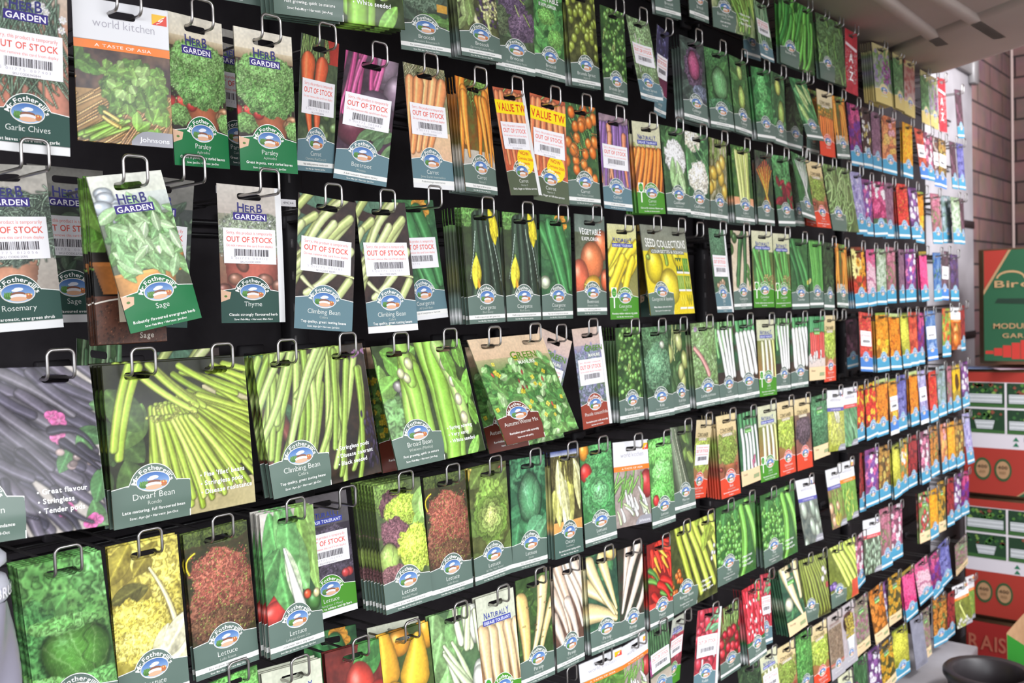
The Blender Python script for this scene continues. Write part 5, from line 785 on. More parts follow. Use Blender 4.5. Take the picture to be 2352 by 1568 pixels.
('leek','N',4,(2.0993,.0061,-.0707,-.043,.021,.012,.998,.997),0,0,'',0,'',1.5,'slender white leeks seed packet, right of tolerant leek packet'),
('leek_thick','N',4,(2.1913,.0059,-.0716,-.004,.002,-.103,1.006,1.0),0,0,'',0,'',1.5,'thick white leeks seed packet, between slender leek and red bunching onion packets'),
('org_onion_red','N',4,(2.3018,.0075,-.0718,-.024,.016,-.106,1.005,.937),0,0,'',0,'',2.0,'red spring onions above a cream label seed packet, right of thick leek packet'),
('cg_salad','N',4,(2.3808,.0062,-.0728,-.021,.008,.02,.998,.993),0,0,'',0,'',1.5,'yellow-green salad leaves, orange-red label seed packet, right of red bunching onion packet'),
('f_scarlet','N',4,(2.6328,.0069,-.0722,-.095,.064,-.049,1.006,.959),0,0,'28',1,'',2.0,'scarlet flowers seed packet, out-of-stock sticker, right of pot salad packet'),
('f_orange_yellow','N',4,(2.7676,.006,-.0768,-.008,.03,-.089,1.003,.999),2,0,'',0,'',2.0,'orange and yellow marigolds seed packet, right of scarlet flower packet'),
('f_brown_purple','N',4,(2.8493,.123,-.0944,.036,.005,-.043,1.001,.87),0,0,'',0,'',2.6,'muted brown-purple flowers seed packet, right of orange-yellow marigold packet'),
('f_orange','N',4,(2.8724,.0064,-.0821,-.054,.066,-.049,1.004,.982),1,0,'',0,'',2.0,'dense orange flowers seed packet, right of brown-purple flower packet'),
('f_yellow_green','N',4,(2.9616,.0064,-.0828,-.038,.074,.028,1.001,.984),0,0,'',0,'',2.0,'yellow-green flower clusters seed packet, right of dense orange flower packet'),
('f_red_orange','N',4,(3.0427,.0063,-.0826,-.027,.052,.006,1.001,.986),0,0,'',0,'',2.0,'red-orange flowers seed packet, right of yellow-green flower packet'),
('f_magenta_purple','N',4,(3.1266,.007,-.0864,-.054,.025,.067,.999,.962),0,0,'',0,'',2.0,'magenta and purple flowers seed packet, right of red-orange flower packet'),
('f_blue','N',4,(3.2206,.0073,-.0835,.0,.063,-.095,1.004,.944),0,0,'29',1,'',2.6,'soft blue flowers seed packet, out-of-stock sticker, right of magenta flower packet'),
('f_garden_mix','N',4,(3.4033,.0067,-.08,-.021,.007,-.052,1.002,.972),0,0,'',0,'',2.6,'mixed red and green garden plants seed packet, right of blue flower packet'),
('wk_pumpkin','W',4,(3.5066,.0059,-.0799,-.038,.033,-.029,1.002,1.001),0,0,'',0,'',2.6,'orange pumpkin below a white header seed packet, right of garden mix packet'),
('f_red_dark','N',4,(3.6005,.0073,-.074,-.026,.015,.09,.998,.95),0,0,'',0,'',2.0,'dark red flowers seed packet, right of pumpkin packet'),
('lettuce_ice','N',5,(.4221,.0001,-.2479,.072,.021,-.364,.925,1.023),4,4,'',0,'',1.0,'round bright green lettuce on dark leaves seed packet, first of its row'),
('lettuce_gem','N',5,(.5091,.0025,-.2499,.014,.057,-.112,.92,1.012),1,1,'',0,'',1.0,'yellow crinkled lettuce leaves seed packet, right of round-head lettuce packet'),
('lettuce_rossa','N',5,(.5954,.0029,-.2518,.033,.033,-.083,.966,.965),1,1,'',0,'',1.0,'frilly red-brown lettuce seed packet, right of little yellow lettuce packet'),
('lettuce_cos','N',5,(.6845,-.0076,-.2476,-.031,.105,.033,.988,.98),3,3,'',0,'',1.0,'tall cos lettuce with white rib and tomato seed packet, right of red frilly lettuce packet'),
('nd_multigreen','N',5,(.7778,.0458,-.2515,.018,.084,-.115,.945,.934),0,0,'433653',0,'b',1.0,'dark purple leaves below dim NATURALLY lettering seed packet, out-of-stock sticker, right of cos lettuce packet'),
('lettuce_headed','N',5,(.8669,-.0022,-.2455,.009,.099,-.084,.987,.994),7,7,'',0,'',1.0,'mixed lime and dark red lettuces seed packet, right of tolerant lettuce card packet'),
('lettuce_rossa','N',5,(.9551,-.0038,-.249,-.003,.059,-.051,.992,.998),0,0,'',0,'',1.0,'frilly red-brown lettuce seed packet, right of mixed lettuce packet'),
('lettuce_year','N',5,(1.0455,-.0035,-.2508,.023,.026,-.054,1.0,1.009),1,1,'',0,'',1.2,'rosette of yellow-green lettuce leaves seed packet, right of red frilly lettuce packet'),
('lettuce_saladin','N',5,(1.1423,-.0009,-.2538,-.029,.024,-.057,1.007,1.015),0,0,'',0,'',1.2,'blue-green iceberg lettuce seed packet, right of butterhead lettuce packet'),
('chicory','N',5,(1.2299,-.0077,-.2545,-.051,.061,.031,.995,1.004),3,0,'',0,'',1.2,'yellow chicory hearts with dark tips seed packet, right of blue-green lettuce packet'),
('lettuce_thumb','N',5,(1.323,-.003,-.2579,.018,.037,-.127,1.0,.996),0,0,'',0,'',1.2,'green lettuce with a red tomato seed packet, right of chicory packet'),
('wk_onion','W',5,(1.431,-.0039,-.2666,-.066,.069,-.06,.999,1.025),0,0,'',0,'',1.2,'wide white seed packet with spring onions, right of small-heart lettuce packet'),
('lettuce_webb','N',5,(1.5207,-.0093,-.2712,-.007,.04,-.02,.992,.963),0,0,'',0,'',1.2,'pale green curly lettuce, red radish below seed packet, right of spring onion packet'),
('marrow','N',5,(1.61,-.0027,-.261,-.036,.062,.007,.995,.964),0,0,'',0,'',1.5,'dark striped marrow lying diagonally seed packet, right of curly lettuce packet'),
('cg_salad','N',5,(1.7092,.0037,-.2604,-.118,-.059,.104,.988,.937),0,0,'30',0,'',1.5,'yellow-green salad leaves, orange-red label seed packet, out-of-stock sticker, right of striped marrow packet'),
('cg_herb','N',5,(1.7998,-.0001,-.2606,-.005,.057,-.034,1.003,1.009),5,0,'',0,'',1.5,'bushy herb in a pot, orange-red label seed packet, right of pot salad packet'),
('org_leek','N',5,(1.8953,-.0001,-.2641,.042,.035,-.063,.996,.925),0,0,'',0,'',2.0,'white leeks above a cream label seed packet, right of pot herb packet'),
('nd_leek','N',5,(1.9876,-.0033,-.2599,.006,.026,-.071,1.004,.994),0,0,'',0,'',1.5,'pale leeks below lettering NATURALLY seed packet, right of organic leek packet'),
('cg_salad','N',5,(2.1039,.0057,-.2635,.002,.031,-.034,1.001,1.012),1,0,'',0,'',1.5,'yellow-green salad leaves, orange-red label seed packet, right of tolerant leek packet'),
('cg_purple','N',5,(2.2,.0058,-.2663,-.004,.04,-.055,1.001,1.009),1,0,'',0,'',2.0,'dark purple pot leaves, orange-red label seed packet, right of pot salad packet'),
('org_kale','N',5,(2.3068,.0077,-.2678,.056,.021,-.112,1.001,.93),0,0,'',0,'',2.0,'dark green kale above a cream label seed packet, right of purple pot leaf packet'),
('wk_frisee','W',5,(2.4046,.0044,-.2656,-.07,.06,-.017,1.0,1.067),0,0,'',0,'',2.0,'yellow-green frilly endive below a white header seed packet, right of organic kale packet'),
('wk_chicory','W',5,(2.5055,.0044,-.2675,-.032,.023,-.0,1.0,1.069),0,0,'',0,'',2.0,'dark green striped leaves below a white header seed packet, right of frilly endive packet'),
('f_red_yellow','N',5,(2.5992,.0087,-.2686,-.035,.008,.113,.995,.896),0,0,'',0,'',2.0,'red and yellow flowers seed packet, right of striped leaf packet'),
('f_red_yellow','N',5,(2.6756,.0075,-.2674,.062,-.003,-.04,1.0,.939),0,0,'',0,'',2.0,'red and yellow flowers seed packet, right of red-yellow flower packet'),
('f_orange','N',5,(2.7606,.0067,-.2649,.024,-.0,-.072,1.004,.97),0,0,'',0,'',2.0,'dense orange flowers seed packet, right of red-yellow flower packet'),
('f_orange_yellow','N',5,(2.8508,.007,-.2724,-.013,.046,.03,.998,.96),0,0,'31',1,'b',2.0,'orange and yellow marigolds seed packet, out-of-stock sticker, right of dense orange flower packet'),
('f_violet_blue','N',5,(2.9311,.0064,-.2676,-.013,.02,-.004,1.0,.982),0,0,'',0,'',2.0,'violet-blue flowers seed packet, right of orange-yellow marigold packet'),
('f_orange','N',5,(3.0409,.0062,-.2646,.006,.038,-.0,.999,.994),2,0,'',0,'',2.0,'dense orange flowers seed packet, right of violet-blue flower packet'),
('f_lilac_blue','N',5,(3.1173,.0063,-.2686,-.004,.069,.012,.998,.988),0,0,'32',1,'b',2.6,'lilac and pale blue flowers seed packet, out-of-stock sticker, right of dense orange flower packet'),
('f_scarlet','N',5,(3.2351,.0068,-.2793,.013,.042,-.004,.999,.97),1,0,'',0,'',2.0,'scarlet flowers seed packet, right of lilac flower packet'),
('f_grey_green','N',5,(3.3265,.0061,-.2686,.011,.037,-.03,1.001,.995),0,0,'',0,'',2.6,'pale blue-green flowers seed packet, right of scarlet flower packet'),
('f_dusky_pink','N',5,(3.4268,.0075,-.2754,-.019,.026,.09,.998,.942),0,0,'',0,'',2.0,'dusky pink flowers seed packet, right of blue-green flower packet'),
('f_sunflower_big','N',5,(3.5067,.0072,-.2771,.044,.014,-.044,1.0,.952),0,0,'',0,'',2.6,'one big sunflower seed packet, right of dusky pink flower packet'),
('f_purple_white','N',5,(3.6102,.0072,-.2734,.02,.041,-.024,.999,.953),0,0,'',0,'',2.6,'purple and white flowers seed packet, right of big sunflower packet'),
('lettuce_webb','N',6,(.6105,.0071,-.4202,.115,-.198,-.207,.752,.816),0,0,'',0,'',1.2,'pale green curly lettuce, red radish below seed packet, first of its row'),
('nd_parsnip','N',6,(.687,-.0004,-.4371,.019,.058,-.287,.924,1.016),2,2,'',0,'',1.0,'smooth cream parsnips below lettering NATURALLY seed packet, right of curly lettuce packet'),
('squash_red','N',6,(.775,-.0074,-.4384,.006,.105,-.223,.957,1.028),1,1,'',0,'',1.0,'glossy red round squashes with a green leaf seed packet, right of smooth parsnip packet'),
('courgette_bush','N',6,(.8104,.0795,-.4458,.021,.111,-.404,.914,1.084),0,0,'',1,'',1.0,'mid-green courgettes with an orange flower seed packet, right of red squash packet'),
('squash_yellow','N',6,(.8691,-.0021,-.4443,.028,.089,-.208,.967,1.006),1,1,'',0,'',1.0,'yellow pear-shaped squashes seed packet, right of green courgette packet'),
('nd_parsnip','N',6,(.8886,.0391,-.4497,.037,.113,-.392,.946,1.079),0,0,'',0,'',1.0,'smooth cream parsnips below lettering NATURALLY seed packet, right of yellow squash packet'),
('pak_choi','N',6,(.9581,-.0073,-.4421,.017,.092,-.19,.991,1.032),1,1,'',0,'',1.0,'pak choi with white ribs seed packet, right of smooth parsnip packet'),
('nd_parsnip','N',6,(1.0487,-.0076,-.4417,-.011,.089,-.076,.984,1.047),1,1,'',0,'',1.0,'smooth cream parsnips below lettering NATURALLY seed packet, right of pak choi packet'),
('parsnip_glad','N',6,(1.1417,-.0045,-.4379,-.011,.049,-.071,.966,.976),0,0,'',0,'',1.2,'cream parsnips on dark leaves seed packet, right of smooth parsnip packet'),
('parsnip_tender','N',6,(1.2329,-.0036,-.4401,-.048,.047,.043,.992,.985),3,0,'',0,'',1.2,'pinkish white parsnips at an angle seed packet, right of cream parsnip packet'),
('parsnip_fan','N',6,(1.3257,-.0067,-.4426,-.018,.058,-.085,.995,.98),2,0,'',0,'',1.2,'yellowish parsnips meeting in a point seed packet, right of pinkish parsnip packet'),
('parsnip_white','N',6,(1.4223,-.0013,-.4538,-.04,.034,-.012,.99,.975),0,0,'',0,'',1.5,'whitish parsnips pointing down left seed packet, right of fanned parsnip packet'),
('chilli','N',6,(1.5156,-.0043,-.4626,.003,.02,-.035,.989,.936),3,0,'',0,'',1.5,'red and green chilli peppers seed packet, right of white parsnip packet'),
('runner_bean','B',6,(1.6541,.0012,-.4545,.032,.003,-.037,.998,.959),0,0,'',0,'',1.5,'large seed packet of flat pale runner beans, right of chilli pepper packet'),
('pea_big','B',6,(1.8364,.0005,-.4469,.012,-.005,-.037,1.003,.957),0,0,'',0,'',1.5,'large seed packet of round peas and long pods, right of runner bean packet'),
('pea_big','B',6,(2.0289,-.0055,-.4543,.014,.04,-.037,.999,.936),2,0,'',0,'',1.5,'large seed packet of round peas and long pods, right of garden pea packet'),
('wk_marrow','W',6,(2.21,.0049,-.4625,-.06,.176,-.005,1.001,1.046),0,0,'',0,'',1.5,'pale green oval vegetables below white header seed packet, right of garden pea packet'),
('wk_courgette','W',6,(2.3887,.0055,-.4641,-.043,.126,.025,.996,1.025),0,0,'',0,'',2.0,'striped courgettes below a white header seed packet, right of pale marrow packet'),
('wk_leafgreen','W',6,(2.4763,.0051,-.4601,-.034,.097,.003,.997,1.041),0,0,'',0,'',2.0,'bright green leaves below a white header seed packet, right of striped courgette packet'),
('f_red_dark','N',6,(2.6416,.021,-.4602,-.129,.016,.14,.996,.962),0,0,'',0,'',2.0,'dark red flowers seed packet, right of bright leaf packet'),
('f_pink_purple','N',6,(2.6691,.007,-.4519,.014,.005,-.096,1.003,.956),0,0,'',0,'',2.0,'pink and purple flowers seed packet, right of dark red flower packet'),
('f_yellow_brown','N',6,(2.7743,.0075,-.4566,.012,.01,-.053,.999,.94),0,0,'',0,'',2.0,'brown and yellow flowers seed packet, right of pink-purple flower packet'),
('f_yellow_green','N',6,(2.8742,.0074,-.4652,.021,.038,.047,.993,.947),1,0,'',0,'',2.0,'yellow-green flower clusters seed packet, right of brown-yellow flower packet'),
('f_orange_white','N',6,(2.9463,.0071,-.4613,.003,.009,.048,.997,.955),0,0,'',0,'',2.6,'orange, yellow and white flowers seed packet, right of yellow-green flower packet'),
('f_red_dark','N',6,(3.0332,.0073,-.4618,.0,-.009,-.007,.999,.947),0,0,'',0,'',2.0,'dark red flowers seed packet, right of orange-white flower packet'),
('f_pink_white','N',6,(3.1429,.0064,-.4611,.011,.034,-.023,.999,.985),1,0,'',0,'',2.0,'pink and white flowers seed packet, right of dark red flower packet'),
('f_orange_brown','N',6,(3.2386,.0068,-.4575,.029,.037,-.023,.998,.969),0,0,'',0,'',2.6,'orange-brown flowers seed packet, right of pink-white flower packet'),
('f_orange_pink','N',6,(3.346,.0069,-.4627,-.02,.055,.045,.997,.964),0,0,'',0,'',2.0,'orange and pink daisies seed packet, right of orange-brown flower packet'),
('f_sunny_yellow','N',6,(3.4358,.0069,-.4672,.004,.036,-.021,.999,.963),0,0,'',0,'',2.0,'golden yellow flowers with red centres seed packet, right of orange-pink daisy packet, seventh row'),
('f_yellow_brown','N',6,(3.5305,.007,-.4732,.057,.034,-.06,.998,.96),0,0,'',0,'',2.0,'brown and yellow flowers seed packet, right of golden flower packet'),
('f_lilac_blue','N',6,(3.6159,.0048,-.4588,-.035,.114,-.015,1.0,1.05),0,0,'',0,'',2.0,'lilac and pale blue flowers seed packet, right of brown-yellow flower packet'),
('wk_tomato','W',7,(1.3327,.0049,-.6217,.12,-.071,-.316,.892,.836),0,0,'',0,'',2.0,'wide white seed packet with peppers, lowest row, first of its row'),
('wk_onion','W',7,(1.4285,-.0028,-.6196,-.005,.007,.07,.91,.763),0,0,'',0,'',1.2,'wide white seed packet with spring onions, right of pepper kitchen packet'),
('turnip','N',7,(1.5172,.0041,-.6238,.058,.014,-.007,.923,.837),0,0,'33',1,'',2.0,'green tops over pink turnip roots seed packet, out-of-stock sticker, right of spring onion packet'),
('nd_beet','N',7,(1.6137,.0156,-.6319,-.092,-.092,.175,.962,.807),0,0,'34',0,'',2.0,'tilted card of red roots seed packet, right of turnip card packet'),
('radish','N',7,(1.7046,-.0018,-.6411,-.121,-.011,-.139,1.009,.995),0,0,'35',1,'r',1.5,'red radishes with a green leaf seed packet, out-of-stock sticker, right of tilted red-root card packet'),
('radish_bunch','N',7,(1.7963,.002,-.6589,.063,-.025,-.082,.979,.892),1,0,'',0,'',2.0,'bunch of red radishes with leafy stems seed packet, right of red radish card packet'),
('radish_french','N',7,(1.8827,-.0076,-.6375,.043,.069,-.037,.986,.971),3,0,'',0,'',1.5,'red radishes with white tips seed packet, right of radish bunch packet'),
('radish','N',7,(1.9891,.0104,-.6407,-.197,.071,.169,.99,.912),0,0,'36',1,'',2.0,'red radishes with a green leaf seed packet, out-of-stock sticker, right of white-tipped radish packet'),
('org_parsnip','N',7,(2.0722,-.0079,-.637,.139,.085,-.163,.961,.943),5,0,'',0,'',2.0,'long cream parsnips above a cream label seed packet, right of red radish card packet'),
('runner_dark','B',7,(2.2095,-.0091,-.6468,-.087,.116,.009,.978,.848),0,0,'',0,'',2.0,'large seed packet of dark runner beans, right of organic parsnip packet'),
('runner_pale','B',7,(2.4432,.0091,-.6676,.003,.063,-.059,.987,.887),0,0,'',0,'',2.0,'large seed packet of pale green pods with red label, right of dark runner bean packet'),
('f_pink_white','N',7,(2.5723,.0102,-.6734,.104,-.002,.056,.964,.859),0,0,'',0,'',2.0,'pink and white flowers seed packet, right of pale broad bean packet'),
('wk_pods','W',7,(2.6571,.0053,-.6465,-.058,.055,-.095,1.002,1.029),0,0,'',0,'',2.0,'small pale green pods below a white header seed packet, right of pink-white flower packet'),
('f_dusky_pink','N',7,(2.7665,.0053,-.6366,-.02,.039,-.041,1.004,1.025),0,0,'',0,'',2.0,'dusky pink flowers seed packet, right of small pod packet'),
('f_pink_white','N',7,(2.8711,.0068,-.6454,-.005,.01,-.063,1.001,.966),0,0,'',0,'',2.0,'pink and white flowers seed packet, right of dusky pink flower packet'),
('org_red_white','N',7,(3.1336,.0075,-.6536,-.01,.026,-.1,.999,.939),1,0,'',0,'',2.6,'red and white roots above a cream label seed packet, right of pink-white flower packet'),
('f_sunny_yellow','N',7,(3.231,.0074,-.6622,-.006,.031,-.022,.997,.946),0,0,'',0,'',2.0,'golden yellow flowers with red centres seed packet, right of organic radish packet'),
('org_yellow','N',7,(3.3185,.0064,-.6502,-.06,.032,.002,.999,.985),0,0,'',0,'',2.6,'yellow daisies with brown centres, cream label seed packet, right of golden flower packet'),
('f_red_dark','N',7,(3.4246,.007,-.657,-.056,.021,-.004,.998,.961),0,0,'',0,'',2.0,'dark red flowers seed packet, right of organic daisy packet'),
('f_purple_white','N',7,(3.5097,.0075,-.6568,-.03,.015,.0,.997,.941),0,0,'',0,'',2.6,'purple and white flowers seed packet, right of dark red flower packet'),
('f_magenta_purple','N',7,(3.6064,.0079,-.6615,-.03,.015,-.059,.998,.927),0,0,'',0,'',2.0,'magenta and purple flowers seed packet, right of purple-white flower packet'),
('sprout_dark','N',8,(1.8985,.0095,-.815,.117,.028,-.234,.938,.9),0,0,'',0,'',2.0,'dark green leaves in shade seed packet, first of its row'),
('nd_leek','N',8,(1.9933,.0094,-.8167,.013,.075,-.064,.956,.891),1,0,'37',0,'',2.0,'pale leeks below lettering NATURALLY seed packet, out-of-stock sticker, right of dark leaf packet'),
('cg_herb','N',8,(2.0855,.0076,-.8289,.05,.031,-.132,.981,.948),0,0,'',0,'',1.5,'bushy herb in a pot, orange-red label seed packet, right of tolerant leek packet'),
('parsley_plain','N',8,(2.1879,.0081,-.8291,.024,.019,-.07,.979,.927),0,0,'',0,'',2.0,'small curly green leaves seed packet, right of pot herb packet'),
('cg_salad','N',8,(2.2799,.0077,-.8349,.042,.034,-.115,.982,.942),0,0,'',0,'',1.5,'yellow-green salad leaves, orange-red label seed packet, right of curly leaf packet'),
('sprouting_tan','N',8,(2.3775,.0068,-.836,.033,.058,-.056,.988,.976),1,0,'',0,'',2.0,'tan grain mix on a grey seed packet, right of pot salad packet'),
('sprouting_cup','N',8,(2.4677,.0066,-.8351,.044,.047,-.066,.992,.978),0,0,'',0,'',2.0,'white cup heaped with yellow sprouts seed packet, right of grain mix packet'),
('org_pink','N',8,(2.5669,.0081,-.8445,.146,-.006,-.115,.98,.927),0,0,'',0,'',2.6,'pink meadow flowers above a cream label seed packet, right of sprout cup packet'),
('org_orange','N',8,(2.6869,.0081,-.8461,.173,.048,-.167,.969,.935),0,0,'',0,'',2.0,'orange calendula flowers above a cream label seed packet, right of organic pink flower packet'),
('f_purple_white','N',8,(2.8234,.0253,-.8609,-.054,.023,.096,.974,.811),0,0,'',0,'',2.6,'purple and white flowers seed packet, right of organic calendula packet'),
('org_yellow','N',8,(2.8498,.0092,-.8478,.093,-.032,-.137,.98,.886),0,0,'',0,'',2.6,'yellow daisies with brown centres, cream label seed packet, right of purple-white flower packet, ninth row'),
('f_hot_pink','N',8,(2.9665,.0079,-.8591,.15,.024,-.137,.98,.934),1,0,'',0,'',2.6,'hot pink flowers seed packet, right of organic daisy packet'),
('f_pink','N',8,(3.1031,.0102,-.8636,.339,-.063,-.267,.938,.875),0,0,'',0,'',2.0,'soft pink flowers seed packet, right of hot pink flower packet'),
('f_magenta_purple','N',8,(3.2337,.01,-.8724,.229,.021,-.118,.942,.88),0,0,'',0,'',2.0,'magenta and purple flowers seed packet, right of soft pink flower packet'),
('f_violet_blue','N',8,(3.3379,.0091,-.8558,.242,-.004,-.139,.963,.901),0,0,'',0,'',2.0,'violet-blue flowers seed packet, right of magenta flower packet'),
('org_pink','N',8,(3.5509,.0093,-.8908,.485,-.236,-.199,.978,.885),0,0,'',0,'',2.6,'pink meadow flowers above a cream label seed packet, right of violet-blue flower packet'),
('nd_leek','N',9,(2.449,.008,-1.0153,.048,.074,-.09,.967,.94),0,0,'',0,'',1.5,'pale leeks below lettering NATURALLY seed packet, first of its row'),
('turnip','N',9,(2.5562,.0073,-1.0069,.012,.063,-.071,.983,.959),0,0,'',0,'',2.0,'green tops over pink turnip roots seed packet, right of tolerant leek packet'),
('f_purple_white','N',9,(2.6648,.0086,-1.0121,.077,.034,-.068,.967,.918),0,0,'',0,'',2.6,'purple and white flowers seed packet, right of turnip card packet'),
('org_yellow','N',9,(2.7638,.0096,-1.0243,.284,-.048,-.178,.934,.898),0,0,'',0,'',2.6,'yellow daisies with brown centres, cream label seed packet, right of purple-white flower packet, lowest row'),
('f_yellow_green','N',9,(2.8825,.007,-1.0143,.151,-.032,-.24,1.013,.952),0,0,'',0,'',2.0,'yellow-green flower clusters seed packet, right of organic daisy packet'),
('grey_back','N',9,(3.0445,.0082,-1.0294,.076,.08,-.172,.971,.93),0,0,'',0,'',2.6,'plain grey-blue seed packet seen side-on, right of yellow-green flower packet'),
('org_pink','N',9,(3.1317,.0086,-1.0289,-.023,.064,.003,.982,.908),0,0,'',0,'',2.6,'pink meadow flowers above a cream label seed packet, right of grey packet'),
('f_orange_brown','N',9,(3.2771,.0058,-1.023,.068,-.014,-.259,1.023,.994),0,0,'',0,'',2.6,'orange-brown flowers seed packet, right of organic pink flower packet'),
('f_red_dark','N',9,(3.4201,.0082,-1.0459,-.026,.003,-.024,.99,.92),0,0,'',0,'',2.0,'dark red flowers seed packet, right of orange-brown flower packet'),
('wk_celery','W',9,(3.5217,.0062,-1.0459,.02,.116,-.226,.996,.995),0,0,'',0,'',2.6,'tilted seed packet of pale green shoots, right of dark red flower packet'),
('wk_leafgreen','W',9,(3.6944,.0185,-1.0618,-.133,.059,-.005,1.002,1.065),0,0,'',0,'',2.0,'bright green leaves below a white header seed packet, right of pale shoot packet')]
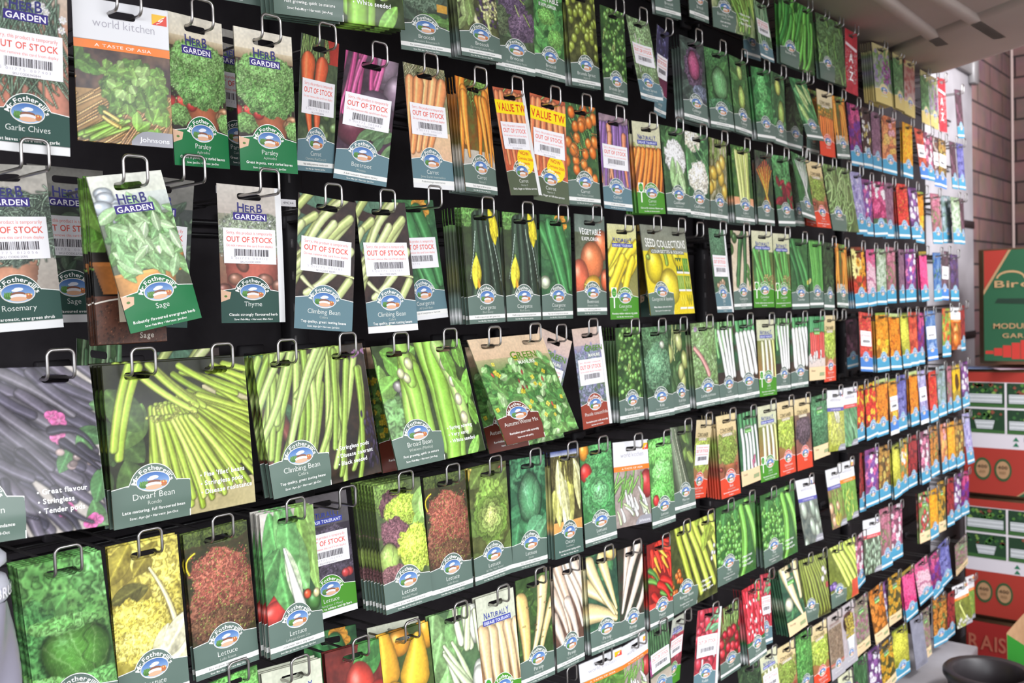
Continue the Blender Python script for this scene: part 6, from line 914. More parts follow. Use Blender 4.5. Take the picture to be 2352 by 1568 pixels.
HOOKS = [
(1.0435,-.0279,-.0622,'left hook of the green manure packet, right of mustard packet, fifth row',''),
(1.1389,-.0274,-.0611,'right hook of the green manure packet, right of mustard packet, fifth row',''),
(.5042,-.0243,-.0618,'left hook of the dwarf bean packet, right of leek card packet, fifth row',''),
(.5943,-.0263,-.0624,'right hook of the dwarf bean packet, right of leek card packet, fifth row',''),
(1.5207,-.0253,-.2705,'hook of the curly lettuce packet, right of spring onion packet, sixth row',''),
(2.1652,-.0235,-.6422,'left hook of the dark runner bean packet, right of organic parsnip packet, eighth row',''),
(2.2538,-.0227,-.6499,'right hook of the dark runner bean packet, right of organic parsnip packet, eighth row',''),
(2.165,-.0244,.1144,'hook of the dark cucumber packet, right of cucumber packet, fourth row',''),
(.6839,-.0207,-.0626,'left hook of the large climbing bean packet, right of climbing bean card packet, fifth row',''),
(.7725,-.0239,-.0588,'right hook of the large climbing bean packet, right of climbing bean card packet, fifth row',''),
(2.0722,-.0239,-.6363,'hook of the organic parsnip packet, right of red radish card packet, eighth row',''),
(1.2299,-.0237,-.2538,'hook of the chicory packet, right of blue-green lettuce packet, sixth row',''),
(1.0487,-.0236,-.441,'hook of the smooth parsnip packet, right of pak choi packet, seventh row',''),
(1.8827,-.0236,-.6368,'hook of the white-tipped radish packet, right of radish bunch packet, eighth row',''),
(1.6957,-.0236,-.0645,'hook of the lambs lettuce packet, right of kohl rabi packet, fifth row',''),
(.6845,-.0236,-.2469,'hook of the cos lettuce packet, right of red frilly lettuce packet, sixth row',''),
(.8641,-.0218,-.0623,'left hook of the broad bean packet, right of large climbing bean packet, fifth row',''),
(.9576,-.0212,-.0612,'right hook of the broad bean packet, right of large climbing bean packet, fifth row',''),
(2.0712,-.0234,.1228,'hook of the cucumber packet, right of cucumber packet, fourth row',''),
(.775,-.0234,-.4377,'hook of the red squash packet, right of smooth parsnip packet, seventh row',''),
(.9581,-.0233,-.4414,'hook of the pak choi packet, right of smooth parsnip packet, seventh row',''),
(1.517,-.0227,-.0659,'hook of the curly kale packet, right of leafy sprout stalk packet, fifth row',''),
(1.3257,-.0227,-.4419,'hook of the fanned parsnip packet, right of pinkish parsnip packet, seventh row',''),
(1.427,-.0224,-.0633,'hook of the leafy sprout stalk packet, right of phacelia card packet, fifth row',''),
(1.0377,-.0222,.3073,'hook of the slim carrot packet, right of broad carrot card packet, third row',''),
(1.0448,-.022,.1243,'hook of the dark courgette packet, right of green courgette packet, fourth row',''),
(.5066,-.0218,.1315,'hook of the tilted sage packet, right of shaded sage card packet, fourth row',''),
(1.9835,-.0179,-.4543,'left hook of the garden pea packet, right of garden pea packet, seventh row',''),
(2.0743,-.0212,-.453,'right hook of the garden pea packet, right of garden pea packet, seventh row',''),
(1.137,-.0212,.1227,'hook of the dark courgette packet, right of dark courgette packet, fourth row',''),
(1.3214,-.0211,.1284,'hook of the golden beetroot packet, right of green courgette packet, fourth row',''),
(1.6015,-.0211,.3079,'hook of the white cauliflower packet, right of resistant carrot packet, third row',''),
(.3379,-.0172,-.0553,'left hook of the purple bean packet, first of its row, fifth row',''),
(.4225,-.0202,-.0588,'right hook of the purple bean packet, first of its row, fifth row',''),
(1.1417,-.0205,-.4372,'hook of the cream parsnip packet, right of smooth parsnip packet, seventh row',''),
(1.515,-.0194,.1204,'left hook of the seed collection packet, right of yellow courgette packet, fourth row',''),
(1.6063,-.0176,.1201,'right hook of the seed collection packet, right of yellow courgette packet, fourth row',''),
(1.5156,-.0203,-.4619,'hook of the chilli pepper packet, right of white parsnip packet, seventh row',''),
(1.8808,-.02,-.0667,'hook of the thick leek packet, right of slender leek packet, fifth row',''),
(1.431,-.0199,-.2659,'hook of the spring onion packet, right of small-heart lettuce packet, sixth row',''),
(1.7903,-.0198,-.0665,'hook of the slender leek packet, right of lambs lettuce packet, fifth row',''),
(.9551,-.0198,-.2483,'hook of the red frilly lettuce packet, right of mixed lettuce packet, sixth row',''),
(1.2329,-.0196,-.4394,'hook of the pinkish parsnip packet, right of cream parsnip packet, seventh row',''),
(1.0455,-.0195,-.2501,'hook of the butterhead lettuce packet, right of red frilly lettuce packet, sixth row',''),
(1.9876,-.0193,-.2592,'hook of the tolerant leek packet, right of organic leek packet, sixth row',''),
(1.2292,-.0192,.1237,'hook of the green courgette packet, right of dark courgette packet, fourth row',''),
(1.6971,-.0192,.3074,'hook of the cream cauliflower packet, right of white cauliflower packet, third row',''),
(1.323,-.019,-.2572,'hook of the small-heart lettuce packet, right of chicory packet, sixth row',''),
(1.4285,-.0188,-.6189,'hook of the spring onion packet, right of pepper kitchen packet, eighth row',''),
(1.61,-.0187,-.2603,'hook of the striped marrow packet, right of curly lettuce packet, sixth row',''),
(1.9904,-.0185,-.0694,'hook of the tolerant leek packet, right of thick leek packet, fifth row',''),
(1.9831,-.0185,.1258,'hook of the cucumber packet, right of cream-board courgette packet, fourth row',''),
(.8669,-.0182,-.2448,'hook of the mixed lettuce packet, right of tolerant lettuce card packet, sixth row',''),
(1.4229,-.0182,.1173,'hook of the yellow courgette packet, right of golden beetroot packet, fourth row',''),
(.8691,-.0181,-.4436,'hook of the yellow squash packet, right of green courgette packet, seventh row',''),
(1.5128,-.0178,.3059,'hook of the resistant carrot packet, right of purple carrot card packet, third row',''),
(1.7046,-.0178,-.6404,'hook of the red radish card packet, right of tilted red-root card packet, eighth row',''),
(.5107,-.0175,.3034,'hook of the coriander packet, right of garlic chives card packet, third row',''),
(1.4223,-.0173,-.4531,'hook of the white parsnip packet, right of fanned parsnip packet, seventh row',''),
(1.1423,-.0169,-.2531,'hook of the blue-green lettuce packet, right of butterhead lettuce packet, sixth row',''),
(1.4142,-.0168,.4891,'hook of the leafy sprout stalk packet, right of round sprout packet, second row',''),
(1.8802,-.0165,.1228,'hook of the cream-board courgette packet, right of ferny leaf card packet, fourth row',''),
(.687,-.0164,-.4364,'hook of the smooth parsnip packet, right of curly lettuce packet, seventh row',''),
(.595,-.0164,.3069,'hook of the curled parsley packet, right of coriander packet, third row',''),
(1.7998,-.0161,-.2599,'hook of the pot herb packet, right of pot salad packet, sixth row',''),
(1.8953,-.0161,-.2634,'hook of the organic leek packet, right of pot herb packet, sixth row',''),
(1.6983,-.006,.1173,'empty steel hook right of the seed collection',''),
(2.4501,-.006,-.0739,'empty steel hook in the gap left of the scarlet flowers',''),
(1.2333,-.006,-.6234,'empty steel hook left of the pepper kitchen packet',''),
(.4221,-.0159,-.2472,'hook of the round-head lettuce packet, first of its row, sixth row',''),
(1.1286,-.0158,.3098,'hook of the value carrot packet, right of slim carrot packet, third row',''),
(1.223,-.0157,.3097,'hook of the value carrot packet, right of value carrot packet, third row',''),
(1.7908,-.0118,-.4468,'left hook of the garden pea packet, right of runner bean packet, seventh row',''),
(1.8821,-.0152,-.4457,'right hook of the garden pea packet, right of runner bean packet, seventh row',''),
(1.6088,-.0111,-.4552,'left hook of the runner bean packet, right of chilli pepper packet, seventh row',''),
(1.6995,-.0144,-.4523,'right hook of the runner bean packet, right of chilli pepper packet, seventh row',''),
(.6853,-.0147,.3095,'hook of the curled parsley packet, right of curled parsley packet, third row',''),
(1.6097,-.0144,-.0657,'hook of the kohl rabi packet, right of curly kale packet, fifth row',''),
(1.7963,-.014,-.6582,'hook of the radish bunch packet, right of red radish card packet, eighth row',''),
(1.3135,-.0118,.3111,'hook of the round carrot packet, right of value carrot packet, third row',''),
(.4175,-.0117,.3089,'hook of the garlic chives card packet, first of its row, third row',''),
(.7516,-.006,.5312,'left hook of the broad bean packet, right of broccoli packet, second row',''),
(.8419,-.0255,.5322,'right hook of the broad bean packet, right of broccoli packet, second row',''),
(.5091,-.0115,-.2492,'hook of the little yellow lettuce packet, right of round-head lettuce packet, sixth row',''),
(.5954,-.0111,-.2511,'hook of the red frilly lettuce packet, right of little yellow lettuce packet, sixth row',''),
(.949,-.0111,.3135,'hook of the broad carrot card packet, right of beetroot card packet, third row',''),
(1.7092,-.0103,-.2597,'hook of the pot salad packet, right of striped marrow packet, sixth row',''),
(.7709,-.0101,.1239,'hook of the climbing bean card packet, right of thyme card packet, fourth row','4MC44'),
(1.5172,-.0099,-.6231,'hook of the turnip card packet, right of spring onion packet, eighth row',''),
(1.7217,-.0117,.7118,'hook of the purple broccoli packet, right of broccoli packet, top row',''),
(2.5055,-.0116,-.2668,'hook of the striped leaf packet, right of frilly endive packet, sixth row',''),
(2.4046,-.0116,-.2649,'hook of the frilly endive packet, right of organic kale packet, sixth row',''),
(2.7887,-.0114,.6789,'hook of the yellow lavender packet, right of A-Z sign packet, top row',''),
(3.6159,-.0112,-.4581,'hook of the lilac flower packet, right of brown-yellow flower packet, seventh row',''),
(2.21,-.0111,-.4618,'hook of the pale marrow packet, right of garden pea packet, seventh row',''),
(1.7892,-.0091,.1233,'hook of the ferny leaf card packet, right of shaded squash packet, fourth row',''),
(1.3327,-.0091,-.621,'hook of the pepper kitchen packet, first of its row, eighth row',''),
(3.374,-.011,.6788,'hook of the A-Z sign, right of yellow lavender packet, top row',''),
(1.5988,-.011,.6866,'hook of the broccoli packet, first of its row, top row',''),
(2.4763,-.0109,-.4594,'hook of the bright leaf packet, right of striped courgette packet, seventh row',''),
(2.6571,-.0107,-.6458,'hook of the small pod packet, right of pink-white flower packet, eighth row',''),
(2.7665,-.0107,-.6359,'hook of the dusky pink flower packet, right of small pod packet, eighth row',''),
(2.3887,-.0105,-.4634,'hook of the striped courgette packet, right of pale marrow packet, seventh row',''),
(3.0474,-.0103,.6813,'hook of the yellow rose packet, right of yellow green-leaf packet, top row',''),
(2.1039,-.0103,-.2628,'hook of the pot salad packet, right of tolerant leek packet, sixth row',''),
(2.3807,-.0103,.1118,'hook of the dark leaf packet, right of thin green pod packet, fourth row',''),
(2.2,-.0102,-.2656,'hook of the purple pot leaf packet, right of pot salad packet, sixth row',''),
(3.2771,-.0102,-1.0223,'hook of the orange-brown flower packet, right of organic pink flower packet, lowest row',''),
(1.7045,-.0101,.4937,'hook of the red cabbage packet, right of purple kale card packet, second row',''),
(2.1913,-.0101,-.0709,'hook of the thick leek packet, right of slender leek packet, fifth row',''),
(3.5066,-.0101,-.0792,'hook of the pumpkin packet, right of garden mix packet, fifth row',''),
(2.7676,-.01,-.0761,'hook of the orange-yellow marigold packet, right of scarlet flower packet, fifth row',''),
(2.582,-.01,.306,'hook of the lilac flower packet, right of pale pod packet, third row',''),
(2.8528,-.01,.4875,'hook of the orange-pink daisy packet, right of mauve flower packet, second row',''),
(2.4024,-.0063,.3102,'left hook of the pale pod packet, right of pot herb packet, third row',''),
(2.4937,-.0096,.3097,'right hook of the pale pod packet, right of pot herb packet, third row',''),
(1.8046,-.0099,.4911,'hook of the savoy cabbage packet, right of red cabbage packet, second row',''),
(2.0993,-.0099,-.07,'hook of the slender leek packet, right of tolerant leek packet, fifth row',''),
(2.5726,-.0099,.485,'hook of the magenta flower packet, right of slim carrot packet, second row',''),
(3.3265,-.0099,-.2679,'hook of the blue-green flower packet, right of scarlet flower packet, sixth row',''),
(3.2863,-.0099,.6708,'hook of the yellow lavender packet, right of yellow green-leaf packet, top row',''),
(1.9056,-.0099,.3042,'hook of the celery packet, right of yellow turnip packet, third row',''),
(3.0409,-.0098,-.2639,'hook of the dense orange flower packet, right of violet-blue flower packet, sixth row',''),
(3.5217,-.0098,-1.0452,'hook of the pale shoot packet, right of dark red flower packet, lowest row',''),
(2.3808,-.0098,-.0721,'hook of the pot salad packet, right of red bunching onion packet, fifth row',''),
(3.5748,-.0098,.6715,'hook of the brown-purple flower packet, right of A-Z sign packet, top row',''),
(2.3029,-.0098,.308,'hook of the pot herb packet, right of broccoli packet, third row',''),
(2.2987,-.0097,.1157,'hook of the thin green pod packet, right of dark cucumber packet, fourth row',''),
(1.8035,-.0097,.3076,'hook of the yellow turnip packet, right of cream cauliflower packet, third row',''),
(2.3763,-.0097,.4911,'hook of the patio carrot packet, right of slim carrot packet, second row',''),
(2.5662,-.0097,.6764,'hook of the A-Z sign, right of dark pea packet, top row',''),
(3.198,-.0097,.6723,'hook of the yellow green-leaf packet, right of yellow rose packet, top row',''),
(3.1173,-.0097,-.2679,'hook of the lilac flower packet, right of dense orange flower packet, sixth row',''),
(3.0427,-.0097,-.0819,'hook of the red-orange flower packet, right of yellow-green flower packet, fifth row',''),
(2.8724,-.0096,-.0814,'hook of the dense orange flower packet, right of brown-purple flower packet, fifth row',''),
(3.3185,-.0096,-.6495,'hook of the organic daisy packet, right of golden flower packet, eighth row',''),
(2.6648,-.0096,.4882,'hook of the white-yellow flower packet, right of magenta flower packet, second row',''),
(3.1429,-.0096,-.4604,'hook of the pink-white flower packet, right of dark red flower packet, seventh row',''),
(2.9616,-.0096,-.0821,'hook of the yellow-green flower packet, right of dense orange flower packet, fifth row',''),
(2.9406,-.0096,.6824,'hook of the yellow green-leaf packet, right of yellow lavender packet, top row',''),
(1.8325,-.006,.7065,'left hook of the bunched green stem packet, right of purple broccoli packet, top row',''),
(1.9227,-.0116,.7083,'right hook of the bunched green stem packet, right of purple broccoli packet, top row',''),
(2.4683,-.0096,.1102,'hook of the slim carrot packet, right of dark leaf packet, fourth row',''),
(2.9311,-.0096,-.2669,'hook of the violet-blue flower packet, right of orange-yellow marigold packet, sixth row',''),
(1.9027,-.0095,.4907,'hook of the pointed cabbage packet, right of savoy cabbage packet, second row',''),
(2.1055,-.0095,.3043,'hook of the red beet leaf packet, right of rainbow chard packet, third row',''),
(2.5885,-.0095,.1064,'hook of the cream sunflower packet, right of slim carrot packet, fourth row',''),
(2.0166,-.0094,.3045,'hook of the rainbow chard packet, right of celery packet, third row',''),
(3.2936,-.0094,.2957,'hook of the dusky pink flower packet, right of orange-yellow marigold packet, third row',''),
(3.0218,-.0094,.4887,'hook of the golden flower packet, right of orange-pink daisy packet, second row',''),
(1.5071,-.006,.4941,'hook of the pale sprout card packet, right of leafy sprout stalk packet, second row',''),
(2.4677,-.0094,-.8344,'hook of the sprout cup packet, right of grain mix packet, ninth row',''),
(3.3948,-.0094,.1116,'hook of the brown-purple flower packet, right of blue flower packet, fourth row',''),
(2.0999,-.0093,.49,'hook of the yellow-green cabbage packet, right of spring cabbage packet, second row',''),
(3.4033,-.0093,-.0793,'hook of the garden mix packet, right of blue flower packet, fifth row',''),
(2.961,-.0093,.3025,'hook of the scarlet flower packet, right of mauve flower packet, third row',''),
(2.7606,-.0093,-.2642,'hook of the dense orange flower packet, right of red-yellow flower packet, sixth row',''),
(2.7444,-.0093,.4864,'hook of the mauve flower packet, right of white-yellow flower packet, second row',''),
(3.2351,-.0092,-.2786,'hook of the scarlet flower packet, right of lilac flower packet, sixth row',''),
(2.3775,-.0092,-.8353,'hook of the grain mix packet, right of pot salad packet, ninth row',''),
(3.2386,-.0092,-.4568,'hook of the orange-brown flower packet, right of pink-white flower packet, seventh row',''),
(2.8542,-.0092,.1117,'hook of the dusky pink flower packet, right of pale green flower packet, fourth row',''),
(2.2099,-.0092,.3181,'hook of the white leaf beet packet, right of red beet leaf packet, third row',''),
(2.8711,-.0092,-.6447,'hook of the pink-white flower packet, right of dusky pink flower packet, eighth row',''),
(2.0126,-.0091,.4881,'hook of the spring cabbage packet, right of pointed cabbage packet, second row',''),
(3.3045,-.0091,.4803,'hook of the brown-white flower packet, right of pink-white flower packet, second row',''),
(2.6328,-.0091,-.0715,'hook of the scarlet flower packet, right of pot salad packet, fifth row',''),
(3.346,-.0091,-.462,'hook of the orange-pink daisy packet, right of orange-brown flower packet, seventh row',''),
(3.4358,-.0091,-.4665,'hook of the golden flower packet, right of orange-pink daisy packet, seventh row',''),
(3.1266,-.009,-.0857,'hook of the magenta flower packet, right of red-orange flower packet, fifth row',''),
(3.3766,-.009,.4801,'hook of the brown-yellow flower packet, right of brown-white flower packet, second row',''),
(2.8825,-.009,-1.0136,'hook of the yellow-green flower packet, right of organic daisy packet, lowest row',''),
(3.4246,-.009,-.6563,'hook of the dark red flower packet, right of organic daisy packet, eighth row',''),
(2.4678,-.009,.4906,'hook of the slim carrot packet, right of patio carrot packet, second row',''),
(3.5305,-.009,-.4725,'hook of the brown-yellow flower packet, right of golden flower packet, seventh row',''),
(2.8508,-.009,-.2717,'hook of the orange-yellow marigold packet, right of dense orange flower packet, sixth row',''),
(3.034,-.009,.1108,'hook of the pink-purple flower packet, right of mauve flower packet, fourth row',''),
(3.5907,-.009,.4891,'hook of the violet-blue flower packet, right of brown-purple flower packet, second row',''),
(2.6691,-.009,-.4512,'hook of the pink-purple flower packet, right of dark red flower packet, seventh row',''),
(3.4994,-.0089,.4859,'hook of the brown-purple flower packet, right of brown-yellow flower packet, second row',''),
(3.6031,-.0089,.3,'hook of the brown-purple flower packet, right of pale green flower packet, third row',''),
(.6105,-.006,-.4195,'hook of the curly lettuce packet, first of its row, seventh row',''),
(3.5234,-.0089,.2988,'hook of the pale green flower packet, right of blue-green flower packet, third row',''),
(2.9463,-.0089,-.4606,'hook of the orange-white flower packet, right of yellow-green flower packet, seventh row',''),
(2.8468,-.0088,.2975,'hook of the mauve flower packet, right of bright pink flower packet, third row',''),
(3.6102,-.0088,-.2727,'hook of the purple-white flower packet, right of big sunflower packet, sixth row',''),
(3.5067,-.0088,-.2764,'hook of the big sunflower packet, right of dusky pink flower packet, sixth row',''),
(2.3741,-.006,.6805,'left hook of the dark pea packet, right of dark pod packet, top row',''),
(2.4643,-.008,.6809,'right hook of the dark pea packet, right of dark pod packet, top row',''),
(2.2212,-.0088,.4988,'hook of the pale leaf packet, right of yellow-green cabbage packet, second row',''),
(3.5012,-.0088,.1026,'hook of the deep violet flower packet, right of brown-purple flower packet, fourth row',''),
(3.6005,-.0087,-.0733,'hook of the dark red flower packet, right of pumpkin packet, fifth row',''),
(2.5562,-.0087,-1.0062,'hook of the turnip card packet, right of tolerant leek packet, lowest row',''),
(2.775,-.0087,.1055,'hook of the pale green flower packet, right of soft pink flower packet, fourth row',''),
(3.0646,-.0087,.2995,'hook of the purple-white flower packet, right of scarlet flower packet, third row',''),
(3.2206,-.0087,-.0828,'hook of the blue flower packet, right of magenta flower packet, fifth row',''),
(3.0332,-.0087,-.4611,'hook of the dark red flower packet, right of orange-white flower packet, seventh row',''),
(3.1299,-.0087,.4866,'hook of the red-orange flower packet, right of golden flower packet, second row',''),
(2.9499,-.0086,.1082,'hook of the mauve flower packet, right of dusky pink flower packet, fourth row',''),
(3.306,-.0086,.1055,'hook of the blue flower packet, right of hot pink flower packet, fourth row',''),
(3.231,-.0086,-.6615,'hook of the golden flower packet, right of organic radish packet, eighth row',''),
(2.8742,-.0086,-.4645,'hook of the yellow-green flower packet, right of brown-yellow flower packet, seventh row',''),
(2.6886,-.0086,.1025,'hook of the soft pink flower packet, right of cream sunflower packet, fourth row',''),
(1.33,-.0086,.5016,'hook of the round sprout packet, right of broccoli raab packet, second row',''),
(1.3223,-.006,-.0596,'hook of the phacelia card packet, right of phacelia card packet, fifth row',''),
(3.4268,-.0085,-.2747,'hook of the dusky pink flower packet, right of blue-green flower packet, sixth row',''),
(2.3018,-.0085,-.0711,'hook of the red bunching onion packet, right of thick leek packet, fifth row',''),
(2.1681,-.006,.6798,'left hook of the dark pod packet, right of leek card packet, top row',''),
(2.2584,-.0104,.6752,'right hook of the dark pod packet, right of leek card packet, top row',''),
(2.7743,-.0085,-.4559,'hook of the brown-yellow flower packet, right of pink-purple flower packet, seventh row',''),
(3.5097,-.0085,-.6561,'hook of the purple-white flower packet, right of dark red flower packet, eighth row',''),
(2.6756,-.0085,-.2667,'hook of the red-yellow flower packet, right of red-yellow flower packet, sixth row',''),
(3.1336,-.0085,-.6529,'hook of the organic radish packet, right of pink-white flower packet, eighth row',''),
(2.0855,-.0084,-.8282,'hook of the pot herb packet, right of tolerant leek packet, ninth row',''),
(3.1585,-.0084,.1063,'hook of the hot pink flower packet, right of pink-purple flower packet, fourth row',''),
(.9538,-.0083,.4866,'hook of the autumn broccoli packet, right of broad bean packet, second row',''),
(2.2799,-.0083,-.8342,'hook of the pot salad packet, right of curly leaf packet, ninth row',''),
(2.7578,-.0083,.2951,'hook of the bright pink flower packet, right of pink-purple flower packet, third row',''),
(2.3068,-.0083,-.2671,'hook of the organic kale packet, right of purple pot leaf packet, sixth row',''),
(2.6651,-.0082,.2937,'hook of the pink-purple flower packet, right of lilac flower packet, third row',''),
(3.6064,-.0081,-.6608,'hook of the magenta flower packet, right of purple-white flower packet, eighth row',''),
(2.9665,-.0081,-.8584,'hook of the hot pink flower packet, right of organic daisy packet, ninth row',''),
(2.449,-.008,-1.0146,'hook of the tolerant leek packet, first of its row, lowest row',''),
(1.0633,-.0079,.4957,'hook of the sprouting broccoli packet, right of autumn broccoli packet, second row',''),
(2.6869,-.0079,-.8454,'hook of the organic calendula packet, right of organic pink flower packet, ninth row',''),
(2.5669,-.0079,-.8438,'hook of the organic pink flower packet, right of sprout cup packet, ninth row',''),
(2.1879,-.0079,-.8284,'hook of the curly leaf packet, right of pot herb packet, ninth row',''),
(3.2274,-.0079,.4865,'hook of the pink-white flower packet, right of red-orange flower packet, second row',''),
(3.4201,-.0078,-1.0452,'hook of the dark red flower packet, right of orange-brown flower packet, lowest row',''),
(3.0445,-.0078,-1.0287,'hook of the grey packet, right of yellow-green flower packet, lowest row',''),
(1.2397,-.0075,.4958,'hook of the broccoli raab packet, right of purple broccoli packet, second row',''),
(.8647,-.006,.124,'hook of the climbing bean card packet, right of climbing bean card packet, fourth row',''),
(1.1574,-.0075,.4917,'hook of the purple broccoli packet, right of sprouting broccoli packet, second row',''),
(2.6648,-.0074,-1.0114,'hook of the purple-white flower packet, right of turnip card packet, lowest row',''),
(3.1317,-.0074,-1.0282,'hook of the organic pink flower packet, right of grey packet packet, lowest row',''),
(2.5992,-.0073,-.2679,'hook of the red-yellow flower packet, right of striped leaf packet, sixth row',''),
(1.4223,-.006,.3078,'hook of the purple carrot card packet, right of round carrot packet, third row',''),
(2.3984,-.006,-.667,'left hook of the pale broad bean packet, right of dark runner bean packet, eighth row',''),
(2.488,-.0076,-.6667,'right hook of the pale broad bean packet, right of dark runner bean packet, eighth row',''),
(3.3379,-.0069,-.8551,'hook of the violet-blue flower packet, right of magenta flower packet, ninth row',''),
(2.8498,-.0068,-.8471,'hook of the organic daisy packet, right of purple-white flower packet, ninth row',''),
(3.5509,-.0067,-.8901,'hook of the organic pink flower packet, right of violet-blue flower packet, ninth row',''),
(1.9933,-.0066,-.816,'hook of the tolerant leek packet, right of dark leaf packet, ninth row',''),
(.7749,-.006,.32,'hook of the red carrot card packet, right of shaded parsley card packet, third row',''),
(1.8985,-.0065,-.8143,'hook of the dark leaf packet, first of its row, ninth row',''),
(2.7638,-.0064,-1.0236,'hook of the organic daisy packet, right of purple-white flower packet, lowest row',''),
(1.5984,-.006,.4938,'hook of the purple kale card packet, right of pale sprout card packet, second row',''),
(3.2337,-.006,-.8717,'hook of the magenta flower packet, right of soft pink flower packet, ninth row',''),
(3.1031,-.0058,-.8629,'hook of the soft pink flower packet, right of hot pink flower packet, ninth row',''),
(2.5723,-.0058,-.6727,'hook of the pink-white flower packet, right of pale broad bean packet, eighth row',''),
(1.9891,-.006,-.64,'hook of the red radish card packet, right of white-tipped radish packet, eighth row',''),
(.8604,-.006,.3131,'hook of the beetroot card packet, right of red carrot card packet, third row',''),
(1.2358,-.004,-.0661,'hook of the phacelia card packet, right of green manure packet, fifth row',''),
(2.0261,-.0036,.6385,'hook of the leek card packet, right of leek card packet, top row',''),
(1.6137,-.006,-.6312,'hook of the tilted red-root card packet, right of turnip card packet, eighth row',''),
(3.6944,-.004,-1.0611,'hook of the bright leaf packet, right of pale shoot packet, lowest row',''),
(3.1745,-.004,.2971,'hook of the orange-yellow marigold packet, right of purple-white flower packet, third row',''),
(2.2394,-.004,.3135,'hook of the broccoli packet, right of white leaf beet packet, third row',''),
(.6804,-.006,.1349,'hook of the thyme card packet, right of shaded sage card packet, fourth row','4MC43'),
(.9531,-.006,.135,'hook of the green courgette packet, right of climbing bean card packet, fourth row',''),
(2.2717,-.004,.5056,'hook of the dark leaf packet, right of pale leaf packet, second row',''),
(.7778,-.006,-.2508,'hook of the tolerant lettuce card packet, right of cos lettuce packet, sixth row',''),
(.6966,-.004,.5448,'hook of the broccoli packet, first of its row, second row',''),
(.4151,-.006,.1401,'hook of the rosemary card packet, first of its row, fourth row',''),
(.5845,-.004,.1416,'hook of the shaded sage card packet, right of sage pot kit packet, fourth row','')]
STK = {}
GROUPS = ['seed packets hanging in the top row of the wall', 'seed packets hanging in the second row of the wall', 'seed packets hanging in the third row of the wall', 'seed packets hanging in the fourth row of the wall', 'seed packets hanging in the fifth row of the wall', 'seed packets hanging in the sixth row of the wall', 'seed packets hanging in the seventh row of the wall', 'seed packets hanging in the eighth row of the wall', 'seed packets hanging in the ninth row of the wall', 'seed packets hanging in the lowest row of the wall']
BOARD = (3.895, 4.572, 0.934)
RAILZ = [0.679, 0.493, 0.306, 0.119, -0.07, -0.262, -0.453, -0.646, -0.846, -1.028]
UPX = [0.865, 2.08]
STRAPZ = [0.274, -0.206]
BRH = 0.1063
CANOPY = [(-2.2, 0.21), (3.324, 0.21), (3.324, -0.013), (2.137, -1.865), (-2.2, -1.865)]
RIBS = [((1.198, -0.184), (2.924, -0.125), 0.042), ((1.305, -0.2), (2.966, -0.265), 0.042), ((3.147, 0.082), (1.959, -1.77), 0.402)]
BXZ = {'a0': -0.2891, 'a1': 0.1405, 'b1': -0.3117, 'b2': -0.3573, 'b3': -0.5533, 'b4': -0.6058, 'b0': -0.7899, 'c1': -0.7965, 'c2': -0.8328, 'c3': -1.0313, 'c4': -1.0778, 'c0': -1.2576, 'd1': -1.2659, 'd2': -1.3611, 'd3': -1.4348}
OPENBOX = {'body': ([(3.3, -0.1901, -1.102), (3.3, -0.1911, -1.2526), (3.3, -0.3212, -1.2775), (3.3, -0.3233, -1.0032), (3.45, -0.2093, -1.0762), (3.45, -0.2076, -1.2687), (3.45, -0.3191, -1.2436), (3.45, -0.3207, -1.03)], [(4, 0, 1, 5), (4, 5, 6, 7)]), 'green': [(3.298, -0.1917, -1.1053), (3.298, -0.1933, -1.1978), (3.298, -0.2307, -1.2218), (3.298, -0.2978, -1.241), (3.298, -0.2985, -1.161)]}
POT = (3.0, -0.209, -1.14, 0.125)
BOTTLE = (0.315, -0.1933)
# ---------------------------------------------------------------- packet designs
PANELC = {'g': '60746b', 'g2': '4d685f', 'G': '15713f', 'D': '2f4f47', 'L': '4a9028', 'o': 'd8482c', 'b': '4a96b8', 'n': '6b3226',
          'B': '60756a', 'C': '5f7869', 'y': 'd6c27c', 't': 'a8a4a8'}
SLATE = {'g': '63818a', 'g2': '63818a', 'b': '4a7cc0'}
DES = {}
for ln in DESIGNS.strip().splitlines():
    f = ln.split('|'); DES[f[0]] = dict(style=f[1], head=f[2], title=f[3], sub=f[4], strip=f[5], sow=f[6], phrase=f[7], short=f[8], pic='|'.join(f[9:]))  # shaded parsley and sage cards carry their shade in the print colours
TYP = {'N': (80.0, 168.0, 13.5, (40.0,), 2.2), 'W': (105.0, 145.0, 13.5, (52.5,), 2.4), 'B': (165.0, 172.0, 13.5, (37.0, 128.0), 4.2)}

def shape_fn(ty, card, seed):
    W, H, sy, hs, b = TYP[ty]; r = random.Random(seed)
    if card:
        c = r.uniform(0.4, 2.2); k = r.choice((-1, 1)) * r.uniform(0.3, 1.3)
        return lambda x, y: c * (2 * x / W - 1) ** 2 + k * np.sin(np.clip(y / H, 0, 1) * 3.0 + .2)
    p = r.uniform(.35, .5)
    def f(x, y):
        g = np.clip((y - 18) / 60.0, 0, 1); g = g * g * (3 - 2 * g); e = np.clip((H - y) / 24.0, 0, 1); g = g * e * e * (3 - 2 * e)
        wob = 0.25 * np.sin(y / 13.0 + seed) * np.sin(x / W * 3.14)
        return b * (1 - np.abs(2 * x / W - 1) ** 3) * g + wob * g
    return f

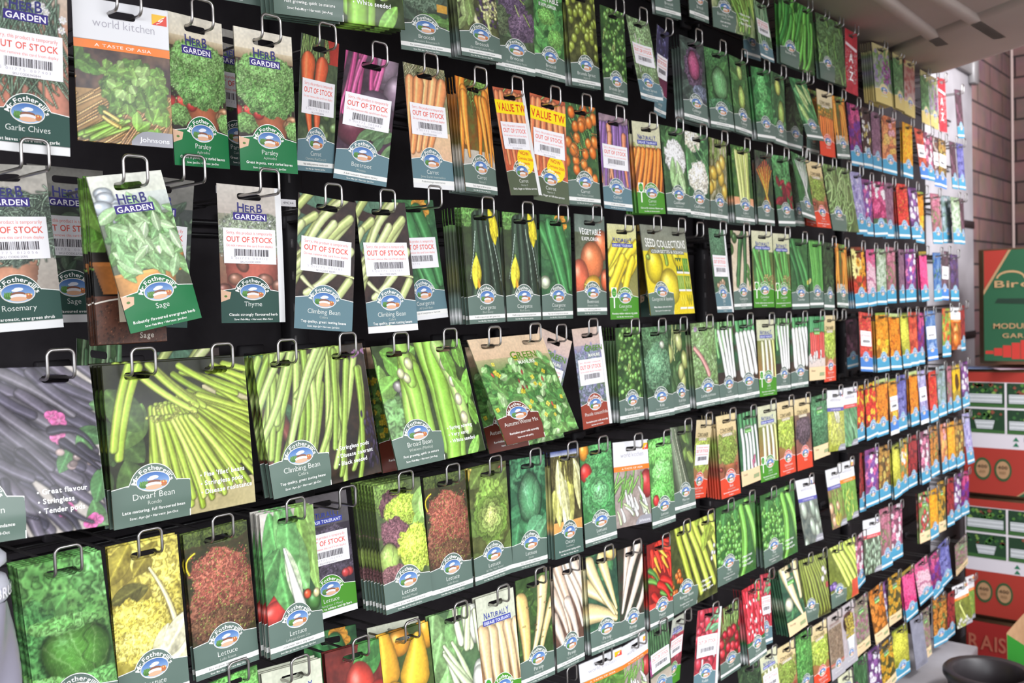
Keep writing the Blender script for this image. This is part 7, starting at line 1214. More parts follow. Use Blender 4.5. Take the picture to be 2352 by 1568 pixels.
def body_mesh(name, ty, des, card, cell, wb, seed, slate):
    W, H, sy, hs, b = TYP[ty]; fz = shape_fn(ty, card, seed)
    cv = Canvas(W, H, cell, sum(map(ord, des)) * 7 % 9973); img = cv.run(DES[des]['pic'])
    if wb == 'r': img[:, cv.x > W - 7.5] = .95
    if wb == 'b': img[cv.y > H - 9] = .95
    if card:      # faint perforated edge, faded print
        img = img * .93 + .05
    if DES[des]['style'] == 'k': img[cv.y < 42] = (.925, .925, .935)
    X, Y = np.meshgrid(cv.x, cv.y)
    hr = 3.2; hw = 15.0 if ty != 'B' else 14.0
    keep = np.ones((cv.ny, cv.nx), bool)
    for hx in hs:
        def sd(x, y):
            qx = np.abs(x - hx) - (hw - hr); qy = np.abs(y - sy) - (3.9 - hr)
            return np.hypot(np.maximum(qx, 0), np.maximum(qy, 0)) + np.minimum(np.maximum(qx, qy), 0) - hr
        cxm = (cv.x[:-1] + cv.x[1:]) / 2; cym = (cv.y[:-1] + cv.y[1:]) / 2
        CXm, CYm = np.meshgrid(cxm, cym); keep &= sd(CXm, CYm) > 0
        d = sd(X, Y); m = (np.abs(d) < .72 * cv.cell)
        e = .05; gx = (sd(X + e, Y) - sd(X - e, Y)) / (2 * e); gy = (sd(X, Y + e) - sd(X, Y - e)) / (2 * e)
        X = np.where(m, X - d * gx, X); Y = np.where(m, Y - d * gy, Y)
    n0 = X.size; idx = np.arange(n0).reshape(X.shape)
    g_ = img.mean(-1, keepdims=True); img = (img * .95 + g_ * .05) * .94 + .03
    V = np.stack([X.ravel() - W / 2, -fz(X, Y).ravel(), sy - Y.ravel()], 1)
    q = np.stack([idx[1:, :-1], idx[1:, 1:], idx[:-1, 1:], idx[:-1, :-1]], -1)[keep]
    # paper edge and back
    per = np.concatenate([idx[0, :], idx[1:, -1], idx[-1, -2::-1], idx[-2:0:-1, 0]])
    t = 0.35 if card else 1.3
    Vb = V[per].copy(); Vb[:, 1] = (Vb[:, 1] * 0 + t) if not card else Vb[:, 1] + t
    m = len(per); a = np.arange(m); bq = np.stack([per[a], n0 + a, n0 + (a + 1) % m, per[(a + 1) % m]], 1)
    cc = img.reshape(-1, 3); cb = cc[per] * .35 + .3 if not card else cc[per] * 0 + .8
    ng = []; Vx = [V, Vb]; Cx = [cc, cb]; Q = [q, bq]
    # back skin: top band pieces around the slots are left open, one sheet below them
    yb = sy + 5.0; zb = t if not card else t
    bx_, by_ = np.meshgrid(np.linspace(0, W, 7), np.linspace(yb, H, 11)); bz_ = (t - fz(bx_, by_)) if card else 0 * bx_ + t
    o = n0 + m; Vx.append(np.stack([bx_.ravel() - W / 2, bz_.ravel(), sy - by_.ravel()], 1)); Cx.append(np.full((77, 3), .62))
    bi = np.arange(77).reshape(11, 7) + o; Q.append(np.stack([bi[:-1, :-1], bi[:-1, 1:], bi[1:, 1:], bi[1:, :-1]], -1).reshape(-1, 4))
    return mesh_from(name, np.concatenate(Vx) / 1000, np.concatenate(Q), None, np.concatenate(Cx), smooth=True)

def arch_panel(I, col, x0, x1, ysh, cx, cy, r, rx=1.0, line='f2f2ee', sq=False):
    """label panel with an arched top; returns nothing"""
    H = I.H; X = np.unique(np.concatenate([np.linspace(x0, x1, 25), np.linspace(cx - r * rx, cx + r * rx, 33)])); X = X[(X >= x0) & (X <= x1)]
    base = ysh - 4.0 * np.sin(math.pi * (X - x0) / (x1 - x0))
    k = np.clip(1 - ((X - cx) / (r * rx)) ** 2, 0, 1)
    top = np.minimum(base, np.where(k > 0, cy - r * np.sqrt(k), 999))
    sl = np.gradient(top, X); th = .8 * np.sqrt(1 + np.minimum(sl * sl, 9))
    A = np.stack([X, top], 1); Bm = np.stack([X, top + th], 1)
    I.strip(A, Bm, line, 1, 1)
    I.strip(Bm, np.stack([X, 0 * X + H], 1), col, 0, 12)
    return top

def emblem(cx, cy, rx, ry, W, H, far):
    I = Ink(W, H); n = 16 if far else 30
    I.disc(cx, cy, rx + .9, ry + .9, 'ece6da', 3, n)
    I.disc(cx, cy, rx, ry, '3f6cae', 4, n, 'b4cce6')
    I.disc(cx - rx * .58, cy + ry * .28, rx * .30, ry * .38, '4c7a3c', 5, 12)
    I.disc(cx + rx * .60, cy + ry * .36, rx * .26, ry * .34, 'b87a4c', 5, 10)
    I.disc(cx + rx * .05, cy - ry * .42, rx * .30, ry * .20, 'e6e8f0', 5, 12)
    I.disc(cx - rx * .14, cy - ry * .30, rx * .24, ry * .16, 'e6e8f0', 6, 10)
    I.disc(cx, cy + ry * .10, rx * .46, ry * .24, '8a5a44', 6, 14)
    I.disc(cx, cy + ry * .36, rx * .50, ry * .28, 'e4e2e4', 7, 14)
    I.disc(cx, cy + ry * .64, rx * .52, ry * .26, 'e0b090', 8, 14)
    if not far:
        for j in range(4):
            I.disc(cx - rx * (.78 - .13 * j), cy + ry * .1, rx * .05, ry * .3, '6a9a50', 6, 6)
        for j in range(5):
            I.disc(cx + rx * (.44 + .09 * j), cy + ry * (.2 + .1 * (j % 2)), rx * .06, ry * .1, 'd86040' if j % 2 else 'e8c080', 6, 6)
    return I

BRAND = "Mr.Fothergill's"
def make_prints(ty, des, card, oos, slate, wb, far, mid):
    """-> list of (part name, Ink, label)"""
    d = DES[des]; st = d['style']; W, H, sy, hs, b = TYP[ty]; out = []
    pc = SLATE.get(st) if (slate and st in SLATE) else PANELC.get(st)
    if card and not slate and st == 'g': pc = '5b6f66'
    wt = 'f4f4f0'; Hp = H - (9 if wb == 'b' else 0); Wp = W - (7.5 if wb == 'r' else 0)
    if st in ('g', 'g2', 'G', 'D', 'L', 'o', 'b', 'y') or (st == 'n' and ty == 'N'):
        if st == 'n': pc = '94402f'
        I = Ink(Wp, Hp); cx = 40.0
        arch_panel(I, pc, 0, Wp, 129, cx, 136.5, 25.5, .94)
        if st in ('G', 'D'):
            I.tri([(0, 128), (13, 131), (11, 139), (0, 143)], [(0, 1, 2), (0, 2, 3)], 'dcb698', 2); I.disc(6, 136, 2, 1.4, '5c7c3c', 3, 8)
        if st == 'L':
            I.tri([(4, 112), (17, 112), (17, 130), (4, 130)], [(0, 1, 2), (0, 2, 3)], 'f2f4ea', 2); I.disc(10.5, 121, 5.6, 8, '3c9a34', 3, 14); I.rect(9, 130, 12, 148, 'f2f4ea', 2, 1)
            if not far: I.text('TOLERANT', 10.5, 121, 1.6, 9, 'e8f0a0', 4); I.text('VARIETY', 10.5, 124.5, 1.6, 8, 'e8f0a0', 4)
        if st == 'g' or st == 'b' or (st == 'D' and False):
            I.rect(0, 155.6, Wp, 161.6, 'eeeeea', 2, 10, 3)
        ink = 'e4e8e2'
        I.text(BRAND, cx, 118.4, 4.9, 46, wt, 3, 1 if not far else 0, arc=18.6)
        if d['title']: I.text(d['title'], cx, 147.8, 6.0, None, ink, 3, -1, maxw=62)
        if not far:
            if d['sub']: I.text(d['sub'], cx, 153.3, 3.3, None, 'c4ccc4', 3, -1, maxw=62)
            two = st in ('g', 'b')
            if two:
                if d['strip']: I.text(d['strip'], cx, 159.8, 2.5, None, '4c5452', 4, 0, maxw=72)
                if d['sow'] and wb != 'b': I.text(d['sow'], cx, 165.6, 2.1, None, ink, 3, 1, maxw=52)
            else:
                y1 = 157.6 if wb == 'b' else 159.4
                I.text(d['strip'], cx, y1, 3.2, None, wt, 3, 1, maxw=70)
                if d['sow'] and wb != 'b': I.text(d['sow'], cx, 164.8, 2.3, None, wt, 3, 1, maxw=54)
        out.append(('brand_panel', I, None))
        out.append(('emblem', emblem(cx, 130.2, 15.6, 9.3, W, H, far), None))
    elif st in ('B', 'n', 'C'):
        I = Ink(W, H); x1 = 84.0; cx = 43.0
        arch_panel(I, pc, 0, x1, 131, cx, 134, 25.5, 1.0)
        I.strip([(x1 - .9, 131), (x1 - .9, H)], [(x1 + .2, 131), (x1 + .2, H)], 'f2f2ee', 2, 1)
        I.text(BRAND, cx, 115.4, 5.0, 50, wt, 3, 1, arc=19.4)
        I.text(d['title'], cx, 145.0, 6.8, None, 'e8ebe4', 3, -1, maxw=70)
        if not far:
            I.text(d['sub'], cx, 151.4, 4.2, None, 'd4dad0', 3, -1, maxw=60)
            I.text(d['strip'], cx, 158.4, 3.3, None, wt, 3, 1, maxw=72)
            I.text(d['sow'], cx, 165.2, 2.7, None, wt, 3, 1, maxw=58)
        BUL = {'dwarf_bean': ("Fine 'filet' beans", 'Stringless pods', 'Disease resistance'), 'climbing_bean': ('Stringless pods', 'Disease tolerant', 'Black seeded'),
               'broad_bean': ('Spring sowing', 'Very early', 'White seeded'), 'purple_bean': ('Great flavour', 'Stringless', 'Tender pods')}.get(des)
        out.append(('brand_panel', I, None)); out.append(('emblem', emblem(cx, 127.6, 17.5, 9.8, W, H, far), None))
        if BUL or (st == 'B' and not far):
            J = Ink(W, H)
            for q, t in enumerate(BUL or ('Heavy crops', 'Long pods', 'Easy to grow')):
                J.disc(97, 130 + 9.6 * q, 1.0, 1.0, 'ffffff', 2, 8); J.text(t, 0, 132 + 9.6 * q, 5.4, None, 'ffffff', 2, 1, left=101, maxw=60)
            out.append(('bullet_lettering', J, None))
        if st == 'C':
            J = Ink(W, H)
            cols = (('4c6c3c', 'e0d028'), ('5c9c38', '8cb850'), ('8cb048', 'a8c060'), ('7c9c3c', 'b8c858'), ('e8d020', 'f0e040'), ('f0d820', 'b8b030'))
            for q in range(6):
                xx = 106 + 29 * (q % 2); yy = 62 + 35 * (q // 2)
                J.rect(xx, yy, xx + 26, yy + 27, cols[q][0], 1, 2)
                for a_ in range(5):
                    J.disc(xx + 4 + 4.6 * a_, yy + 9 + 8 * (a_ % 2), 2.6, 7, cols[q][1], 2 + a_, 12)
                J.rect(xx, yy + 27, xx + 26, yy + 31, 'f0f0e8', 8, 2)
            out.append(('small_photo_panel', J, None))
    elif st == 'c':
        I = Ink(W, H); I.rect(0, 133, W, H, 'ecd0a4', 0, 8, 12)
        I.text(d['title'], 0, 145, 5.6, None, '4c4438', 2, 0, left=8, maxw=42)
        if not far: I.text(d['sub'], 0, 152, 3.4, None, '5c5448', 2, 0, left=8, maxw=40)
        I.rect(48, 148, 74, 158, '9ca87c', 2, 2)
        if not far: I.text('JOHNSONS', 61, 154.6, 2.6, 22, 'f4f0e4', 3, 0)
        out.append(('cream_label', I, None))
        J = Ink(W, H); J.rect(26, 30, 54, 40, '5c6c58', 1, 3); J.rect(26, 40, 54, 48, '5cae3c', 1, 3)
        J.text('VEGETABLES' if 'org_o' in des or 'pars' in des or 'leek' in des or 'kale' in des else 'FLOWERS', 40, 37, 3.4, 25, 'e8ece0', 2, 0); J.text('ORGANIC', 40, 46, 3.6, 22, 'f0f8e0', 2, 1)
        out.append(('organic_badge', J, None))
    elif st == 'k':
        hd = d['head'][2:]; bc = {'O': 'f2802c', 'F': '5c5ca8', 'U': 'd84850'}[hd]
        I = Ink(W, H); I.rect(0, 42, W, 50.5, bc, 1, 12)
        I.text('A TASTE OF ASIA' if hd == 'O' else ('A TASTE OF FRANCE' if hd == 'F' else 'A TASTE OF THE USA'), W / 2, 48, 3.2, 62, 'fcf4ec', 2, 0)
        I.text('world kitchen', W * .52, 27.5, 9.0, 68, 'aeabb6', 1, -1)
        if not far: I.text(d['sub'] or '', W / 2, 33, 3, None, 'a09ca8', 1)
        out.append(('header_band', I, None))
        J = Ink(W, H)
        if hd == 'O':
            J.tri([(86, 6), (103, 6), (86, 17)], [(0, 1, 2)], 'f4bc1c', 2); J.tri([(103, 6), (103, 17), (86, 17)], [(0, 1, 2)], 'e0402c', 2)
            J.text('S', 94.5, 14.5, 6, 9, 'fcf4f0', 3, 1, rot=.5)
        elif hd == 'F':
            for q, c in enumerate(('34489c', 'f8f8f8', 'd83c40')): J.rect(86 + 6 * q, 6, 92 + 6 * q, 17, c, 2, 1)
        else:
            for q in range(6): J.rect(86, 6 + 1.9 * q, 103, 7.9 + 1.9 * q, ('d86068', 'f4f0f4')[q % 2], 2, 1)
            J.rect(86, 6, 93, 11.6, '3c4c8c', 3, 1)
        out.append(('flag_print', J, None))
        K = Ink(W, H); X = np.linspace(58, W, 9); K.strip(np.stack([X, 141 - 11 * np.clip((X - 58) / 14, 0, 1) ** .6], 1), np.stack([X, 0 * X + H], 1), '9c9ca4', 1, 8)
        K.text('Johnsons', 84, 141, 5.2, 34, 'f4f4f8', 2, 0)
        out.append(('maker_logo', K, None))
    elif st == 'S':
        I = Ink(W, H); X = np.linspace(0, W, 12); y = 121 + 5 * ((X - 40) / 40) ** 2
        I.strip(np.stack([X, y], 1), np.stack([X, y + 1.6], 1), 'e8e0d4', 1, 1)
        I.rect(25, 103, 55, 146, 'd8ccb4', 1, 3); I.disc(34, 112, 3, 5, '4c6c2c', 2, 10); I.disc(41, 111, 4, 6, '5c7c34', 3, 10)
        I.text('Grow', 40, 130, 6, 24, '4c5c2c', 2, 1); I.text('Sage', 56, 163, 6, None, 'b8b0a4', 2, 1)
        out.append(('kit_label', I, None))
    elif st == 'r':
        I = Ink(W, H); I.text('A', 40, 84, 24, 26, 'ffffff', 2, 1); I.rect(34, 96, 46, 100, 'ffffff', 2, 2); I.text('Z', 40, 132, 24, 26, 'ffffff', 2, 1)
        I.tri([(4, 34), (76, 44), (76, 52), (4, 42)], [(0, 1, 2), (0, 2, 3)], 'ecd8dc', 1); I.text('VEGETABLES', 40, 46, 5, 60, 'b8202c', 3, 0)
        out.append(('sign_lettering', I, None))
    elif st == 't' and d['title']:
        I = Ink(W, H); I.rect(0, 138, W, H, 'b4b0b6', 0, 8, 10); I.disc(40, 136, 20, 16, 'b4b0b6', 1, 24); I.text(d['title'], 40, 154, 5, None, 'f0f0f0', 3, 0, maxw=64)
        I.text('SPROUTING', 40, 30, 6, 56, '8c5c54', 2, 0)
        out.append(('brand_panel', I, None)); out.append(('emblem', emblem(40, 134, 14, 9, W, H, far), None))
    # ---- headers
    hd = d['head']; J = None
    if hd == 'HG':
        J = Ink(W, H); J.rect(19, 33.5, 61, 42.6, '3b2f80', 1, 5)
        J.text('HERB', 40, 32.5, 9.2, 31, '3a3a78', 2, 1, arch=.32, small=('ER', .9)); J.text('GARDEN', 40, 41.3, 6.2, 38, 'f6f4fa', 2, 1)
        if card: J.rect(60, 12, 61, 12.5, '888888', 1, 1)
        out.append(('header_lettering', J, None))
    elif hd == 'ND':
        J = Ink(W, H); J.rect(11, 33.5, 69, 40.8, '3a44a0', 1, 6)
        J.text('NATURALLY', 40, 32, 7.4, 52, '38469c', 2, 1, arch=.3, small=('ATURAL', .92)); J.text('DISEASE TOLERANT', 40, 39.4, 4.2, 54, 'e8ecfa', 2, 1)
        out.append(('header_lettering', J, None))
    elif hd == 'VE':
        J = Ink(W, H); J.text('VEGETABLE', 40, 33, 8.5, 58, 'f4f4f0', 2, 1, arch=.4); J.text('EXPLORER', 40, 43, 6, 46, 'f4f4f0', 2, 1)
        out.append(('header_lettering', J, None))
    elif hd == 'CG':
        J = Ink(W, H); J.rect(18, 37.5, 62, 44.5, 'a89878', 1, 5); J.text('CONTAINER', 40, 36, 8, 56, '6c6248', 2, 1, arch=.2); J.text('GARDEN', 40, 43.6, 5.4, 38, 'f6f2e4', 2, 1)
        out.append(('header_lettering', J, None))
    elif hd == 'GM':
        J = Ink(W, H); c = 104 if ty == 'B' else 52
        s_ = 1.0 if ty == 'B' else .8
        J.text('GREEN', c, 40, 14 * s_, 58 * s_, '5f8c2c', 2, 1, small=('REEN', .86)); J.text('MANURE', c, 49.5, 6.6 * s_, 38 * s_, 'f0f4e4', 3, 1)
        out.append(('header_lettering', J, None))
    elif hd == 'SC':
        J = Ink(W, H); J.text('SEED COLLECTIONS', 84, 42, 13, 148, 'f2f4ec', 2, 1, arch=.35); J.rect(24, 46, 148, 55, '70786c', 1, 10); J.text('COURGETTES & SQUASH', 86, 53.4, 6, 118, 'eef0e6', 2, 1)
        out.append(('header_lettering', J, None))
    if st == 'V':
        I = Ink(W, H); I_ = '56604a'
        arch_panel(I, I_, 0, Wp, 131, 40, 137, 25, .94)
        I.text(BRAND, 40, 118.6, 4.9, 46, wt, 3, 1, arc=18.6); I.text('Carrot', 40, 148, 6, None, 'e8ece4', 3, -1); I.text('Nantes 5', 40, 153.4, 3.4, None, 'c4ccc4', 3, -1)
        I.text(d['strip'], 40, 159.2, 3.1, None, wt, 3, 1, maxw=70)
        out.append(('brand_panel', I, None)); out.append(('emblem', emblem(40, 130.4, 15.2, 9.2, W, H, far), None))
        J = Ink(W, H); J.rect(0, 19, Wp, 40, 'fbe11a', 1, 8); J.text('VALUE TW', 40, 35.5, 12.5, 76 if wb != 'r' else 70, 'dc2c20', 2, 1)
        out.append(('value_band', J, None)); J = Ink(W, H)
        J.disc(54, 113, 20, 21, 'f8dc1c', 1, 28); J.text('NOW', 54, 104, 6, 22, 'd83028', 2, 1, rot=-.1); J.text('Contains 2000', 55, 112, 4.4, 36, 'd83028', 2, 1, rot=-.1); J.text('seeds', 56, 119, 4.4, 15, 'd83028', 2, 1, rot=-.1)
        out.append(('seed_count_badge', J, None))
    # ---- shop's out of stock sticker
    if oos:
        I = Ink(W, H); x0, x1, y0, y1 = 5.0, 74.5 if Wp > 75 else 70.5, 53.0, 96.0
        I.rect(x0, y0, x1, y1, 'f3f1f4', 12, 8); cx = (x0 + x1) / 2; w_ = x1 - x0
        red = 'e8685a'; red2 = 'ec8a80'
        if not far:
            I.text('Sorry, this product is temporarily', cx, y0 + 7.2, 3.9, w_ * .87, red2, 14, 0)
            I.text('OUT OF STOCK', cx, y0 + 16.6, 6.8, w_ * .88, red, 14, 1)
            I.text('Do not remove this card from display', cx, y0 + 22.4, 3.0, w_ * .88, red2, 14, 0)
        else:
            I.rect(x0 + 5, y0 + 4.5, x1 - 5, y0 + 7, 'ecb4ac', 14, 2); I.text('OUT OF STOCK', cx, y0 + 17, 7.4, w_ * .88, red, 14, 1); I.rect(x0 + 5, y0 + 20, x1 - 5, y0 + 22, 'ecb4ac', 14, 2)
        rr = random.Random(int(oos)); xx = x0 + w_ * .20; xe = x1 - w_ * .14; k = 0
        while xx < xe:
            bw = rr.choice((.35, .5, .75, 1.1)) * (1.5 if far else 1.0); g = k in (0, 1, 2) or abs(xx - (xx + xe) / 2) < .2
            I.rect(xx, y0 + 25.2, min(xx + bw, xe), y0 + (33.6 if k not in (0, 1) else 35), '3a343c' if bw > .4 else '706a78', 14, 1)
            xx += bw + rr.choice((.4, .6, .9)) * (1.5 if far else 1.0); k += 1
        CODE = {'33159': '004112', '942844': '007403', '21715': '012056', '27338': '004082', '301690': '006185', '115041': '002163', '771898': '202082', '433615': '006215', '433653': '192093', '433616': '232393'}
        if not far:
            cd = CODE.get(oos)
            I.text('5', x0 + w_ * .15, y0 + 37.4, 2.7, 1.8, 'a8a2b0', 14, -1)
            I.text('0 1 1 7 7 5', x0 + w_ * .35, y0 + 37.8, 2.7, w_ * .26, 'a8a2b0', 14, -1)
            if cd: I.text(' '.join(cd), x0 + w_ * .69, y0 + 37.8, 2.7, w_ * .28, 'a8a2b0', 14, -1); I.text('SKU CODE:' + oos, cx, y0 + 41.8, 2.3, w_ * .38, '8c8690', 14, 0)
        out.append(('out_of_stock_sticker', I, 'white out-of-stock sticker with barcode'))
    return out

# ---------------------------------------------------------------- build the packets
_B = {}; _P = {}
def packet_parts(ty, des, oos, slate, wb, cell, far, seed):
    key = (ty, des, oos, slate, wb, cell)
    if key in _B: return _B[key]
    card = bool(oos) or DES[des]['style'] == 'r'
    me = body_mesh('seed_packet', ty, des, card, cell, wb, seed, slate)
    fz = shape_fn(ty, card, seed); W, H, sy, hs, b = TYP[ty]
    prints = []
    for nm, I, lab in make_prints(ty, des, card, oos, slate, wb, far, False):
        m = I.build(nm, fz, (W / 2, sy), .17 if ty != 'B' else .3); prints.append((nm, m, lab))
    mat = MC if card else (MG if (ty in 'WB' or DES[des]['style'] in 'c') else MP)
    me.materials.append(mat)
    for _, m, _l in prints: m.materials.append(mat)
    _B[key] = (me, prints); return _B[key]

def rotm(phi, al, be):
    c, s = math.cos, math.sin
    Ry = Matrix(((c(phi), 0, -s(phi)), (0, 1, 0), (s(phi), 0, c(phi))))
    Rx = Matrix(((1, 0, 0), (0, c(al), s(al)), (0, -s(al), c(al))))
    Rz = Matrix(((c(be), -s(be), 0), (s(be), c(be), 0), (0, 0, 1)))
    return (Rz @ Rx @ Ry)

def set_pose(o, p, off=(0, 0, 0)):
    x, y, z, phi, al, be, sx, sz = p
    R = rotm(phi, al, be)
    M4 = Matrix.Translation((x + off[0], y + off[1], z + off[2])) @ R.to_4x4() @ Matrix.Diagonal((sx, 1, sz, 1))
    o.matrix_world = M4

def copy_packet(o):
    c = o.copy(); COL.objects.link(c)
    for ch in o.children:
        k = ch.copy(); k.parent = c; COL.objects.link(k)
        for g in ch.children:
            q = g.copy(); q.parent = k; COL.objects.link(q)
    return c

ORD = ('top', 'second', 'third', 'fourth', 'fifth', 'sixth', 'seventh', 'eighth', 'ninth', 'lowest')
_first = {}
rng = random.Random(5)
stack_stuff = Geo()
for (des, ty, row, pose, nst, ind, oos, slate, wb, cell, label) in PACKETS:
    far = cell > 1.75
    me, prints = packet_parts(ty, des, oos, slate, wb, cell, far, len(des) + (int(oos) if oos else 0) % 7)
    o = link('seed_packet' if DES[des]['style'] != 'r' else 'divider_sign', me, None)
    pan = None
    for nm, m, lab in prints:
        ch = link(nm, m, None, pan if (nm == 'emblem' and pan) else o)
        if nm == 'brand_panel': pan = ch
        if lab: ch['label'] = lab
    set_pose(o, pose)
    tag(o, label, 'seed packet' if DES[des]['style'] != 'r' else 'sign', GROUPS[row])
    for j in range(nst):
        off = (rng.uniform(-.0012, .0012), (.0062 if ty != 'B' else .0085) * (j + 1), rng.uniform(-.001, .001))
        if j < ind:
            c = copy_packet(o); set_pose(c, pose, off)
            c['label'] = ' '.join(('spare behind ' + label.replace(' seed packet', '', 1).replace(', out-of-stock sticker', '')).split()[:16])
            c['group'] = 'spare packets behind: ' + label
        else:
            # plain sleeve-thin spares, kept together as one heap of stuff
            R = rotm(*pose[3:6]); W, H, sy, hs, b = TYP[ty]
            n = 14; co = []
            cols = STK.get(des)
            if cols is None:
                cv = Canvas(W, H, 6.0, 3); im = cv.run(DES[des]['pic']); xs = im[:, :3].mean(1)
                pcx = hexc(PANELC.get(DES[des]['style'], '8a8a80'))
                cols = np.array([xs[min(len(xs) - 1, int(i / n * len(xs)))] if i / n < .76 or DES[des]['style'] in 'kcS' else pcx for i in range(n + 1)])
                if DES[des]['style'] in ('g', 'b'): cols[n - 1] = .9
                STK[des] = cols
            V = []; C = []
            for i in range(n + 1):
                zz = (sy - H * i / n) / 1000 * pose[7]
                for xx in (-W / 2000 * pose[6], W / 2000 * pose[6]):
                    for dy in (0, .0012):
                        v = R @ Vector((xx, dy, zz)); V.append((v.x + pose[0] + off[0], v.y + pose[1] + off[1], v.z + pose[2] + off[2])); C.append(cols[i])
            Q = []
            lo = 2   # leave the slot band open
            for i in range(n):
                a = i * 4; b2 = a + 4
                if i >= lo: Q += [(b2, b2 + 2, a + 2, a), (a + 1, a + 3, b2 + 3, b2 + 1)]
                Q += [(a, a + 1, b2 + 1, b2), (a + 2, b2 + 2, b2 + 3, a + 3)]
            stack_stuff.add(V, Q, (), np.array(C))
if stack_stuff.n:
    st = link('spare_packets', stack_stuff.mesh('spare_packets'), MP)
    tag(st, 'many more spare seed packets hanging behind the front ones', 'seed packets', None, 'stuff')

# ---------------------------------------------------------------- wire hooks
def arc(c, r, a0, a1, ax, n=5):
    out = []
    for i in range(n + 1):
        a = a0 + (a1 - a0) * i / n
        out.append((c[0] + r * math.cos(a) * ax[0][0] + r * math.sin(a) * ax[1][0], c[1] + r * math.cos(a) * ax[0][1] + r * math.sin(a) * ax[1][1], c[2] + r * math.cos(a) * ax[0][2] + r * math.sin(a) * ax[1][2]))
    return out
hb = Geo(); hw, hh, rr = .0128, .0275, .006
Xa, Ya, Za = (1, 0, 0), (0, 1, 0), (0, 0, 1)
path = [(-hw, .205, 0), (-hw, .1, 0), (-hw, rr, 0)] + arc((-hw, rr, rr), rr, -math.pi / 2, -math.pi, (Ya, Za), 4)[1:]
path += [(-hw, 0, hh * .5)] + arc((-hw + rr, 0, hh - rr), rr, math.pi, math.pi / 2, (Xa, Za), 5)
path += arc((hw - rr, 0, hh - rr), rr, math.pi / 2, 0, (Xa, Za), 5) + [(hw, 0, hh * .5)]
path += arc((hw, rr, rr), rr, -math.pi, -math.pi / 2, (Ya, Za), 4) + [(hw, .1, 0), (hw, .205, 0)]
hb.tube(path, .00165, 8)
HOOK = hb.mesh('wire_hook', True, False); HOOK.materials.append(M_STEEL)
clip = Geo(); clip.box(-.020, .020, .196, .207, -.010, .012, bev=.002); clip.box(-.012, .012, .150, .198, -.003, -.0015)
CLIP = clip.mesh('mounting_clip', False, False); CLIP.materials.append(M_BLACK)
for (x, y, z, lab, tg) in HOOKS:
    o = link('display_hook', HOOK, None, None, (x, y, z)); tag(o, lab, 'hook', 'wire display hooks on the black wall')
    link('mounting_clip', CLIP, None, o)
    if tg:
        T_ = Ink(24, 9); T_.rect(0, 0, 24, 9, 'f0eef0', 0, 1); T_.text(tg, 12, 6, 3.2, 16, '3c383c', 1, 0)
        m = T_.build('price_tag', lambda a, b: 0 * a, (12, 4.5), .2); m.materials.append(MC)
        t = link('price_tag', m, None, o, (-.004, .085, .012)); t['label'] = 'small white shelf code tag'

# ---------------------------------------------------------------- the wall display and the room
g = Geo(); g.box(-2.2, BOARD[0], .212, .232, -1.32, .86)
tag(link('wall_back', g.mesh('wall_back', ink=False), M_DARK), kind='structure')
for q, z in enumerate(RAILZ):
    g = Geo(); g.tube([(-2.2, .200, z), (BOARD[0] + .3, .200, z)], .0042, 8); g.tube([(-2.2, .206, z - .016), (BOARD[0] + .3, .206, z - .016)], .003, 8)
    o = link('backing_rail', g.mesh('backing_rail', True, False), M_BLACKG)
    tag(o, 'black steel rail carrying the %s row of hooks' % ORD[q], 'rail', 'black rails behind the hooks')
for q, (x, lab) in enumerate(((-.85, 'far left'), (UPX[0], 'left of the shaded parsley'), (UPX[1], 'in the gap right of the seed collection'), (2.98, 'just left of the white end board'))):
    g = Geo(); g.box(x - .016, x + .016, .188, .211, -1.3, .84, bev=.002)
    o = link('slotted_upright', g.mesh('slotted_upright', False, False), M_BLACK)
    tag(o, 'black slotted steel upright ' + lab, 'upright', 'slotted uprights')
    s_ = Geo()
    for k in range(44):
        s_.box(x - .0105, x - .0065, .1868, .1885, -1.2 + k * .046, -1.188 + k * .046)
    so = link('slot_row', s_.mesh('slot_row', ink=False), M_GREY, o)
# base deck
g = Geo(); g.box(-2.2, 3.42, -.075, .21, -1.245, -1.205, bev=.004)
tag(link('base_deck', g.mesh('base_deck', ink=False), M_WHITE), 'off-white base shelf under the lowest packets', 'shelf')
g = Geo(); g.box(-2.2, 3.40, -.03, .20, -1.5, -1.246)
tag(link('plinth', g.mesh('plinth', ink=False), M_BLACK), 'black plinth under the base shelf', 'plinth')
# white end board
t = bpy.data.objects.new('end_board', None); COL.objects.link(t); t.location = ((BOARD[0] + BOARD[1]) / 2, .228, -1.5); bw_ = (BOARD[1] - BOARD[0]) / 2
tag(t, 'tall white end board right of the packets, with dark straps', 'board')
g = Geo(); g.box(-bw_, bw_, -.018, .018, 0, BOARD[2] + 1.5, bev=.006); link('board_panel', g.mesh('board_panel', ink=False), M_WHITE, t)
g = Geo(); g.box(-.16, bw_ + .01, -.035, -.017, BOARD[2] + 1.485, BOARD[2] + 1.53, bev=.004); g.box(bw_ - .06, bw_ + .012, -.045, -.017, BOARD[2] + 1.45, BOARD[2] + 1.57, bev=.004); link('top_clamp', g.mesh('top_clamp', ink=False), M_GREY, t)
for z in STRAPZ:
    g = Geo(); g.box(-.10, bw_ + .003, -.0215, -.012, z + 1.5 - .016, z + 1.5 + .016); link('strap', g.mesh('strap', ink=False), M_PLASTIC, t)
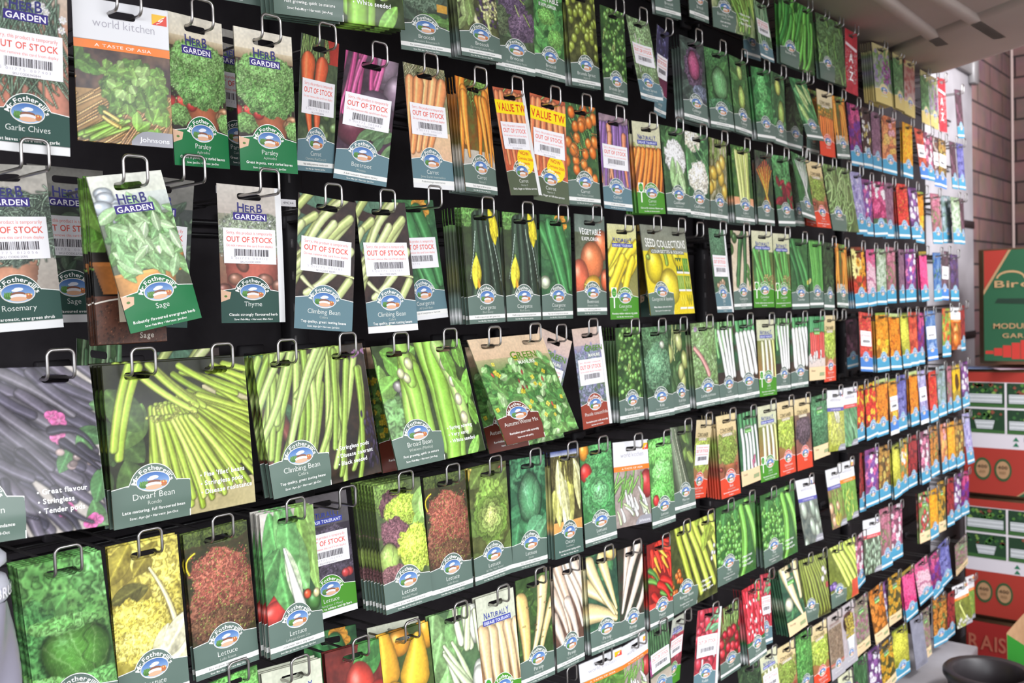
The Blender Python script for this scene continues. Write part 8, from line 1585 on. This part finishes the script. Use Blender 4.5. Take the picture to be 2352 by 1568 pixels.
# brick walls
def brick(name, plane):
    m = bpy.data.materials.new(name); m.use_nodes = True; nt = m.node_tree; b = nt.nodes['Principled BSDF']
    tc = nt.nodes.new('ShaderNodeTexCoord'); sp = nt.nodes.new('ShaderNodeSeparateXYZ'); cb = nt.nodes.new('ShaderNodeCombineXYZ')
    nt.links.new(tc.outputs['Object'], sp.inputs[0]); nt.links.new(sp.outputs[0 if plane == 'xz' else 1], cb.inputs[0]); nt.links.new(sp.outputs[2], cb.inputs[1])
    br = nt.nodes.new('ShaderNodeTexBrick'); nt.links.new(cb.outputs[0], br.inputs['Vector'])
    br.inputs['Color1'].default_value = (*lin(hexc('946862')), 1); br.inputs['Color2'].default_value = (*lin(hexc('7a5250')), 1)
    br.inputs['Mortar'].default_value = (*lin(hexc('4a3a3c')), 1)
    br.inputs['Scale'].default_value = 1.0; br.inputs['Brick Width'].default_value = .46; br.inputs['Row Height'].default_value = BRH
    br.inputs['Mortar Size'].default_value = .0055; br.inputs['Mortar Smooth'].default_value = .35; br.inputs['Bias'].default_value = -.1
    n = nt.nodes.new('ShaderNodeTexNoise'); n.inputs['Scale'].default_value = 9; n.inputs['Detail'].default_value = 7
    nt.links.new(tc.outputs['Object'], n.inputs['Vector'])
    mx = nt.nodes.new('ShaderNodeMix'); mx.data_type = 'RGBA'; mx.blend_type = 'OVERLAY'; mx.inputs['Factor'].default_value = .55
    nt.links.new(br.outputs['Color'], mx.inputs['A']); nt.links.new(n.outputs['Color'], mx.inputs['B'])
    hs = nt.nodes.new('ShaderNodeHueSaturation'); hs.inputs['Saturation'].default_value = .72; nt.links.new(mx.outputs['Result'], hs.inputs['Color'])
    nt.links.new(hs.outputs['Color'], b.inputs['Base Color']); b.inputs['Roughness'].default_value = .9; b.inputs['Specular IOR Level'].default_value = .2
    bp = nt.nodes.new('ShaderNodeBump'); bp.inputs['Strength'].default_value = .9; bp.inputs['Distance'].default_value = .01; bp.invert = True
    nt.links.new(br.outputs['Fac'], bp.inputs['Height']); nt.links.new(bp.outputs['Normal'], b.inputs['Normal'])
    return m
g = Geo(); g.box(3.3, 5.47, .25, .45, -1.5, 2.2)
tag(link('wall_far', g.mesh('wall_far', ink=False), brick('brick_far', 'xz')), kind='structure')
g = Geo(); g.box(5.47, 5.65, -4.0, .45, -1.5, 2.2)
tag(link('wall_right', g.mesh('wall_right', ink=False), brick('brick_right', 'yz')), kind='structure')
g = Geo(); g.box(5.456, 5.469, .236, .249, -1.5, 2.2, bev=.004)
tag(link('trim_1', g.mesh('trim_1', ink=False), mat_plain('pale_mortar_trim', '9c8884', .8)), kind='structure')
g = Geo(); g.box(-4, 7, -5, 1, -1.53, -1.5)
tag(link('floor', g.mesh('floor', ink=False), M_FLOOR), kind='structure')
# canopy over the display
CZ = .70
g = Geo()
poly = CANOPY
n = len(poly); V = [(x, y, CZ) for x, y in poly] + [(x, y, CZ + .03) for x, y in poly]
me = mesh_from('ceiling', V, [(i, (i + 1) % n, (i + 1) % n + n, i + n) for i in range(n)], None, None, False, [list(range(n))[::-1], list(range(n, 2 * n))])
tag(link('ceiling', me, M_CANOPY), kind='structure')
for q in range(len(RIBS)):
    (xa, ya), (xb, yb), wd = RIBS[q]
    g = Geo(); d = Vector((xb - xa, yb - ya, 0)).normalized(); s_ = Vector((-d.y, d.x, 0)) * wd / 2
    c = [Vector((xa, ya, 0)) + s_, Vector((xb, yb, 0)) + s_, Vector((xb, yb, 0)) - s_, Vector((xa, ya, 0)) - s_]
    i_ = .22
    top = [(v.x, v.y, CZ + .001) for v in c]; bot = [(v.x - s_.x * k * i_, v.y - s_.y * k * i_, CZ - .009) for v, k in zip(c, (1, 1, -1, -1))]
    g.add(top + bot, [(0, 1, 2, 3), (7, 6, 5, 4), (0, 4, 5, 1), (1, 5, 6, 2), (2, 6, 7, 3), (3, 7, 4, 0)])
    tag(link('trim_%d' % (q + 2), g.mesh('trim', ink=False), M_CANOPY), kind='structure')

# ---------------------------------------------------------------- stacked garden-bed cartons by the end wall (faces look towards -X)
def face(o, name, polys, x, off=.0015, label=None):
    """flat print on a carton face; polys: (colour, [(y,z)...], layer)"""
    V = []; N = []; C = []
    for col, P, lay in polys:
        k = len(V); V += [(x - off - .0006 * lay, y, z) for y, z in P]; C += [hexc(col)] * len(P); N.append(list(range(k, k + len(P))))
    me = mesh_from(name, V, None, None, np.array(C), False, N); me.materials.append(MC)
    ch = link(name, me, None, o)
    if label: ch['label'] = label
    return ch
def ftext(o, name, t, y, z, cap, width, col, x, off=.004, bold=1, rot=0):
    V, T, w = text2d(t, bold); sx = width / w
    P = np.stack([np.full(len(V), x - off), y - (V[:, 0] * sx - width / 2), z + V[:, 1] * cap], 1)
    me = mesh_from(name, P, None, T, np.tile(hexc(col), (len(P), 1))); me.materials.append(MC)
    return link(name, me, None, o)
RED, GRN, KRA, WHT = 'a8382e', '2c5c40', 'b48c68', 'e4dce2'
def carton(name, lab, x, y0, y1, z0, z1, dep=.42):
    t = bpy.data.objects.new(name, None); COL.objects.link(t)
    g = Geo(); g.box(x, x + dep, y0, y1, z0, z1, bev=.004); link('carton_body', g.mesh('carton_body', ink=False), M_CARD, t)
    return tag(t, lab, 'box', 'garden bed cartons stacked by the brick wall')
def photo(o, y0, y1, z0, z1, x, pot=False):
    """small printed picture of a planted bed: dark garden, plants, ribbed pale tub"""
    r = random.Random(int(z0 * 1000) + int(y0 * 100)); w_ = y1 - y0; h = z1 - z0
    P = [('24402a', [(y0, z0), (y1, z0), (y1, z1), (y0, z1)], 0), ('3c6434', [(y0, z0), (y1, z0), (y1, z0 + h * .16), (y0, z0 + h * .12)], 1)]
    for k in range(26):
        cy = y0 + w_ * (.05 + .9 * r.random()); cz = z0 + h * (.55 + .38 * r.random()); s_ = h * (.05 + .06 * r.random())
        P.append((r.choice(('3c6c38', '54843c', '2c5430', '7c9c4c', '8c4c3c')), [(cy - s_, cz), (cy, cz - s_), (cy + s_, cz), (cy, cz + s_)], 2))
    a, b_ = (.25, .75) if pot else (.06, .97)
    for k in range(5):
        za = z0 + h * (.18 + .075 * k); zb = za + h * .06
        ins = .05 * (1 - k / 4) if pot else 0
        P.append((('c8ccd0', 'e4e6ea')[k % 2], [(y0 + w_ * (a + ins), za), (y0 + w_ * (b_ - ins), za), (y0 + w_ * (b_ - ins), zb), (y0 + w_ * (a + ins), zb)], 3))
    face(o, 'garden_photo', P, x)
bx = 3.9; yl, yr = .085, -1.0
def zz(k): return BXZ[k]
# top carton, green
b1 = carton('garden_carton', 'green and red carton standing on top of the stack', bx, .022, yr, zz('a0'), zz('a1'))
y0 = .022; z0, z1 = zz('a0'), zz('a1'); h = z1 - z0
face(b1, 'printed_front', [(GRN, [(y0 - .012, z0 + .012), (yr, z0 + .012), (yr, z1 - .006), (y0 - .012, z1 - .006)], 0),
    (KRA, [(y0 - .012, z1 - h * .36), (y0 - .012, z1 - h * .40), (y0 - .107, z1 - .006), (y0 - .098, z1 - .006)], 2),
    (RED, [(y0 - .014, z1 - h * .365), (y0 - .096, z1 - .006), (y0 - .014, z1 - .006)], 1)], bx)
ftext(b1, 'brand_lettering', 'Birdies', y0 - .150, z1 - h * .335, .026, .20, 'b8946c', bx)
face(b1, 'bird_mark', [('b8946c', [(y0 - .075 - .05 * math.cos(a_) - .03, z1 - h * .26 + .03 * math.sin(a_)) for a_ in np.linspace(0, 3.1, 12)] + [(y0 - .075 - .043 * math.cos(a_) - .03, z1 - h * .26 + .022 * math.sin(a_)) for a_ in np.linspace(3.1, 0, 12)], 1)], bx)
face(b1, 'dark_print', [('24382c', [(y0 - .05, z1 - h * .47), (y0 - .30, z1 - h * .50), (y0 - .30, z1 - h * .44), (y0 - .06, z1 - h * .43)], 1)], bx)
ftext(b1, 'line_lettering', 'MODULAR RAISED', y0 - .19, z1 - h * .69, .020, .29, 'b8946c', bx)
ftext(b1, 'line_lettering', 'GARDEN BEDS', y0 - .19, z1 - h * .77, .017, .23, 'b8946c', bx)
P_ = [('c43c34', [(y0 - .016 - .03 * k, z0 + .02 + .006 * max(0, 3 - k)), (y0 - .044 - .03 * k, z0 + .02 + .006 * max(0, 3 - k)), (y0 - .044 - .03 * k, z0 + .05 + .010 * min(k, 4)), (y0 - .016 - .03 * k, z0 + .05 + .010 * min(k, 4))], 1) for k in range(9)]
face(b1, 'red_bed_picture', P_, bx)
def carton400(lab, kt, ks, kw, kb, yr=yr):
    """carton: red lid strip, photo panel, white strip, red base with 400 seals"""
    o = carton('garden_carton', lab, bx, yl, yr, zz(kb), zz(kt)); zt, z_s, z_w, z_b = zz(kt), zz(ks[0]), zz(ks[1]), zz(kb); z_r = zz(kw)
    face(o, 'lid_strip', [(RED, [(yl, z_s), (yr, z_s), (yr, zt - .008), (yl, zt - .008)], 0)], bx)
    face(o, 'photo_panel', [(WHT, [(yl, z_w), (yr, z_w), (yr, z_s), (yl, z_s)], 0)], bx)
    zm = (z_w + z_s) / 2; ys = [yl, -.062, -.30, -.54]
    for k in range(3):
        photo(o, ys[k + 1] + .004, ys[k] - .004, zm + .004, z_s - .002, bx - .0008); photo(o, ys[k + 1] + .004, ys[k] - .004, z_w + .004, zm - .004, bx - .0008, pot=(k == 0))
    face(o, 'white_strip', [('dcd4dc', [(yl, z_r), (yr, z_r), (yr, z_w), (yl, z_w)], 1), ('2c7454', [(-.095, z_w - .006), (-.106, z_w - .022), (-.084, z_w - .022)], 2), ('2c7454', [(-.095, z_w - .026), (-.106, z_w - .042), (-.084, z_w - .042)], 2),
        ('8c8890', [(-.122, z_w - .006), (-.16, z_w - .006), (-.16, z_w - .022), (-.122, z_w - .022)], 2)], bx)
    face(o, 'red_base', [(RED, [(yl, z_b + .01), (yr, z_b + .01), (yr, z_r), (yl, z_r)], 1), (KRA, [(-.094, z_b + .01), (-.102, z_b + .01), (-.32, z_r - .01), (-.31, z_r - .01)], 2),
        (GRN, [(-.102, z_b + .01), (yr, z_b + .01), (yr, z_r - .01), (-.32, z_r - .01)], 2)], bx)
    for yc in (.020, -.050):
        zc = (z_b + z_r) / 2 + .012
        an = np.linspace(0, 6.283, 33)[:-1]
        face(o, 'size_seal', [('3c5434', [(yc - .030 * math.cos(a_), zc + .043 * math.sin(a_)) for a_ in an], 3), (KRA, [(yc - .023 * math.cos(a_), zc + .033 * math.sin(a_)) for a_ in an], 4)], bx)
        ftext(o, 'size_lettering', '400', yc, zc + .004, .013, .034, '5c4834', bx, .0066); ftext(o, 'size_lettering', 'SIZE', yc, zc - .014, .009, .022, '8c6c4c', bx, .0066)
    return o
b2 = carton400('red and green carton with 400 seals, second from the top', 'b1', ('b2', 'b3'), 'b4', 'b0')
b3 = carton400('red and green carton with 400 seals, third from the top', 'c1', ('c2', 'c3'), 'c4', 'c0')
b4 = carton('garden_carton', 'dark red carton lettered RAISED GARDEN at the bottom', bx, yl, yr, -1.5, zz('d1'))
face(b4, 'printed_front', [('9c2a28', [(yl, -1.49), (yr, -1.49), (yr, zz('d1') - .01), (yl, zz('d1') - .01)], 0)], bx)
ftext(b4, 'big_lettering', 'RAISED', -.028, zz('d2') - .02, .058, .21, 'b06450', bx); ftext(b4, 'big_lettering', 'GARDEN', -.028, zz('d3') - .025, .058, .22, 'b06450', bx)
# leaflets lying on the second carton
for k, (dy, col, lab) in enumerate(((.04, '9cb4e0', 'pale blue leaflet lying on the cartons, nearest the wall'), (-.10, 'ecd4e4', 'pink and white leaflet lying on the cartons, beside the blue one'))):
    I = Ink(140, 200); I.rect(0, 0, 140, 200, col, 0, 2); I.disc(60, 80, 30, 24, '5c84c8' if k == 0 else 'd878a8', 1, 16); I.rect(10, 150, 120, 170, 'f8f8fc', 1, 1)
    m = I.build('leaflet', lambda a, b: 0 * a, (70, 100), .3); m.materials.append(MG)
    o = link('leaflet', m, None, None, (bx + .06, dy, zz('b1') + .004 + .002 * k)); o.rotation_euler = (-math.pi / 2, 0, .2 + .4 * k); tag(o, lab, 'leaflet')
# opened small carton with a bright green side
t = tag(bpy.data.objects.new('display_carton', None), 'small opened cardboard carton with bright green side, lower right', 'box'); COL.objects.link(t)
G5 = OPENBOX
g = Geo(); g.add(G5['body'][0], G5['body'][1], ()); link('carton_body', g.mesh('carton_body', ink=False), M_CARD, t)
m = mesh_from('green_side', G5['green'], None, None, np.tile(hexc('3fa03a'), (len(G5['green']), 1)), False, [list(range(len(G5['green'])))]); m.materials.append(MC); link('green_side', m, None, t)
# black pot
px_, py_, pz_, pr = POT
t = tag(bpy.data.objects.new('black_pot', None), 'large round black plastic pot in the lower right corner', 'pot'); COL.objects.link(t); t.location = (px_, py_, pz_)
g = Geo(); R_ = pr
g.lathe([(R_ * .55, -.26), (R_ * .62, -.25), (R_ * .90, -.02), (R_, 0), (R_ * 1.0, .012), (R_ * .96, .018), (R_ * .80, .016)], (0, 0, 0), 56)
link('pot_wall', g.mesh('pot_wall', True, False), M_PLASTIC, t)
g = Geo(); g.lathe([(R_ * .80, .016), (R_ * .76, .010), (R_ * .70, -.05), (R_ * .66, -.10), (0.001, -.10)], (0, 0, 0), 56)
link('pot_insert', g.mesh('pot_insert', True, False), M_PLASTIC, t)
# ribbed grey plastic bottle at the left edge
bxx, bzz = BOTTLE
t = tag(bpy.data.objects.new('ribbed_bottle', None), 'pale grey twisted plastic bottle at the lower left edge', 'bottle'); COL.objects.link(t); t.location = (bxx, -.06, bzz)
g = Geo(); n = 40; V = []; rows = 46
for i in range(rows + 1):
    z = -.30 * i / rows - .045
    for j in range(n):
        a_ = 2 * math.pi * j / n; tw = a_ * 5 + i * .42
        r_ = .030 + .012 * min(1, i / 22) + .0028 * math.sin(tw)
        V.append((r_ * math.cos(a_), r_ * math.sin(a_), z))
g.add(V, [(i * n + j, (i + 1) * n + j, (i + 1) * n + (j + 1) % n, i * n + (j + 1) % n) for i in range(rows) for j in range(n)])
mb = mat_plain('grey_lilac_plastic', '8f8d9c', .32, 0, .5); link('bottle_body', g.mesh('bottle_body', True, False), mb, t)
g = Geo(); g.lathe([(.001, 0), (.024, -.001), (.031, -.008), (.031, -.014), (.024, -.019), (.022, -.022), (.030, -.026), (.033, -.036), (.031, -.044), (.028, -.048)], (0, 0, 0), 40)
link('bottle_cap', g.mesh('bottle_cap', True, False), mat_plain('pale_cap', 'c4c6d2', .35), t)
V_, T_, w_ = text2d('BRUSH', 1); s_ = .009
P = np.array([(.0334 * math.sin((v[0] - w_ / 2) * s_ / .033 + .9), -.0334 * math.cos((v[0] - w_ / 2) * s_ / .033 + .9), -.041 + v[1] * s_) for v in V_])
m = mesh_from('cap_lettering', P, None, T_, np.tile(hexc('f0f0f4'), (len(P), 1))); m.materials.append(MC); link('cap_lettering', m, None, t)
